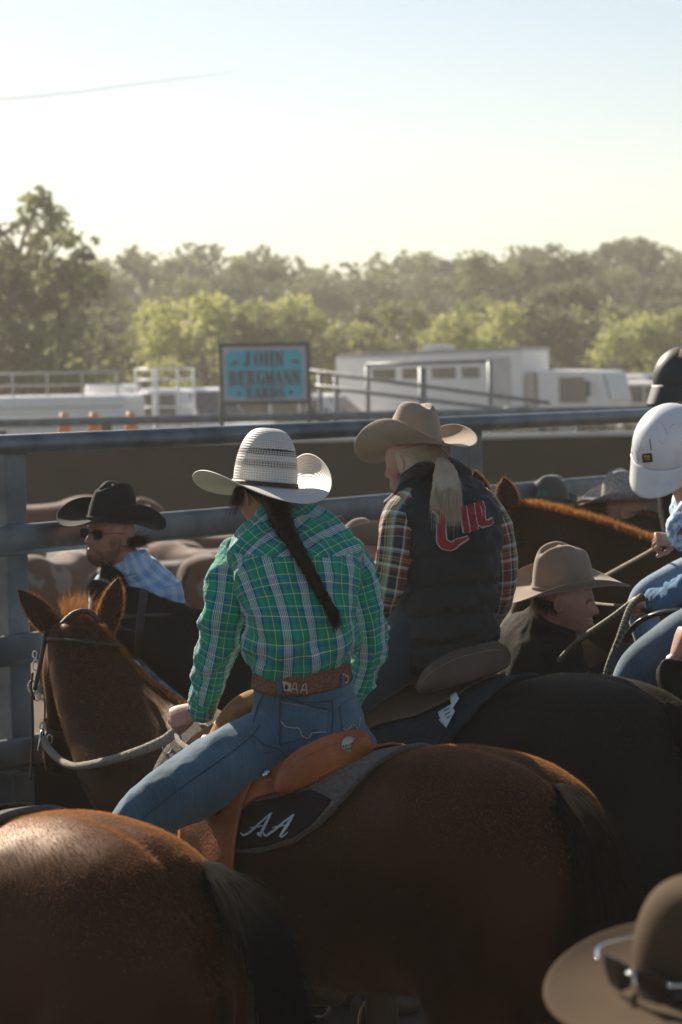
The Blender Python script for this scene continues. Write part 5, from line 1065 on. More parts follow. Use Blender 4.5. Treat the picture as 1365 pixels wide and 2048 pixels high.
hat(r2, P(831, 893, d2+.17), tilt(frame(np.array([-.62, .78, 0])), R(-7), R(5)), MT['felt_tan'], a=.082, b=.100, h=.142, brim=.122, curl=.082, dip=.028, band=(MT['felt_tan'], .008))
pt = pw([[884, 925, d2+.05, .020, .018], [891, 945, d2+.02, .036, .024], [893, 985, d2-.04, .046, .022], [893, 1030, d2-.055, .050, .02], [897, 1060, d2-.055, .040, .016], [902, 1080, d2-.055, .018, .008]])
build(loft(pt, 60, 30, lat=(1, 0, 0), warp=lambda G: wrinkle(G, .004, 60, 4, (1, 1, .05))), 'ponytail', MT['blonde'], r2)
S = spl(pt, 100); T_ = np.gradient(S[:, :3], axis=0); T_ /= np.linalg.norm(T_, axis=1)[:, None]; ii = RNG.integers(0, 70, 2200); an = RNG.random(2200)*6.28
strands('ponytail_hair', S[ii, :3]+np.stack([np.cos(an), -np.abs(np.sin(an))*.55, 0*an], 1)*S[ii, 3:4]*1.0, T_[ii], .11, .0015, MT['blonde'], r2, jit=.05, seed=3)
for zz_ in (0,):
    rt = [hc2+hf2[0]*math.cos(a)*.079+hf2[1]*math.sin(a)*.099+hf2[2]*.028 for a in np.linspace(math.pi*.92, math.pi*1.98, 40)]
    hairwisps(r2, 'hair', rt, [P(886, 930, d2+.06)-q for q in rt], .10, MT['blonde'], 2600, .10, .0015, 8, curve=(0, 0, -.1))
    G = [[hc2+hf2[0]*math.cos(a)*.080*rr+hf2[1]*math.sin(a)*.099*rr+hf2[2]*zz for a in np.linspace(math.pi*.98, math.pi*2.03, 40)] for zz, rr in ((.035, 1.0), (.0, 1.0), (-.03, .97), (-.05, .9))]
    build(M().grid(np.array(G), wrap=False), 'hair_cap', MT['blonde'], r2, solid=.008)
# vest lettering: red letters with pale edge
MT['red_letter'] = mat('red_embroidery', (.30, .016, .022), .8, .2, 200, bump=.3, bsc=300); MT['pale_letter'] = mat('pale_embroidery', (.5, .48, .46), .8)
def flatpoly(bvh, pts, off, thick, name, m_, parent, grow=0):
    c = np.mean(pts, 0); pp = [(c[0]+(p[0]-c[0])*(1+grow/(abs(p[0]-c[0])+6)), c[1]+(p[1]-c[1])*(1+grow/(abs(p[1]-c[1])+6))) for p in pts]
    w_ = [onb(bvh, p[0], p[1], off) for p in pp]; w_ = [q for q in w_ if q is not None]
    if len(w_) > 2: return build(M().prism(w_, np.array([0, -1, .05])*thick), name, m_, parent, smooth=False)
def ribbon(bvh, pts, r, rb, name, m_, parent, off, n=40):
    S = spl([[a, b, 0, w_] for a, b, w_ in pts], n) if len(pts) > 2 else np.array([[*(np.array(pts[0][:2])*(1-t)+np.array(pts[1][:2])*t), 0, pts[0][2]*(1-t)+pts[1][2]*t] for t in np.linspace(0, 1, n)])
    w_ = []
    for a in S:
        q = onb(bvh, a[0], a[1], off)
        if q is not None: w_.append(list(q)+[max(.001, a[3]*r), rb])
    if len(w_) > 3:
        d_ = unit(np.array(w_[-1][:3])-np.array(w_[0][:3])); return build(loft(w_, len(w_), 10, lats=[np.cross(d_ if len(w_) < 4 else unit(np.array(w_[min(len(w_)-1, i+1)][:3])-np.array(w_[max(0, i-1)][:3])), (0, 1, 0)) for i in range(len(w_))], exp=2.5), name, m_, parent)
for nm_, m_, g_, off in (('letter_edging', MT['pale_letter'], .0042, .008), ('lettering', MT['red_letter'], .0, .0115)):
    for pts in ([(868, 1022, .2), (882, 1034, .9), (884, 1060, 1.3), (886, 1086, 1.5), (900, 1092, 1.3), (918, 1086, .8), (936, 1076, .3)],
                [(938, 1012, 1.2), (946, 1062, 1.2)], [(952, 1008, .9), (962, 1052, .9), (974, 1048, .6)], [(958, 1006, 1.0), (966, 1048, 1.0), (982, 1040, .5)], [(925, 1018, 1.0), (932, 1066, 1.0)]):
        ribbon(vbv, [(a, b, w_*.0095+g_) for a, b, w_ in pts], 1.0, .0018, nm_, m_, vobj, off)
# dark jeans of rider two and generic legs
def legs(hz, t, m_, boots=True, hip=(.12, 1.60), knee=(.48, .33, 1.27), ank=(.30, .36, .78), seat=True, r_=1.0, sides=(-1, 1)):
    T = hz['T']; jm = M()
    if seat: loft([list(T(hip[0], 0, hip[1]-.06))+[.16*r_, .14*r_], list(T(hip[0]-.02, 0, hip[1]+.06))+[.17*r_, .14*r_], list(T(hip[0]+.0, 0, hip[1]+.16))+[.15*r_, .12*r_]], 14, 30, lat=hz['l'], m=jm)
    for sg_ in sides:
        loft([list(T(hip[0], .09*sg_, hip[1]))+[.11*r_], list(T((hip[0]+knee[0])/2, sg_*(.09+knee[1])/2*1.12, (hip[1]+knee[2])/2+.01))+[.10*r_], list(T(knee[0], knee[1]*sg_, knee[2]))+[.074*r_], list(T((knee[0]+ank[0])/2, (knee[1]+.03)*sg_, (knee[2]+ank[2])/2))+[.062*r_], list(T(ank[0], ank[1]*sg_, ank[2]))+[.045*r_]], 40, 24, lat=(0, 0, 1), m=jm)
        if boots:
            a_ = T(ank[0], ank[1]*sg_, ank[2]); b_ = loft([list(a_+up3*.05)+[.052], list(a_-up3*.22)+[.05]], 10, 20, lat=(1, 0, 0)); loft([list(a_-up3*.24-hz['h']*.04)+[.04, .05], list(a_-up3*.25+hz['h']*.06)+[.044, .045], list(a_-up3*.26+hz['h']*.17)+[.03, .025]], 12, 18, lat=up3, m=b_); build(b_, 'boot', MT['boot'], t)
    V, Fc = remesh(jm, .010, 5); N_ = vnormals(V, Fc); V = V+N_*np.array([.004*(1-2*abs(nz(p, 9, 3))*1.5) for p in V])[:, None]
    return build(M().add(V, Fc, [[(V[a]@hz['h'], V[a][2]) for a in f] for f in Fc]), 'jeans', m_, t)
legs(H2, r2, MT['jeans_dark'], hip=(.13, 1.62))
# ------------------------------------------------------------------ saddles, cloths, bridles
def poly_shell(hz, bottom_px, x_add, off, name, m_, parent, thick, up=62, both=True, n=44, front=None, back=None):
    pass
def px2(hz, L):
    o = []
    for a in L:
        q = locate(hz, *a)
        if q: o.append((q[0], math.degrees(math.atan2(q[1], q[2]-1.1))))
    return o
def cloth(hz, xs, ph, off, name, m_, parent, thick, ph0=None, n=50, k=40, edge=None, edger=.008):
    """ph: lower edge angle per x (left side); mirrored to the other side unless ph0 is given"""
    lo = [-p for p in ph] if ph0 is None else ph0
    m, G = shell(hz, xs, lo, ph, off, n, k)
    o = build(m, name, m_, parent, solid=thick)
    if edge is not None:
        rim = list(G[:, -1])+list(G[-1, ::-1])+list(G[::-1, 0])+list(G[0])+[G[0, -1]]
        build(tube(np.array(rim)[::2], edger, len(rim), 7), 'edge_binding', edge, o)
    return o, G
def dring(hz, px, py, r_, parent, off=.02, m_='silver', ratio=.75, an=0):
    p, nn = hitpt(hz, px, py, off); nn = unit(nn); e1 = unit(np.cross(nn, up3)); e2 = np.cross(nn, e1); c, s = math.cos(an), math.sin(an); e1, e2 = e1*c+e2*s, e2*c-e1*s
    pts = [p+e1*math.cos(a)*r_*ratio+e2*math.sin(a)*r_+nn*.004 for a in np.linspace(0, 2*math.pi, 20)]
    o = build(tube(pts, .0028, 44, 7), 'ring', MT[m_], parent)
    build(M().box(p+e2*-r_*1.0+nn*.003, (r_*.9, r_*.6, .008), (e1, e2, nn)), 'ring_tab', parent.data.materials[0] if parent.data else MT['leather_dark'], o, smooth=False, bevel=.002)
def saddle(hz, name, label, seatm, padlabel, padm, padedge, panelm, skirtm, xs0=0.0, fwd_=True, cof=.03, bw=1.0, up_=1.0, plate=None, plate_off=.225):
    T = hz['T']; base = T(.15, 0, 0); base[2] = hz['zs']*1.4
    pd = thing('saddle_pad', padlabel, 'saddle pad', base)
    xs = np.array([-.20, -.177, -.149, -.0885, .0125, .15, .35, .50, .62, .70, .76, .80][:12 if fwd_ else 12])*1.0; xs[7:] -= (0 if fwd_ else .16); ph = np.array([8, 22, 36, 50, 62, 69.6, 73, 74, 72, 60, 40, 20])*1.0
    pad, Gp = cloth(hz, xs, ph, .012, 'felt_pad', padm, pd, .016, edge=padedge, edger=.010)
    x2 = np.array([-.10, -.06, .0, .10, .20, .28, .38]); 
    pan_lo = np.array([40, 38, 36, 41, 46, 56, 69]); pan_hi = np.array([42, 52, 59, 65.5, 69, 70.5, 71.5])
    for sg_ in (1, -1):
        m, G = shell(hz, x2, pan_lo*sg_, pan_hi*sg_, .022, 30, 14); build(m, 'side_panel', panelm, pd, solid=.003)
    sd_ = thing('saddle', label, 'saddle', base)
    xk = np.array([-.085, -.065, 0, .05, .12, .19, .27, .345, .50, .60, .66]); xk[8:] -= (0 if fwd_ else .12); pk_ = np.array([6, 24, 32, 37, 40, 44, 56, 70, 70, 52, 30])
    sk, Gs = cloth(hz, xk, pk_, .030, 'skirt', skirtm, sd_, .009, edge=MT['leather_dark'], edger=.006)
    # flap hanging under the leg
    for sg_ in (1, -1):
        xf = np.array([.20, .26, .40, .50])+xs0; m, G = shell(hz, xf, np.array([36, 34, 32, 34])*sg_, np.array([84, 96, 100, 84])*sg_, .040, 20, 26); build(m, 'flap', skirtm, sd_, solid=.007)
        # stirrup leather and iron
        a = surf(hz, .30+xs0, R(48*sg_), .05); b_ = T(.30+xs0, .36*sg_, .62)
        build(loft([list(a)+[.014, .003], list(b_)+[.014, .003]], 8, 8, lat=hz['h'], exp=4), 'stirrup_leather', MT['leather_dark'], sd_)
        pts = [b_+hz['h']*.06*math.sin(q)*1.0+up3*(-.08+.08*math.cos(q)) for q in np.linspace(0, 2*math.pi, 18)]; build(tube(pts, .006, 40, 8), 'stirrup_iron', MT['silver'], sd_)
    # seat with raised cantle plate wrapping round behind the rider
    up_px, lo_px, (la, lb) = plate; n = 60
    U = spl([[*p, 0] for p in up_px], n); Lw = spl([[*p, 0] for p in lo_px], n); da = (T(*la)-CAM0)@cf; db = (T(*lb)-CAM0)@cf
    G = np.zeros((n, 12, 3))
    for i in range(n):
        f = i/(n-1); yt = plate_off*(math.cos(f*1.95)*.93+.07*(1-f)) if not fwd_ else .250-.205*f**1.25
        for j in range(12):
            g_ = j/11; q = Lw[i]*(1-g_)+U[i]*g_; ray = P(q[0], q[1], 1.0)-CAM0; y_ = (yt+(.014*math.sin(g_*math.pi)+.010*g_)*(math.cos(f*1.95) if not fwd_ else 1))*hz['s']
            d = (y_-(CAM0-hz['loc'])@hz['l'])/(ray@hz['l']); G[i, j] = CAM0+ray*d
    zt = [G[int(n*.2), j][2] for j in range(12)]; far = []
    for t_ in (.35, .7, 1.0): far.append([G[-1, j]*(1-t_)+(T(.17, -plate_off*.95, 0)*np.array([1, 1, 0])+np.array([0, 0, zt[j]]))*t_ for j in range(12)])
    S_ = np.zeros((n+30, 12, 3)); src = np.concatenate([G[::4], G[-1:], np.array(far)])
    for j in range(12): S_[:, j] = spl(src[:, j], n+30)
    Gf = G; G = S_
    ct = build(M().grid(G, wrap=False), 'cantle', seatm, sd_, solid=.014)
    build(tube(G[:, -1], .0085, 220, 8), 'cantle_roll', seatm, ct)
    build(tube(Gf[2:n-6, 9]-cf*.010, .0011, 160, 5), 'cantle_stitching', MT['thread_tan'], ct)
    m, Gq = shell(hz, np.array([.08, .15, .25, .36])+xs0, np.array([-14, -20, -22, -20]), np.array([14, 20, 22, 20]), lambda x, f: .036, 30, 24); build(m, 'seat', skirtm, sd_, solid=.006)
    # pommel
    pm = M(); c_ = T(.42+xs0, 0, 1.52)
    loft([list(surf(hz, .43+xs0, R(-42), .035))+[.030, .045], list(T(.42+xs0, -.09, 1.565))+[.030, .04], list(T(.41+xs0, 0, 1.60))+[.030, .042], list(T(.42+xs0, .09, 1.565))+[.030, .04], list(surf(hz, .43+xs0, R(42), .035))+[.030, .045]], 40, 20, lat=up3, m=pm)
    build(pm, 'pommel', MT['suede'] if seatm is MT['leather_tan'] else seatm, sd_)
    return sd_, sk, pd, pad, ct, G
sd1, sk1, pd1, pad1, ct1, CG1 = saddle(H1, 'saddle', 'orange tan leather saddle with round silver badge, under the woman in green plaid', MT['leather_tan'], 'grey felt saddle pad with A.A script on its dark side panel', MT['felt_grey'], MT['felt_grey'], MT['panel_black'], MT['leather_tan'], xs0=0.02, plate=([(553, 1578), (560, 1550), (576, 1524), (602, 1502), (636, 1485), (675, 1471), (710, 1465), (732, 1470), (740, 1484)], [(556, 1588), (575, 1585), (605, 1574), (640, 1561), (675, 1547), (705, 1533), (725, 1521), (736, 1513), (741, 1506)], ((.17, .20, 1.38), (-.06, .0, 1.5))))
for px, py, an in ((655, 1546, .9), (555, 1592, .3)): dring(H1, px, py, .021, sk1, .046, an=an)
p, nn = hitpt(H1, 345, 1506, .03)
pts = [p+cr*math.cos(a)*.014+cu*math.sin(a)*.02 for a in np.linspace(0, 6.283, 18)]; build(tube(pts, .0025, 36, 7), 'ring', MT['silver'], sk1)
p, nn = hitpt(H1, 546, 1566, .045); build(loft([list(p)+[.016], list(p+nn*.006)+[.013]], 4, 20, lat=up3, cap=False), 'concho', MT['silver'], sk1)
# badge
cb_ = BVHTree.FromPolygons([Vector(v) for v in M().grid(CG1, wrap=False).V()], M().grid(CG1, wrap=False).f)
bp0 = onb(cb_, 693, 1488, .006); bp1 = onb(cb_, 685, 1488, .006); bp2 = onb(cb_, 693, 1480, .006)
if bp0 is None: bp0 = P(693, 1488, 6.75); bn = -cf
else:
    bn = unit(-H1['h']*.7-cf*.6+up3*.12); bp0 = bp0+bn*.016
    if bn@cf > 0: bn = -bn
bd = build(loft([list(bp0)+[.0225], list(bp0+bn*.003)+[.0225]], 4, 32, lat=up3, cap=False), 'badge', mat('pale_engraved_badge', (.42, .40, .33), .5, .25, 300, .5, .3), ct1)
def textobj(s, size, m_, parent, origin, ex, ey, name='lettering', shear=0, ext=.0006, align='CENTER'):
    cu_ = bpy.data.curves.new(name, 'FONT'); cu_.body = s; cu_.size = size; cu_.extrude = ext; cu_.align_x = align; cu_.align_y = 'CENTER'; cu_.shear = shear
    o = bpy.data.objects.new(name, cu_); COL.objects.link(o); dg = bpy.context.evaluated_depsgraph_get(); dg.update()
    me = bpy.data.meshes.new_from_object(o.evaluated_get(dg)); bpy.data.objects.remove(o); V = np.array([v.co for v in me.vertices]); Fc = [list(p.vertices) for p in me.polygons]; bpy.data.meshes.remove(me)
    ez = unit(np.cross(ex, ey)); W_ = np.array(origin)+V[:, :1]*unit(ex)+V[:, 1:2]*unit(ey)+V[:, 2:3]*ez
    return build(M().add(W_, Fc), name, m_, parent, smooth=False)
bx = unit(np.cross(up3, bn)); bx = bx if bx@cr > 0 else -bx; by_ = np.cross(bn, bx); by_ = by_ if by_[2] > 0 else -by_
if np.cross(bx, by_)@bn < 0: pass
textobj('K & C Road', .0085, MT['band_black'], bd, bp0+bn*.0045, bx*.98+by_*.18, by_*.98-bx*.18)
textobj('CUSTOM SADDLES', .0045, MT['band_black'], bd, bp0+bn*.0045-by_*.010, bx*.98+by_*.18, by_*.98-bx*.18)
# A.A script
MT['script'] = mat('pale_blue_embroidery', (.50, .58, .62), .8)
pbv = BVHTree.FromPolygons([Vector(v) for v in H1['V']], H1['F'])
def Z8(x, y): return (230+x*600/1365, 1280+y*600/1365)
for pts in ([(607, 882, .3), (618, 893, .9), (640, 885, 1), (690, 845, .9), (740, 806, .7), (745, 804, .4)], [(742, 806, .4), (720, 845, 1.1), (700, 880, 1.1), (690, 897, .9), (682, 890, .4)], [(650, 862, .3), (680, 858, .7), (716, 852, .3)],
            [(706, 878, .3), (718, 896, .9), (745, 882, 1), (795, 845, .9), (842, 812, .7), (847, 808, .4)], [(846, 810, .4), (820, 848, 1.2), (798, 880, 1.2), (786, 900, .9), (800, 898, .5), (818, 882, .4)], [(750, 862, .3), (780, 858, .7), (818, 850, .3)], [(693, 893, 1.2), (700, 896, 1.2)]):
    ribbon(pbv, [(*Z8(a, b), w_*.0036) for a, b, w_ in pts], 1.0, .0015, 'script_letter', MT['script'], pad1, .0285, 30)
q_ = onb(pbv, 536, 1671, .036)
if q_ is not None: build(loft([list(q_)+[.0058], list(q_-cf*.002)+[.005]], 4, 14, lat=up3, cap=False), 'script_dot', MT['script'], pad1)
sd2, sk2, pd2, pad2, ct2, CG2 = saddle(H2, 'saddle', 'dark brown leather saddle under the blonde woman on the black horse', MT['leather_mid'], 'navy saddle pad with pale fleece edge and a white care label, on the black horse', MT['navy'], MT['felt_edge'], MT['navy'], MT['leather_mid'], xs0=0.03, fwd_=False, plate=([(836, 1376), (846, 1352), (872, 1326), (912, 1305), (955, 1294), (990, 1289), (1010, 1296), (1017, 1312)], [(838, 1388), (865, 1384), (900, 1375), (940, 1363), (975, 1352), (1000, 1342), (1012, 1334), (1018, 1327)], ((.20, .20, 1.38), (-.08, .0, 1.5))))
for px, py, an in ((943, 1364, .9), (865, 1402, .3)): dring(H2, px, py, .017, sk2, .040, an=an)
# care label on the pad
MT['label'] = mat('white_care_label', (.62, .66, .70), .7)
hb2 = BVHTree.FromPolygons([Vector(v) for v in H2['V']], H2['F'])
lb_ = patch(hb2, [(878, 1441), (905, 1432), (915, 1408), (922, 1404)][:0] or [(880, 1442), (914, 1424), (922, 1436), (906, 1465)], 'care_label', MT['label'], pad2, .035, 8, .001)
patch(hb2, [(912, 1410), (924, 1404), (931, 1416), (916, 1436)], 'care_label', MT['label'], pad2, .040, 6, .001)
patch(hb2, [(881, 1443), (889, 1439), (894, 1450), (888, 1452)], 'care_label_print', MT['navy'], pad2, .0385, 4, .0006)
for k in range(3): patch(hb2, [(900+k*3, 1436+k*6), (912+k*2, 1431+k*6), (913+k*2, 1432+k*6), (901+k*3, 1437.5+k*6)], 'care_label_print', MT['felt_greyhat'], pad2, .0375, 3, .0004)
# pad corner at the left foreground horse
H3pd = thing('saddle_pad', 'grey saddle pad edge with pale fleece rim at the left edge of the photo', 'saddle pad', H3['T'](.15, 0, 1.4))
cloth(H3, np.array([-.20, -.15, -.05, .2, .5]), np.array([30, 46, 60, 70, 60]), .014, 'felt_pad', MT['felt_grey'], H3pd, .016, edge=MT['felt_edge'], edger=.012)
s3 = thing('saddle', 'dark leather saddle on the left foreground horse, cut off by the left edge', 'saddle', H3['T'](.15, 0, 1.45))
cloth(H3, np.array([-.10, -.04, .1, .3, .42]), np.array([10, 28, 40, 60, 40]), .034, 'skirt', MT['leather_dark'], s3, .010, edge=MT['leather_dark'], edger=.007)
# bridle of the bay
def bridle(hz, label, lm, wide=.011, browband=True, ctrl=None):
    t = thing('bridle', label, 'bridle', hz['hp']); D, La, Fn, hp, HL, s = hz['D'], hz['La'], hz['Fn'], hz['hp'], hz['HL'], hz['s']
    bv = hz['bvh']
    def ring_at(a, tilt_=0, off=.006, name='strap', w_=wide, full=(0, 2*math.pi)):
        c = hp+D*HL*a; pts = []
        for th in np.linspace(full[0], full[1], 40):
            d = La*math.cos(th)+Fn*math.sin(th)+D*tilt_*math.sin(th); d = unit(d); r_ = bv.ray_cast(Vector(c), Vector(d), .4)
            if r_[0] is not None: pts.append(np.array(r_[0])+np.array(r_[1])*off)
        if len(pts) > 5: return build(loft([list(p)+[w_, .003] for p in pts], 60, 8, lat=D, exp=4), name, lm, t)
    ring_at(.70, 0, name='noseband'); ring_at(.12, -.55, name='throatlash', w_=.008); ring_at(.14, .25, name='browband', w_=.013, full=(math.pi*1.0, math.pi*2.0)) if browband else None
    for sg_ in (-1, 1):
        pts = []
        for a in np.linspace(.0, .84, 14):
            c = hp+D*HL*a; d = unit(La*sg_-Fn*.05); r_ = bv.ray_cast(Vector(c), Vector(d), .4)
            if r_[0] is not None: pts.append(np.array(r_[0])+np.array(r_[1])*.010)
        if len(pts) > 3: build(loft([list(p)+[.010, .003] for p in pts], 40, 8, lat=Fn, exp=4), 'cheek_strap', lm, t)
        if not pts: continue
        e = pts[-1]+La*sg_*.008 if pts else hp+D*HL*.84+La*.06*sg_
        build(tube([e+D*math.cos(a)*.036+Fn*math.sin(a)*.036 for a in np.linspace(0, 6.283, 20)], .004, 44, 7), 'bit_ring', MT['silver'], t)
    return t
b1_ = bridle(H1, 'dark leather bridle with steel rings on the bay horse', MT['leather_dark'])
for pts, r_ in (([(122, 1250), (150, 1226), (175, 1223), (200, 1243)], .009), ([(92, 1262), (86, 1300), (78, 1340), (70, 1380)], .007), ([(118, 1262), (105, 1310), (96, 1350)], .006), ([(66, 1345), (63, 1378), (70, 1400)], .004)):
    build(tube(pw([[a, b, 7.93 if i < 1 else 7.93, r_] for i, (a, b) in enumerate(pts)]), None, 30, 8), 'strap', MT['leather_dark'], b1_)
for px, py, r_ in ((72, 1330, .014), (64, 1374, .018), (75, 1392, .012), (70, 1310, .010), (84, 1452, .009), (100, 1478, .012)):
    c = P(px, py, 7.96); build(tube([c+cr*math.cos(a)*r_*.7+cu*math.sin(a)*r_*1.2 for a in np.linspace(0, 6.283, 16)], .0032, 34, 6), 'ring', MT['silver'], b1_)
build(tube(pw([[64, 1385, 7.97], [66, 1470, 7.98], [62, 1560, 8.0]]), .005, 20, 7), 'hanging_strap', MT['leather_dark'], b1_)
rn = thing('reins', 'thick grey cotton rope reins running from the bay horse bit to the rider hand', 'reins', P(88, 1480, 7.95))
build(loft(pw([[88, 1478, 7.97, .010], [94, 1492, 7.93, .013], [118, 1518, 7.82, .013], [150, 1532, 7.66, .013], [215, 1522, 7.46, .014], [290, 1498, 7.33, .015], [330, 1480, 7.29, .016], [352, 1464, 7.28, .017], [372, 1448, 7.28, .016], [385, 1438, 7.30, .012]]), 160, 12, lat=(0, 0, 1), warp=lambda G: wrinkle(G, .0012, 120, 3, (1, 1, 1), False)), 'rope', MT['rope'], rn)
build(loft(pw([[352, 1462, 7.29, .010], [365, 1490, 7.18, .010], [395, 1500, 7.1, .010], [420, 1470, 7.2, .010], [395, 1440, 7.34, .010]]), 60, 10, lat=(0, 0, 1)), 'rope_tail', MT['rope'], rn)
build(tube(pw([[94, 1490, 7.93], [108, 1510, 7.88], [111, 1520, 7.87]]), .003, 14, 6), 'snap_hook', MT['silver'], rn)
# bridle of the black horse
b2_ = bridle(H2, 'dark leather bridle on the black horse head', MT['leather_dark'])
def collarband(hz, pts, w_, name, lm, t, off=.010):
    q_ = []
    for a in spl([[*p, 0] for p in pts], 24):
        w0 = onb(hz['bvh'], a[0], a[1], off)
        if w0 is not None: q_.append(list(w0)+[w_, .003])
    if len(q_) > 3: return build(loft(q_, len(q_)*2, 8, lat=(1, .2, 0), exp=4), name, lm, t)
collarband(H2, [(290, 1172), (290, 1200), (286, 1232), (282, 1300), (280, 1380)], .016, 'headstall', MT['leather_dark'], b2_)
collarband(H2, [(228, 1250), (255, 1256), (285, 1262)], .013, 'cheek_piece', MT['leather_dark'], b2_)
c = P(268, 1335, 7.60); build(tube([P(268, 1338, 8.3)+cr*math.cos(a)*.022+cu*math.sin(a)*.026 for a in np.linspace(0, 6.283, 20)], .005, 40, 8), 'ring', MT['silver'], b2_)
# gate chain at the near post
ch = thing('chain', 'dark steel chain looped round the left fence post', 'chain', P(20, 1548, 9.0))
for k in range(9):
    c = P(-6+k*8.5, 1549-2*math.sin(k*.5)*1.5, 8.98); e2 = cu if k % 2 else -cf
    build(tube([c+cr*math.cos(a)*.014+e2*math.sin(a)*.008 for a in np.linspace(0, 6.283, 14)], .0028, 28, 6), 'link', MT['steel_old'], ch)

# forelock of the bay
rg = np.random.default_rng(12); n_ = 420; rt = np.array([P(150+rg.normal(0, 16), 1236+rg.normal(0, 5), 7.98+rg.normal(0, .02)) for _ in range(n_)])
rt = np.array([np.array(H1['bvh'].find_nearest(Vector(p_))[0]) for p_ in rt]); dr_ = np.array([unit(np.array([rg.normal(.05, .35), rg.normal(0, .3), 1.0])) for _ in range(n_)])
strands('forelock', rt, dr_, .085, .0011, MT['hair_orange'], H1['t'], jit=.12, seed=6, curve=(.1, 0, -.1))
# ------------------------------------------------------------------ other horses
AL4 = R(14)
q = P(1500, 1190, 9.4); h4 = np.array([-math.cos(AL4), math.sin(AL4), 0]); q4 = (q-h4*.35*1.1)[:2]
H4 = horse('horse', 'chestnut horse with clipped glowing orange mane carrying the rider in the white helmet', q4, AL4, 1.12,
           pw([[1330, 1225, 9.5, .13, .30], [1250, 1182, 9.6, .105, .26], [1140, 1128, 9.75, .09, .22], [1060, 1082, 9.9, .075, .17], [1010, 1052, 9.98, .065, .12]]),
           dict(poll=P(988, 1032, 10.0), muzzle=P(915, 1235, 10.3), lat=(.25, .95, 0), back=(.9, -.3, -.3)), MT['chestnut'], MT['hair_orange'],
           ears=[(P(966, 1012, 9.85), P(950, 943, 9.84), np.zeros(3)), (P(1018, 1014, 9.95), P(1008, 956, 9.95), np.zeros(3))],
           tail=[[2050, 1250, 9.1, .04, .045], [2090, 1400, 9.0, .05, .05], [2090, 1700, 9.0, .05, .05]], tailm=MT['hair_bay'],
           mane=(pw([[978, 986, 9.98], [1020, 993, 9.93], [1080, 1002, 9.86], [1140, 1022, 9.76], [1210, 1048, 9.66], [1270, 1070, 9.58], [1318, 1088, 9.52]]), .030, MT['hair_orange'], 5000, .012, (0, -.2, 1), .3), fur=12000)
q = P(1640, 1180, 11.6)[:2]
H5 = horse('horse', 'dark bay horse neck just behind the orange maned chestnut', q, R(8), 1.15,
           pw([[1420, 1150, 11.6, .14, .28], [1320, 1120, 11.65, .11, .24], [1230, 1085, 11.7, .10, .20], [1150, 1055, 11.75, .085, .16]]),
           dict(poll=P(1125, 1040, 11.8), muzzle=P(1040, 1230, 11.9), lat=(.1, 1, 0), back=(.9, 0, -.3)), MT['dark_bay'], MT['hair_brown'],
           mane=(pw([[1125, 1006, 11.75], [1180, 1016, 11.7], [1250, 1026, 11.67], [1325, 1036, 11.62]]), .02, MT['hair_bay'], 1400, .012, (0, -.2, 1), .3), ears=[], fur=0)
q = P(1540, 1400, 7.9)[:2]
H6 = horse('horse', 'very dark horse at the right edge under the rider in blue denim', q, R(38), 1.04,
           pw([[1330, 1430, 8.6, .14, .22], [1285, 1385, 8.75, .10, .16], [1250, 1345, 8.9, .08, .11]]),
           dict(poll=P(1240, 1335, 8.95), muzzle=P(1190, 1500, 9.15), lat=(.7, .7, 0), back=(.9, -.3, 0)), MT['shaded_matte_black_coat'], MT['hair_black'], ears=[], fur=0)
for hz, lb, lm in ((H4, 'dark leather bridle on the orange maned chestnut horse', MT['leather_dark']),): bridle(hz, lb, lm)
def armcore(*chains):
    m = M()
    for c_ in chains: loft([list(p_)+[.034] for p_ in c_], 60, 12, lat=(0, 1, .2), m=m)
    return m
# ------------------------------------------------------------------ man with black hat and sunglasses
MT['shades'] = mat('black_sunglass_lens', (.008, .008, .009), .15, .05, 5, .6); MT['beard'] = hairmat('brown_beard_hair', (.07, .04, .025), .6, .1, .4); MT['beard_base'] = mat('beard_shadow', (.10, .055, .035), .8, .35, 120)
f3 = R(-128)
m3, hc3, hf3, Q3 = standing('man in black cowboy hat and dark sunglasses wearing a pale blue checked shirt', 262, 968, 9.3, f3, MT['blue_check'], MT['felt_black'], dict(h=.01), scale=1.0, lean=.0, headpitch=R(0)) if False else (None,)*4
base = P(275, 1100, 9.25); base[2] = 0
m3 = thing('person', 'bearded man in black cowboy hat and dark sunglasses wearing a pale blue checked shirt', 'person', base)
hf3 = tilt(frame(np.array([-.68, -.73, 0])), R(2), R(-3)); hc3 = P(222, 1070, 9.2)
tor3 = pw([[292, 1480, 9.3, .17, .12], [290, 1390, 9.3, .17, .125], [282, 1300, 9.3, .18, .13], [274, 1215, 9.3, .195, .13], [269, 1172, 9.3, .185, .115], [263, 1146, 9.28, .13, .09], [256, 1128, 9.26, .085, .08], [250, 1110, 9.26, .072, .075]])
x3 = unit(np.array([-.86, .50, 0]))
bodymesh(m3, [headM(hc3, hf3, 1.05, neck=P(258, 1140, 9.27), nr=.062), handM(P(180, 1470, 9.1), (0, -.2, -1), (-1, 0, 0), 1), handM(P(400, 1470, 9.3), (0, -.2, -1), (1, 0, 0), -1)], MT['skin_tan'], .003, 2, loft([r[:3]+[r[3]*.85, r[4]*.85] for r in tor3[:6]], 20, 24, lat=x3))
shm = M(); loft(tor3, 90, 80, lat=x3, exp=2.2, cap=False, m=shm, warp=lambda G: wrinkle(wrinkle(G, .007, 8, 3), .003, 24, 5)); build(shm, 'shirt', MT['blue_check'], m3)
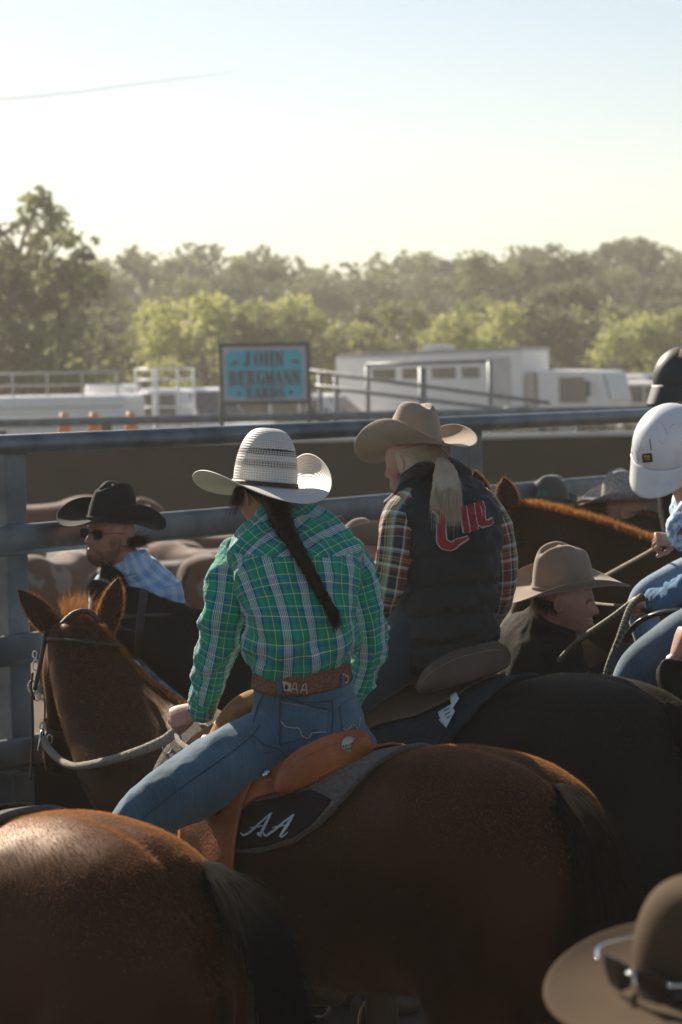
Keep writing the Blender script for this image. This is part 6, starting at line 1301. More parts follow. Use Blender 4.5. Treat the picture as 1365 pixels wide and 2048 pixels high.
for L_ in ([[310, 1165, 9.32, .05], [324, 1182, 9.32, .066], [348, 1250, 9.32, .062], [385, 1340, 9.3, .052], [395, 1440, 9.3, .04]], [[245, 1160, 9.26, .05], [226, 1178, 9.22, .066], [205, 1250, 9.18, .060], [190, 1340, 9.12, .052], [182, 1440, 9.1, .04]]):
    build(loft(pw(L_), 50, 36, lat=(0, 1, 0), cap=False, warp=slv(5)), 'sleeve', MT['blue_check'], m3)
build(loft(pw([[262, 1142, 9.27, .098, .092], [252, 1112, 9.26, .078, .080]]), 8, 40, lat=x3, cap=False), 'collar', MT['blue_check'], m3, solid=.004)
def trousers(t, c, x, m_, h=.95, s=1.0):
    tr = M(); c = np.array(c, float)
    loft([list(c+up3*(h+.12))+[.155*s, .11*s], list(c+up3*h)+[.165*s, .12*s], list(c+up3*(h-.12))+[.15*s, .11*s]], 12, 26, lat=x, m=tr)
    for sg_ in (-1, 1): loft([list(c+x*.08*sg_+up3*(h-.05))+[.10*s], list(c+x*.10*sg_+up3*.5)+[.07*s], list(c+x*.12*sg_+up3*.1)+[.055*s]], 24, 20, lat=x, m=tr, warp=lambda G: wrinkle(G, .005, 9, 3))
    build(tr, 'trousers', m_, t); f = np.cross(up3, x)
    for sg_ in (-1, 1):
        o = c+x*.12*sg_*s; build(loft([list(o-f*.06+up3*.055)+[.04, .05], list(o+f*.02+up3*.07)+[.046, .062], list(o+f*.12+up3*.04)+[.045, .038], list(o+f*.19+up3*.03)+[.03, .025]], 16, 16, lat=x, exp=2.5), 'boot', MT['boot'], t)
trousers(m3, [P(300, 1480, 9.3)[0], P(300, 1480, 9.3)[1], 0], x3, MT['jeans_dark'], .98, 1.05)
hat(m3, hc3+hf3[2]*.052-hf3[1]*.003, tilt(hf3, R(3), R(-2)), MT['felt_black'], a=.083, b=.102, h=.150, brim=.118, curl=.080, dip=.026, band=(MT['felt_black'], .012), edge=MT['felt_black'])
e_ = hc3; gl = M()
for sg_ in (-1, 1):
    cc = e_+hf3[0]*.034*sg_+hf3[1]*.101+hf3[2]*.006
    pts = [cc+hf3[0]*a*.031-hf3[1]*.006*abs(a)+hf3[2]*b*.021 for a, b in ((-.9, .85), (0, 1), (.95, .9), (1, 0), (.6, -.9), (-.3, -1), (-.9, -.5))]
    gl.prism(pts, hf3[1]*.004)
go = build(gl, 'sunglasses', MT['shades'], m3, smooth=False, bevel=.001)
MT['red_arm'] = mat('red_glasses_arm', (.4, .06, .05), .4)
for sg_ in (-1, 1): build(tube([e_+hf3[0]*.064*sg_+hf3[1]*.098+hf3[2]*.014, e_+hf3[0]*.080*sg_+hf3[1]*.03+hf3[2]*.014, e_+hf3[0]*.082*sg_-hf3[1]*.01+hf3[2]*.01], .0028, 14, 6), 'temple_arm', MT['red_arm'], go)
build(tube([e_+hf3[0]*-.012+hf3[1]*.104+hf3[2]*.012, e_+hf3[1]*.108+hf3[2]*.013, e_+hf3[0]*.012+hf3[1]*.104+hf3[2]*.012], .003, 8, 6), 'nose_bridge', MT['shades'], go)
def beard(t, hc, hf, s, parentname='beard', m_=None, n=6000):
    bm_ = headM(hc, hf, s); V = bm_.V(); N_ = vnormals(V[:110*84], bm_.f[:110*83]) if False else None
    q = (V-hc)@np.array(hf).T/s; z = q[:, 2]/.116; x = q[:, 0]/.075; y = q[:, 1]/.095
    ok = (z < -.42) & (y > .05) & (z > -.97) & ~((np.abs(x) < .30) & (z > -.60)) | ((z < .0) & (np.abs(x) > .74) & (y > .12) & (y < .62) & (z > -.5)) | ((z > -.42) & (z < -.35) & (np.abs(x) < .36) & (y > .6))
    idx = np.where(ok & (np.arange(len(V)) < 110*84))[0]; rg = np.random.default_rng(3); ii = rg.choice(idx, n); nn = V[ii]-hc; nn /= np.linalg.norm(nn, axis=1)[:, None]
    strands(parentname, V[ii]+rg.normal(0, .002, (n, 3)), nn*.6-hf[2]*.9, .006, .0009, m_ or MT['beard'], t, jit=.25, seed=3, seg=2)
beard(m3, hc3, hf3, 1.05)
lp = hc3+hf3[1]*.103-hf3[2]*.057
build(loft([list(lp-hf3[0]*.022+hf3[2]*.004-hf3[1]*.008)+[.002], list(lp)+[.004, .0035], list(lp+hf3[0]*.022+hf3[2]*.004-hf3[1]*.008)+[.002]], 14, 8, lat=up3), 'lips', MT['lips'], m3)
rt = [hc3+hf3[0]*math.cos(a)*.080+hf3[1]*math.sin(a)*.100-hf3[2]*.01 for a in np.linspace(math.pi*1.05, math.pi*1.95, 30)]
hairwisps(m3, 'hair', rt, [(q-hc3)*np.array([1, 1, 0])+np.array([0, 0, -.09]) for q in rt], .07, MT['brown_hair'], 2200, .35, .0016, 8, curve=(.1, -.1, .3))
# ------------------------------------------------------------------ man in brown hat, profile
base = P(1110, 1300, 8.55); base[2] = 0
m4 = thing('person', 'man in profile in fawn cowboy hat and dark jacket standing behind the black horse', 'person', base)
hf4 = tilt(frame(np.array([.97, -.18, 0])), R(-10), R(0)); hc4 = P(1128, 1200, 8.5)
tor4 = pw([[1075, 1560, 8.6, .18, .14], [1078, 1480, 8.6, .185, .145], [1082, 1400, 8.6, .20, .15], [1078, 1330, 8.58, .225, .15], [1080, 1290, 8.56, .20, .13], [1094, 1262, 8.54, .13, .10], [1106, 1240, 8.52, .085, .085]])
x4 = unit(np.array([.35, -.93, 0]))
bodymesh(m4, [headM(hc4, hf4, 1.06, neck=P(1098, 1265, 8.53), nr=.062), handM(P(1010, 1540, 8.4), (0, -.1, -1), (-1, 0, 0), 1), handM(P(1150, 1500, 8.35), (.3, -.1, -1), (0, -1, 0), -1)], MT['skin_tan'], .003, 2, loft([r[:3]+[r[3]*.85, r[4]*.85] for r in tor4[:5]], 20, 24, lat=x4))
face_bits(m4, hc4, hf4, 1.06)
lp = hc4+hf4[1]*.107-hf4[2]*.057
build(loft([list(lp-hf4[0]*.022-hf4[1]*.01)+[.002], list(lp)+[.004, .004], list(lp+hf4[0]*.022-hf4[1]*.01)+[.002]], 14, 8, lat=up3), 'lips', MT['lips'], m4)
build(loft(tor4, 90, 80, lat=x4, exp=2.2, cap=False, warp=lambda G: wrinkle(wrinkle(G, .008, 7, 3), .003, 24, 5)), 'jacket', MT['dark_jacket'], m4)
for L_ in ([[1052, 1290, 8.66, .05], [1040, 1308, 8.62, .062], [1026, 1370, 8.55, .058], [1012, 1440, 8.5, .058], [1010, 1520, 8.45, .045]], [[1110, 1285, 8.5, .05], [1120, 1305, 8.44, .072], [1135, 1370, 8.4, .064], [1145, 1430, 8.36, .055], [1150, 1490, 8.34, .045]]):
    build(loft(pw(L_), 50, 36, lat=(0, 1, 0), cap=False, warp=slv(5)), 'sleeve', MT['tan_jacket'] if L_[0][0] == 1052 else MT['dark_jacket'], m4)  # tan on one sleeve puts sunlight on the dark jacket into colour
build(loft(pw([[1096, 1266, 8.54, .115, .098], [1110, 1236, 8.52, .092, .086]]), 8, 40, lat=x4, cap=False), 'collar', MT['dark_jacket'], m4, solid=.006)
trousers(m4, [P(1075, 1500, 8.6)[0], P(1075, 1500, 8.6)[1], 0], x4, MT['trousers'], .95, 1.05)
hat(m4, hc4+hf4[2]*.050-hf4[1]*.010, tilt(frame(np.array([.93, .30, 0])), R(5), R(6)), MT['felt_fawn'], a=.086, b=.112, h=.150, brim=.120, curl=.062, curlr=.048, dip=.030, band=(MT['felt_fawn'], .010))
rt = [hc4+hf4[0]*math.cos(a)*.078+hf4[1]*math.sin(a)*.100-hf4[2]*.005 for a in np.linspace(math.pi*1.05, math.pi*1.95, 30)]
hairwisps(m4, 'hair', rt, [(q-hc4)*.3+np.array([0, 0, -.09]) for q in rt], .04, MT['brown_hair'], 1500, .15, .0014, 8)
stitch_p = [P(1140, 1205, 8.40), P(1128, 1240, 8.40), P(1117, 1262, 8.42)]
# ------------------------------------------------------------------ helmets
def helmet(t, c, fr, m_, s=1.0, peak=True, badge=False):
    nu_, nv_ = 80, 40; G = np.zeros((nv_, nu_, 3)); 
    for j, la in enumerate(np.linspace(-.42, math.pi/2*.99, nv_)):
        for i, lo in enumerate(np.linspace(0, 2*math.pi, nu_, endpoint=False)):
            x, y, z = math.cos(la)*math.cos(lo), math.cos(la)*math.sin(lo), math.sin(la)
            lower = -.34-.30*max(0, -y)*(1) + .22*max(0, y); zz = max(z, lower) if z < 0 else z
            G[j, i] = np.array(c)+(fr[0]*x*.118+fr[1]*y*.142+fr[2]*zz*.135)*s
    o = build(M().grid(G), 'helmet', m_, t); o.modifiers.new('u', 'SUBSURF').render_levels = 1
    if peak:
        Pk = []
        for k, a in enumerate(np.linspace(0, 1, 10)):
            row = []
            for lo in np.linspace(.35, math.pi-.35, 30):
                x, y = math.cos(lo), math.sin(lo); ext = .062*a*math.sin((lo-.35)/(math.pi-.7)*math.pi)**.6
                row.append(np.array(c)+(fr[0]*x*(.121)+fr[1]*(y*.145+ext)+fr[2]*(-.020-.045*a+.03*y*(1-a)))*s)
            Pk.append(row)
        p_ = build(M().grid(np.array(Pk), wrap=False), 'helmet_peak', m_, o, solid=.004)
    rows = []
    for zz in (-.030, -.002):
        rows.append([np.array(c)+(fr[0]*math.cos(lo)*.121+fr[1]*math.sin(lo)*.1455+fr[2]*(zz))*s for lo in np.linspace(-.2, math.pi+.2, 50)])
    build(M().grid(np.array(rows), wrap=False), 'helmet_strap', MT['dusty_white'] if m_ is MT['helmet_white'] else m_, o, solid=.003)
    for lo in (.55, 1.3, math.pi-1.3, math.pi-.55):
        p = np.array(c)+(fr[0]*math.cos(lo)*.124+fr[1]*math.sin(lo)*.148+fr[2]*(-.016))*s; nn = unit(fr[0]*math.cos(lo)+fr[1]*math.sin(lo))
        build(loft([list(p)+[.007], list(p+nn*.004)+[.005]], 4, 14, lat=fr[2], cap=False), 'snap', MT['brass'], o)
    return o
MT['brass'] = mat('aged_brass', (.5, .36, .16), .35, .2, 30, .5, 1)
# white helmet rider on the chestnut
base = H4['T'](.15, 0, 0); base[2] = 0
r5 = thing('person', 'child rider in scuffed white helmet and pale floral shirt leaning over the chestnut horse', 'person', base)
hf5 = tilt(frame(np.array([-.66, -.75, 0])), R(-38), R(-14)); hc5 = P(1338, 908, 8.72)
sd5 = unit(np.array([-.25, -.97, 0]))
tor5 = pw([[1450, 1190, 9.1, .13, .10], [1435, 1120, 9.0, .135, .105], [1415, 1060, 8.9, .145, .105], [1392, 1015, 8.82, .14, .095], [1378, 992, 8.80, .08, .07]])
hd5 = handM(P(1352, 1082, 8.74), P(1322, 1078, 8.72)-P(1352, 1082, 8.74)+up3*0, np.array([-.3, -.6, .6]), -1, .82, curl=(1.1, 1.3, .7), thumb=(.6, .7))
bodymesh(r5, [headM(hc5-hf5[2]*.02, hf5, .95, neck=P(1385, 1005, 8.80), nr=.048), hd5, handM(P(1400, 1130, 9.2), (-.8, .2, -.2), (0, .3, 1), 1, .82, curl=(1.1, 1.3, .7))], MT['skin'], .003, 2, loft([r[:3]+[r[3]*.8, r[4]*.8] for r in tor5[:4]], 16, 20, lat=sd5))
face_bits(r5, hc5-hf5[2]*.02, hf5, .95)
lp = hc5-hf5[2]*.02+hf5[1]*.096-hf5[2]*.054
build(loft([list(lp-hf5[0]*.02-hf5[1]*.006)+[.002], list(lp)+[.0045, .004], list(lp+hf5[0]*.02-hf5[1]*.006)+[.002]], 14, 8, lat=up3), 'lips', MT['lips'], r5)
build(loft(tor5, 60, 50, lat=sd5, exp=2.2, cap=False, warp=lambda G: wrinkle(wrinkle(G, .008, 8, 3), .003, 24, 5)), 'shirt', MT['floral'], r5)
build(loft(pw([[1400, 1020, 8.80, .045], [1378, 1030, 8.74, .052], [1362, 1055, 8.72, .046], [1352, 1080, 8.73, .036], [1346, 1088, 8.735, .030]]), 50, 36, lat=(0, 1, 0), cap=False, warp=slv(5)), 'sleeve', MT['floral'], r5)
build(loft(pw([[1420, 1030, 9.0, .045], [1425, 1070, 9.1, .048], [1410, 1110, 9.2, .040], [1402, 1128, 9.2, .034]]), 40, 30, lat=(0, 1, 0), cap=False, warp=slv(8)), 'sleeve', MT['floral'], r5)
jm = M(); loft(pw([[1460, 1185, 9.05, .10], [1410, 1150, 8.85, .085], [1340, 1172, 8.72, .072], [1290, 1205, 8.70, .062], [1300, 1290, 8.7, .05], [1320, 1380, 8.72, .042]]), 50, 28, lat=(0, 1, 0), m=jm)
loft([list(H4['T'](.12, -.05, 1.62))+[.10], list(H4['T'](.35, -.28, 1.45))+[.085], list(H4['T'](.45, -.34, 1.2))+[.06], list(H4['T'](.3, -.36, .9))+[.045]], 30, 22, lat=up3, m=jm); loft(pw([[1455, 1215, 9.1, .13, .11], [1452, 1180, 9.1, .13, .10]]), 10, 24, lat=sd5, m=jm)
V, Fc = remesh(jm, .010, 5); build(M().add(V, Fc, [[(V[a][0], V[a][2]) for a in f] for f in Fc]), 'jeans', MT['jeans_light'], r5)
for px_, d_ in ((1322, 8.72),): build(loft(pw([[px_, 1375, d_, .045], [px_+6, 1420, d_, .045], [px_-15, 1445, d_-.02, .035]]), 12, 18, lat=(1, 0, 0)), 'boot', MT['boot'], r5)
hl5 = helmet(r5, hc5+hf5[2]*.040-hf5[1]*.012, hf5, MT['helmet_white'], 1.07)
def onhel(u, v):   # pixel on helmet shell
    me = hl5.data; V = np.array([v_.co for v_ in me.vertices])+WL[r5]; b = BVHTree.FromPolygons([Vector(a) for a in V], [list(p.vertices) for p in me.polygons]); return b
hb5 = onhel(0, 0)
b_ = onb(hb5, 1296, 916, .002)
if b_ is not None:
    bdg = patch(hb5, [(1285, 908), (1304, 906), (1306, 923), (1287, 925)], 'helmet_badge', MT['band_black'], hl5, .002, 10, .0012)
    patch(hb5, [(1290, 911), (1300, 910), (1301, 920), (1291, 921)], 'badge_emblem', MT['brass'], bdg, .0035, 6, .0006)
stitch(hb5, [(1300, 878), (1301, 888), (1303, 900)], .0016, 'band_black', 'scuff_mark', hl5, .0005, 12)
MT['scuff_grey'] = mat('grey_scuff', (.30, .31, .32), .8)
for L_ in ([(1322, 846), (1330, 856), (1334, 868)], [(1340, 858), (1345, 850), (1352, 848)], [(1318, 880), (1322, 886), (1330, 888)], [(1272, 900), (1275, 912), (1280, 926)]): stitch(hb5, L_, .0007, 'scuff_grey', 'scuff_mark', hl5, .0003, 12)
# dark helmet rider further back
t6, hc6, hf6, Q6 = standing('x', 1375, 700, 10.6, R(200), MT['dark_jacket'], MT['felt_black']) if False else (None,)*4
base = P(1400, 900, 10.2); base[2] = 0
r6 = thing('person', 'rider in dark riding helmet cut off by the right edge above the white helmet', 'person', base)
hf6 = tilt(frame(np.array([-.8, -.55, 0])), R(-14)); hc6 = P(1372, 775, 10.2)
bodymesh(r6, [headM(hc6-hf6[2]*.02, hf6, 1.0, neck=P(1392, 855, 10.25), nr=.055)], MT['skin_tan'], .004, 2); face_bits(r6, hc6-hf6[2]*.02, hf6)
x6 = unit(np.array([-.6, .8, 0]))
build(loft(pw([[1410, 1180, 10.3, .17, .12], [1408, 1050, 10.3, .17, .12], [1405, 930, 10.3, .20, .12], [1400, 890, 10.3, .19, .11], [1394, 860, 10.28, .10, .08], [1390, 845, 10.27, .07, .065]]), 50, 40, lat=x6, cap=False, warp=lambda G: wrinkle(G, .006, 8, 3)), 'jacket', MT['dark_jacket'], r6)
build(loft(pw([[1420, 1160, 10.3, .14, .12], [1420, 1230, 10.3, .16, .14], [1420, 1300, 10.3, .12, .1]]), 20, 26, lat=x6), 'trousers', MT['jeans_dark'], r6)
for dx in (-20, 25): build(loft(pw([[1390+dx, 890, 10.25, .05], [1380+dx*1.5, 920, 10.2, .062], [1375+dx*1.6, 1010, 10.15, .055], [1370+dx, 1090, 10.05, .04]]), 30, 24, lat=(0, 1, 0)), 'sleeve', MT['dark_jacket'], r6)
helmet(r6, hc6+hf6[2]*.040, hf6, MT['helmet_black'], 1.0)
rt = [hc6+hf6[0]*.09+hf6[2]*(.11-.01*k)+hf6[1]*.02 for k in range(5)]
hairwisps(r6, 'blonde_tuft', [P(1364, 700+k*6, 10.1) for k in range(8)], [np.array([-.1, 0, -1])]*8, .14, MT['blonde'], 500, .12, .0016, 6)
H7 = horse('horse', 'dark horse at the right edge carrying the rider in the dark helmet', P(1560, 1200, 10.4)[:2], R(20), 1.1, pw([[1480, 1250, 10.8, .14, .25], [1440, 1200, 10.9, .11, .2], [1410, 1160, 11.0, .09, .15]]), dict(poll=P(1400, 1130, 11.0), muzzle=P(1360, 1330, 11.2), lat=(.7, .7, 0), back=(.9, -.3, 0)), MT['dark_bay'], MT['hair_black'], ears=[], fur=0)
# denim rider on the dark horse at right
base = H6['T'](.15, 0, 0); base[2] = 0
r7 = thing('person', 'rider at the right edge in blue denim shirt and jeans holding a braided rope', 'person', base)
s7 = unit(np.array([.62, .78, 0])); x7 = P(1440, 1350, 8.0)
tor7 = pw([[1452, 1290, 8.05, .16, .12], [1458, 1200, 8.05, .17, .125], [1490, 1120, 8.1, .19, .125], [1512, 1080, 8.15, .18, .11], [1520, 1050, 8.18, .09, .08]])
hf7 = tilt(frame(np.array([-.78, .6, 0])), R(-10)); hc7 = P(1525, 985, 8.2)
hd7 = handM(P(1312, 1200, 8.02), P(1262, 1206, 8.08)-P(1312, 1200, 8.02), np.array([-.1, -.45, 1.0]), 1, 1.0, curl=(.9, 1.3, .8), thumb=(.7, .9))
bodymesh(r7, [headM(hc7, hf7, 1.0, neck=P(1520, 1075, 8.18)), hd7, handM(P(1400, 1230, 8.3), (-.8, .3, -.3), (0, 0, 1), -1)], MT['skin'], .003, 2, loft([r[:3]+[r[3]*.8, r[4]*.8] for r in tor7[:4]], 16, 20, lat=s7))
face_bits(r7, hc7, hf7)
build(loft(tor7, 60, 50, lat=s7, exp=2.2, cap=False, warp=lambda G: wrinkle(G, .007, 8, 3)), 'shirt', MT['denim_shirt'], r7)
build(loft(pw([[1470, 1090, 8.0, .06], [1430, 1130, 7.95, .062], [1390, 1175, 7.9, .058], [1350, 1192, 7.93, .050], [1322, 1198, 7.98, .040], [1308, 1200, 8.01, .036]]), 70, 40, lat=(0, 0, 1), cap=False, warp=lambda G: wrinkle(wrinkle(G, .010, 14, 4, (1.6, 1, .6)), .004, 36, 2)), 'sleeve', MT['denim_shirt'], r7)
build(loft(pw([[1480, 1100, 8.3, .06], [1470, 1160, 8.35, .055], [1420, 1215, 8.32, .045], [1402, 1228, 8.3, .036]]), 40, 30, lat=(0, 0, 1), cap=False, warp=slv(3)), 'sleeve', MT['denim_shirt'], r7)
jm = M(); loft(pw([[1450, 1300, 8.0, .12], [1400, 1265, 7.86, .098], [1340, 1300, 7.78, .090], [1280, 1345, 7.74, .078], [1262, 1400, 7.74, .068], [1290, 1500, 7.74, .056], [1320, 1600, 7.74, .045]]), 60, 30, lat=(0, 1, 0), m=jm)
loft(pw([[1455, 1330, 8.05, .15, .13], [1452, 1275, 8.05, .16, .12]]), 10, 24, lat=s7, m=jm); loft(pw([[1440, 1190, 8.9, .07], [1360, 1120, 8.62, .05]]), 4, 10, m=jm) if False else None
V, Fc = remesh(jm, .010, 5); build(M().add(V, Fc, [[(V[a][0], V[a][2]) for a in f] for f in Fc]), 'jeans', MT['jeans'], r7)
build(loft(pw([[1320, 1600, 7.74, .052], [1325, 1690, 7.74, .05], [1300, 1715, 7.72, .04]]), 14, 18, lat=(1, 0, 0)), 'boot', MT['boot'], r7)
hat(r7, hc7+hf7[2]*.05, hf7, MT['felt_fawn'], h=.14, curl=.07, dip=.02)
# braided rope reins
def braidrope(name, pts, r_, m_, t):
    def wf(G):
        nv, nu = G.shape[:2]; c = G.mean(1, keepdims=True); v = np.arange(nv)[:, None]; u = np.linspace(0, 2*math.pi, nu, endpoint=False)[None]
        return c+(G-c)*(1+.16*np.abs(np.sin(v*.52+u))+.14*np.abs(np.sin(v*.52-u)))[..., None]
    return build(loft(pts, 260, 14, lat=(0, .3, 1), cap=False, warp=wf), name, m_, t)
m, n, b = newmat('black_gold_braided_rope'); N = n.nodes; L = n.links; tc = N.new('ShaderNodeTexCoord'); mp = N.new('ShaderNodeMapping'); mp.inputs['Scale'].default_value = (75, 75, 1); mp.inputs['Rotation'].default_value = (0, 0, R(45)); L.new(tc.outputs['UV'], mp.inputs[0])
ck = N.new('ShaderNodeTexChecker'); ck.inputs['Scale'].default_value = 1; ck.inputs['Color1'].default_value = (.03, .028, .022, 1); ck.inputs['Color2'].default_value = (.17, .14, .075, 1); L.new(mp.outputs[0], ck.inputs[0]); L.new(ck.outputs[0], b.inputs['Base Color']); b.inputs['Roughness'].default_value = .7; MT['braid_rope'] = m
rp = thing('reins', 'black and gold braided rope reins hanging from the hand of the denim rider', 'reins', P(1280, 1200, 7.95))
braidrope('rope', pw([[1290, 1195, 7.98, .009], [1268, 1204, 7.98, .0095], [1230, 1232, 8.02, .0095], [1195, 1256, 8.1, .0095], [1160, 1280, 8.2, .0095], [1120, 1320, 8.35, .0095]]), .01, MT['braid_rope'], rp)
braidrope('rope_loop', pw([[1284, 1192, 7.95, .0095], [1262, 1215, 7.9, .010], [1250, 1245, 7.86, .010], [1238, 1280, 7.84, .010], [1226, 1310, 7.84, .010], [1216, 1340, 7.84, .010], [1208, 1380, 7.85, .010]]), .01, MT['braid_rope'], rp)
build(tube(pw([[1135, 1198, 8.9], [1190, 1207, 8.7], [1240, 1211, 8.45], [1262, 1206, 8.15]]), .006, 20, 7), 'lead_cord', MT['rope'], rp)
rp = thing('reins', 'flat leather rein running up to the hand of the white helmet rider', 'reins', P(1250, 1130, 8.9))
build(loft(pw([[1200, 1160, 9.25, .012, .004], [1240, 1138, 9.1, .012, .004], [1290, 1110, 8.9, .011, .004], [1325, 1088, 8.74, .010, .004]]), 30, 8, lat=(0, 0, 1), exp=4), 'strap', MT['leather_mid'], rp)
# black stock saddle of the denim rider
MT['shine_black'] = mat('polished_black_leather', (.02, .02, .021), .3, .1, 10, .5)
s6 = thing('saddle', 'black leather saddle with pale lit rim at the right edge', 'saddle', H6['T'](.1, 0, 1.5))
cloth(H6, np.array([-.15, -.05, .1, .25, .36, .42]), np.array([14, 38, 56, 70, 60, 30]), .03, 'skirt', MT['leather_black'], s6, .010, edge=MT['leather_mid'], edger=.006)
build(loft(pw([[1292, 1222, 8.10, .012, .02], [1320, 1206, 8.0, .030, .03], [1350, 1198, 7.95, .040, .04], [1385, 1205, 7.9, .035, .04]]), 30, 20, lat=(0, 0, 1)), 'pommel', MT['shine_black'], s6)
build(loft(pw([[1250, 1275, 7.95, .005, .012], [1280, 1243, 7.9, .008, .02], [1320, 1226, 7.86, .010, .03], [1360, 1222, 7.84, .012, .03]]), 30, 16, lat=(0, 0, 1)), 'pommel_flap', MT['shine_black'], s6)
build(loft(pw([[1262, 1290, 7.84, .004, .05], [1255, 1330, 7.82, .005, .06], [1262, 1380, 7.82, .004, .05]]), 20, 20, lat=cf), 'knee_flap', MT['leather_black'], s6)
# dark sleeved person at the right edge
base = P(1460, 1500, 7.5); base[2] = 0
r8 = thing('person', 'person in dark jacket reaching a hand in from the right edge above the black horse', 'person', base)
hd8 = handM(P(1352, 1318, 7.45), np.array([.25, .0, .95]), np.array([-1, -.2, .1]), 1, 1.0, curl=(.5, .9, .7), thumb=(.7, .4))
f8 = tilt(frame(np.array([-.9, .4, 0])), 0); hc8 = P(1490, 1090, 7.5)
bodymesh(r8, [headM(hc8, f8, 1.0, neck=P(1494, 1190, 7.5)), hd8, handM(P(1520, 1600, 7.3), (0, 0, -1), (1, 0, 0), 1)], MT['skin'], .003, 2, armcore([P(1496, 1200, 7.5), P(1500, 1290, 7.5), P(1490, 1290, 7.37), P(1470, 1350, 7.34), P(1420, 1398, 7.36), P(1370, 1378, 7.42), P(1347, 1350, 7.445), P(1351, 1322, 7.45)], [P(1496, 1200, 7.5), P(1500, 1290, 7.52), P(1545, 1290, 7.54), P(1560, 1350, 7.5), P(1545, 1480, 7.4), P(1520, 1595, 7.3)])); face_bits(r8, hc8, f8)
x8 = unit(np.array([.4, .9, 0]))
build(loft(pw([[1500, 1640, 7.5, .17, .12], [1500, 1500, 7.5, .17, .12], [1500, 1290, 7.5, .21, .13], [1500, 1235, 7.5, .19, .11], [1496, 1195, 7.5, .09, .08]]), 50, 40, lat=x8, cap=False, warp=lambda G: wrinkle(G, .007, 8, 3)), 'jacket', MT['dark_jacket'], r8)
build(loft(pw([[1490, 1290, 7.35, .06], [1470, 1350, 7.32, .068], [1420, 1400, 7.35, .066], [1370, 1380, 7.42, .060], [1345, 1350, 7.44, .046], [1348, 1328, 7.45, .040]]), 60, 36, lat=(0, 1, 0), cap=False, warp=lambda G: wrinkle(wrinkle(G, .010, 12, 4), .004, 30, 2)), 'sleeve', MT['dark_jacket'], r8)
build(loft(pw([[1535, 1260, 7.55, .06], [1560, 1350, 7.5, .062], [1545, 1480, 7.4, .055], [1522, 1590, 7.3, .042]]), 40, 30, lat=(0, 1, 0), cap=False, warp=slv(4)), 'sleeve', MT['dark_jacket'], r8)
trousers(r8, [P(1500, 1600, 7.5)[0], P(1500, 1600, 7.5)[1], 0], x8, MT['trousers'], .95)
hat(r8, hc8+f8[2]*.05, f8, MT['felt_greyhat'], h=.13)
# ------------------------------------------------------------------ foreground hat at lower right
d9 = 3.3; base = P(1400, 2048, d9); base[2] = 0
r9 = thing('person', 'person in sand felt hat with sunglasses on it, close to the camera at lower right', 'person', base)
f9 = frame(np.array([-.82, -.57, 0])); hc9 = P(1395, 2010, d9)
tor9 = [list(hc9+np.array([.03, .03, -.75]))+[.18, .13], list(hc9+np.array([.03, .03, -.45]))+[.20, .13], list(hc9+np.array([.02, .02, -.28]))+[.20, .12], list(hc9+np.array([.01, .01, -.19]))+[.11, .09], list(hc9+np.array([0, 0, -.13]))+[.07, .07]]
x9 = f9[0]
bodymesh(r9, [headM(hc9, f9, 1.0, neck=hc9+np.array([0, 0, -.18])), handM(hc9+x9*.27+np.array([0, 0, -.85]), (0, 0, -1), x9, 1), handM(hc9-x9*.27+np.array([0, 0, -.85]), (0, 0, -1), -x9, -1)], MT['skin_tan'], .0035, 2, armcore(*[[hc9+np.array([0, 0, -.16]), hc9+np.array([.01, .01, -.30]), hc9+x9*.16*q_+np.array([0, 0, -.31]), hc9+x9*.21*q_+np.array([0, 0, -.36]), hc9+x9*.25*q_+np.array([0, 0, -.55]), hc9+x9*.27*q_+np.array([0, 0, -.84])] for q_ in (1, -1)])); face_bits(r9, hc9, f9)
MT['rust_shirt'] = mat('dark_red_shirt', (.11, .025, .015), .85, .2, 30, .2, bump=.3, bsc=90)
build(loft(tor9, 50, 50, lat=x9, exp=2.2, cap=False, warp=lambda G: wrinkle(G, .006, 8, 3)), 'shirt', MT['rust_shirt'], r9)
for sg_ in (-1, 1):
    build(loft([list(hc9+x9*.15*sg_+np.array([0, 0, -.26]))+[.05], list(hc9+x9*.20*sg_+np.array([0, 0, -.32]))+[.065], list(hc9+x9*.25*sg_+np.array([0, 0, -.55]))+[.055], list(hc9+x9*.27*sg_+np.array([0, 0, -.84]))+[.038]], 40, 30, lat=f9[1], cap=False, warp=slv(7)), 'sleeve', MT['rust_shirt'], r9)
trousers(r9, [hc9[0]+.03, hc9[1]+.03, 0], x9, MT['jeans_dark'], .9)
h9p = P(1402, 1955, d9); fr9 = tilt(f9, R(-7), R(-4))
h9 = hat(r9, h9p, fr9, MT['felt_sand'], a=.085, b=.096, h=.140, brim=.120, curl=.020, dip=.008, style='open', band=(MT['felt_greyhat'], .010))
sg9 = thing('sunglasses', 'black sunglasses with pale wire frame resting on the sand felt hat', 'sunglasses', h9p+fr9[1]*.1)
for sg_ in (-1, 1):
    cc = h9p+fr9[1]*.122+fr9[0]*.036*sg_+fr9[2]*.030
    pts = [cc+fr9[0]*a*.032-fr9[1]*(.010*abs(a*.8+sg_*.4))+fr9[2]*b*.022 for a, b in ((-.9, .85), (0, 1), (.95, .9), (1, 0), (.6, -.9), (-.3, -1), (-.9, -.5))]
    lens = build(M().prism(pts, fr9[1]*.003), 'lens', MT['shades'], sg9, smooth=False)
    build(tube(pts+[pts[0]], .0024, 50, 6), 'lens_rim', MT['chrome'], lens)
    build(tube([cc+fr9[0]*.034*sg_+fr9[2]*.012, cc+fr9[0]*.062*sg_-fr9[1]*.03+fr9[2]*.014, cc+fr9[0]*.058*sg_-fr9[1]*.11+fr9[2]*.010], .0030, 20, 6), 'temple_arm', MT['chrome'], sg9)
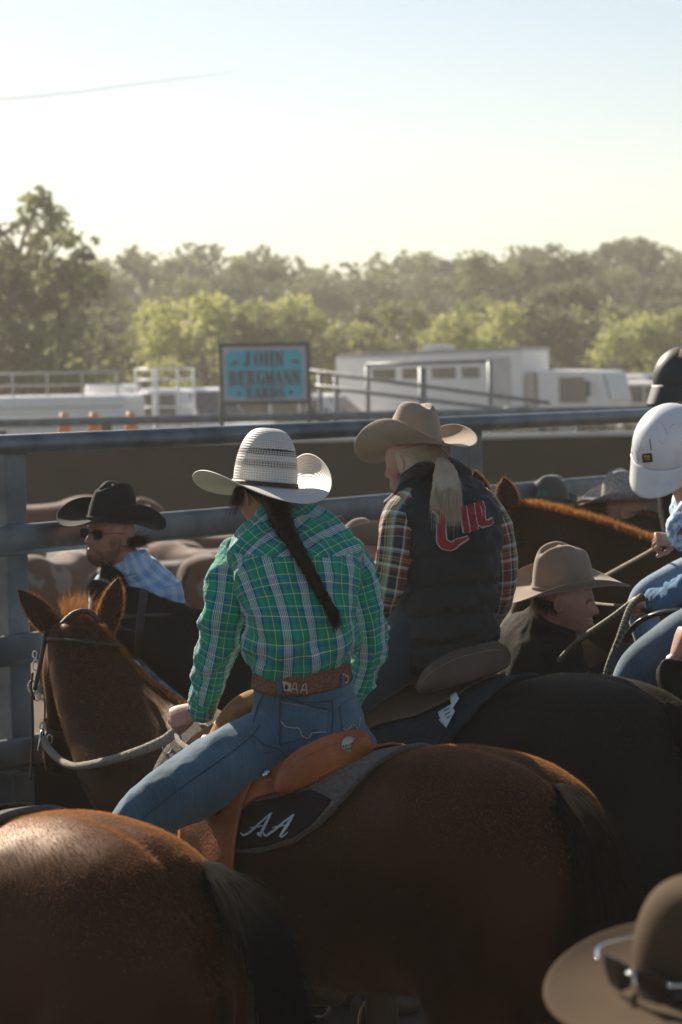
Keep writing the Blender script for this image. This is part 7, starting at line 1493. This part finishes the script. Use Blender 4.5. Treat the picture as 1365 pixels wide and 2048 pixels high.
build(tube([h9p+fr9[1]*.124-fr9[0]*.010+fr9[2]*.04, h9p+fr9[1]*.126+fr9[2]*.042, h9p+fr9[1]*.124+fr9[0]*.010+fr9[2]*.04], .0025, 8, 6), 'bridge', MT['chrome'], sg9)
# ------------------------------------------------------------------ people on foot further back
g1, hc_, hf_, Q_ = standing('person in grey felt hat with green patch, head showing above the chestnut horse neck', 1110, 955, 11.9, R(160), MT['dark_jacket'], MT['felt_greyhat'], dict(h=.14, a=.088, b=.1, curl=.05, pitch=R(-3)), group=None)
gh = [c for c in g1.children if c.name.startswith('hat')][0]
MT['green_patch'] = mat('green_hat_patch', (.02, .16, .09), .6)
pc = P(1085, 989, 11.78); build(M().box(pc, (.042, .004, .038), (cr, cf, cu)), 'hat_patch', MT['green_patch'], gh, smooth=False)
standing('person in mottled pale straw hat, beside the grey hat above the horse neck', 1236, 946, 11.7, R(0), MT['felt_greyhat'], MT['felt_pale'], dict(h=.145, a=.09, b=.105, curl=.075, curlr=.06, band=(MT['band_black'], .012), roll=R(4)), lean=.03)
standing('man in dark flat brimmed hat just above the green plaid shoulder', 652, 1024, 9.8, R(95), MT['dark_jacket'], MT['felt_brownhat'], dict(h=.12, curl=.075, roll=R(10)))
standing('person in brown hat with wide pinkish brim between the two women riders', 716, 1040, 9.5, R(35), MT['tan_jacket'], MT['felt_pinkhat'] if 'felt_pinkhat' in MT else MT['felt_fawn'], dict(h=.13, curl=.06, roll=R(-28), brim=.12), lean=.05, headpitch=R(-10))
# ------------------------------------------------------------------ cattle
def cowmat(name, c1, c2, sc=3.6, thr=(.49, .53)): return mat(name, c1, .8, col2=c2, sc=sc, spec=.15, thr=thr, det=2, bump=.3, bsc=120, sheen=.3)
CM = [cowmat('red_and_white_hide', (.20, .17, .14), (.10, .034, .015), thr=(.55, .58)), cowmat('plain_brown_hide', (.12, .042, .017), (.08, .028, .012), thr=(.3, .7)), cowmat('black_and_white_hide', (.15, .13, .11), (.018, .015, .013)), cowmat('brown_white_face_hide', (.09, .032, .014), (.17, .14, .11), thr=(.36, .40))]
def cow(label, px, d, al, cm, s=1.0):
    q = P(px, 900, d); loc = np.array([q[0], q[1], 0.]); h = np.array([-math.cos(al), math.sin(al), 0]); l = np.array([-h[1], h[0], 0]); T = lambda x, y, z: loc+(h*x+l*y+up3*z)*s
    t = thing('cow', label, 'cow', loc, 'cattle in the yard behind the rails'); m = M()
    loft([list(T(x, 0, (a+b)/2))+[w_*s, (a-b)/2*s] for x, a, b, w_ in ((-.85, 1.22, .9, .10), (-.80, 1.34, .78, .20), (-.6, 1.40, .66, .26), (-.3, 1.36, .60, .29), (0, 1.35, .56, .32), (.3, 1.37, .56, .30), (.55, 1.43, .58, .25), (.75, 1.34, .66, .20), (.85, 1.2, .8, .12))], 50, 30, lat=l, exp=2.5, m=m)
    loft([list(T(.6, 0, 1.12))+[.15*s, .26*s], list(T(.9, 0, 1.16))+[.12*s, .19*s], list(T(1.12, 0, 1.22))+[.10*s, .13*s]], 20, 20, lat=l, m=m)
    loft([list(T(1.08, 0, 1.30))+[.09*s, .10*s], list(T(1.2, 0, 1.22))+[.115*s, .12*s], list(T(1.38, 0, 1.02))+[.08*s, .085*s], list(T(1.48, 0, .90))+[.07*s, .06*s]], 20, 20, lat=l, m=m)
    for sg_ in (-1, 1):
        for x0 in (.58, -.66): loft([list(T(x0, .13*sg_, .95))+[.13*s, .09*s], list(T(x0+.02, .14*sg_, .6))+[.075*s, .06*s], list(T(x0, .14*sg_, .35))+[.045*s, .045*s], list(T(x0+.02, .14*sg_, .06))+[.05*s, .045*s]], 16, 14, lat=h, m=m)
        loft([list(T(1.12, .09*sg_, 1.30))+[.03*s], list(T(1.12, .2*sg_, 1.28))+[.05*s, .02*s], list(T(1.12, .29*sg_, 1.24))+[.012*s]], 10, 10, lat=h, m=m)
    V, Fc = remesh(m, .025, 6); build(M().add(V, Fc), 'body', cm, t)
    build(loft([list(T(-.86, 0, 1.26))+[.022], list(T(-.95, 0, 1.15))+[.022], list(T(-.95, 0, .7))+[.018], list(T(-.95, 0, .55))+[.05], list(T(-.95, 0, .38))+[.01]], 24, 10, lat=l), 'tail', MT['hair_brown'] if cm is not CM[0] else MT['felt_pale'], t)
    for sg_ in (-1, 1):
        for x0 in (.58, -.64): build(loft([list(T(x0+.02, .14*sg_, .08))+[.05*s], list(T(x0+.03, .14*sg_, 0))+[.06*s]], 4, 12, lat=h), 'hoof', MT['hoof'], t)
    return t
for a in (('plain brown cow with sunlit back at the left, right of the near post', 66, 24.0, R(160), CM[1]), ('black and white calf standing below the mid rail at left', 150, 21.5, R(70), CM[2], .8), ('white legged calf behind the rail, nearest the left post', 98, 20.2, R(-70), CM[0], .8),
          ('red and white calf just right of the blue checked shirt', 395, 21.0, R(40), CM[0], .8), ('brown calf with pale patches left of the green plaid sleeve', 462, 20.2, R(120), CM[3], .8), ('brown calf with pale patches between the two women riders', 740, 20.5, R(60), CM[3], .8),
          ('red and white calf behind the man in the black hat', 262, 21.8, R(15), CM[0], .8), ('brown calf half hidden by the green plaid shoulder', 640, 22.0, R(-50), CM[1], .8), ('black and white calf behind the checked shirt shoulder', 335, 20.0, R(150), CM[2], .78),
          ('dark brown calf at the far back left of the rails', 200, 23.0, R(200), CM[1], .82), ('brown calf with pale legs behind the braided woman sleeve', 430, 22.6, R(-30), CM[3], .82)): cow(*a)
m, n, b = newmat('dusty_haze'); n.nodes.remove(b)
v = n.nodes.new('ShaderNodeVolumePrincipled'); v.inputs['Color'].default_value = (.95, .91, .82, 1); v.inputs['Density'].default_value = 0.0013; v.inputs['Anisotropy'].default_value = .2
n.links.new(v.outputs[0], n.nodes['Material Output'].inputs['Volume'])
hz_ = build(M().box((0, 110, 14), (420, 400, 31)), 'haze', m, smooth=False); tag(hz_, kind='stuff', label='pale dusty haze hanging over the paddock')
hz_.display_type = 'WIRE'
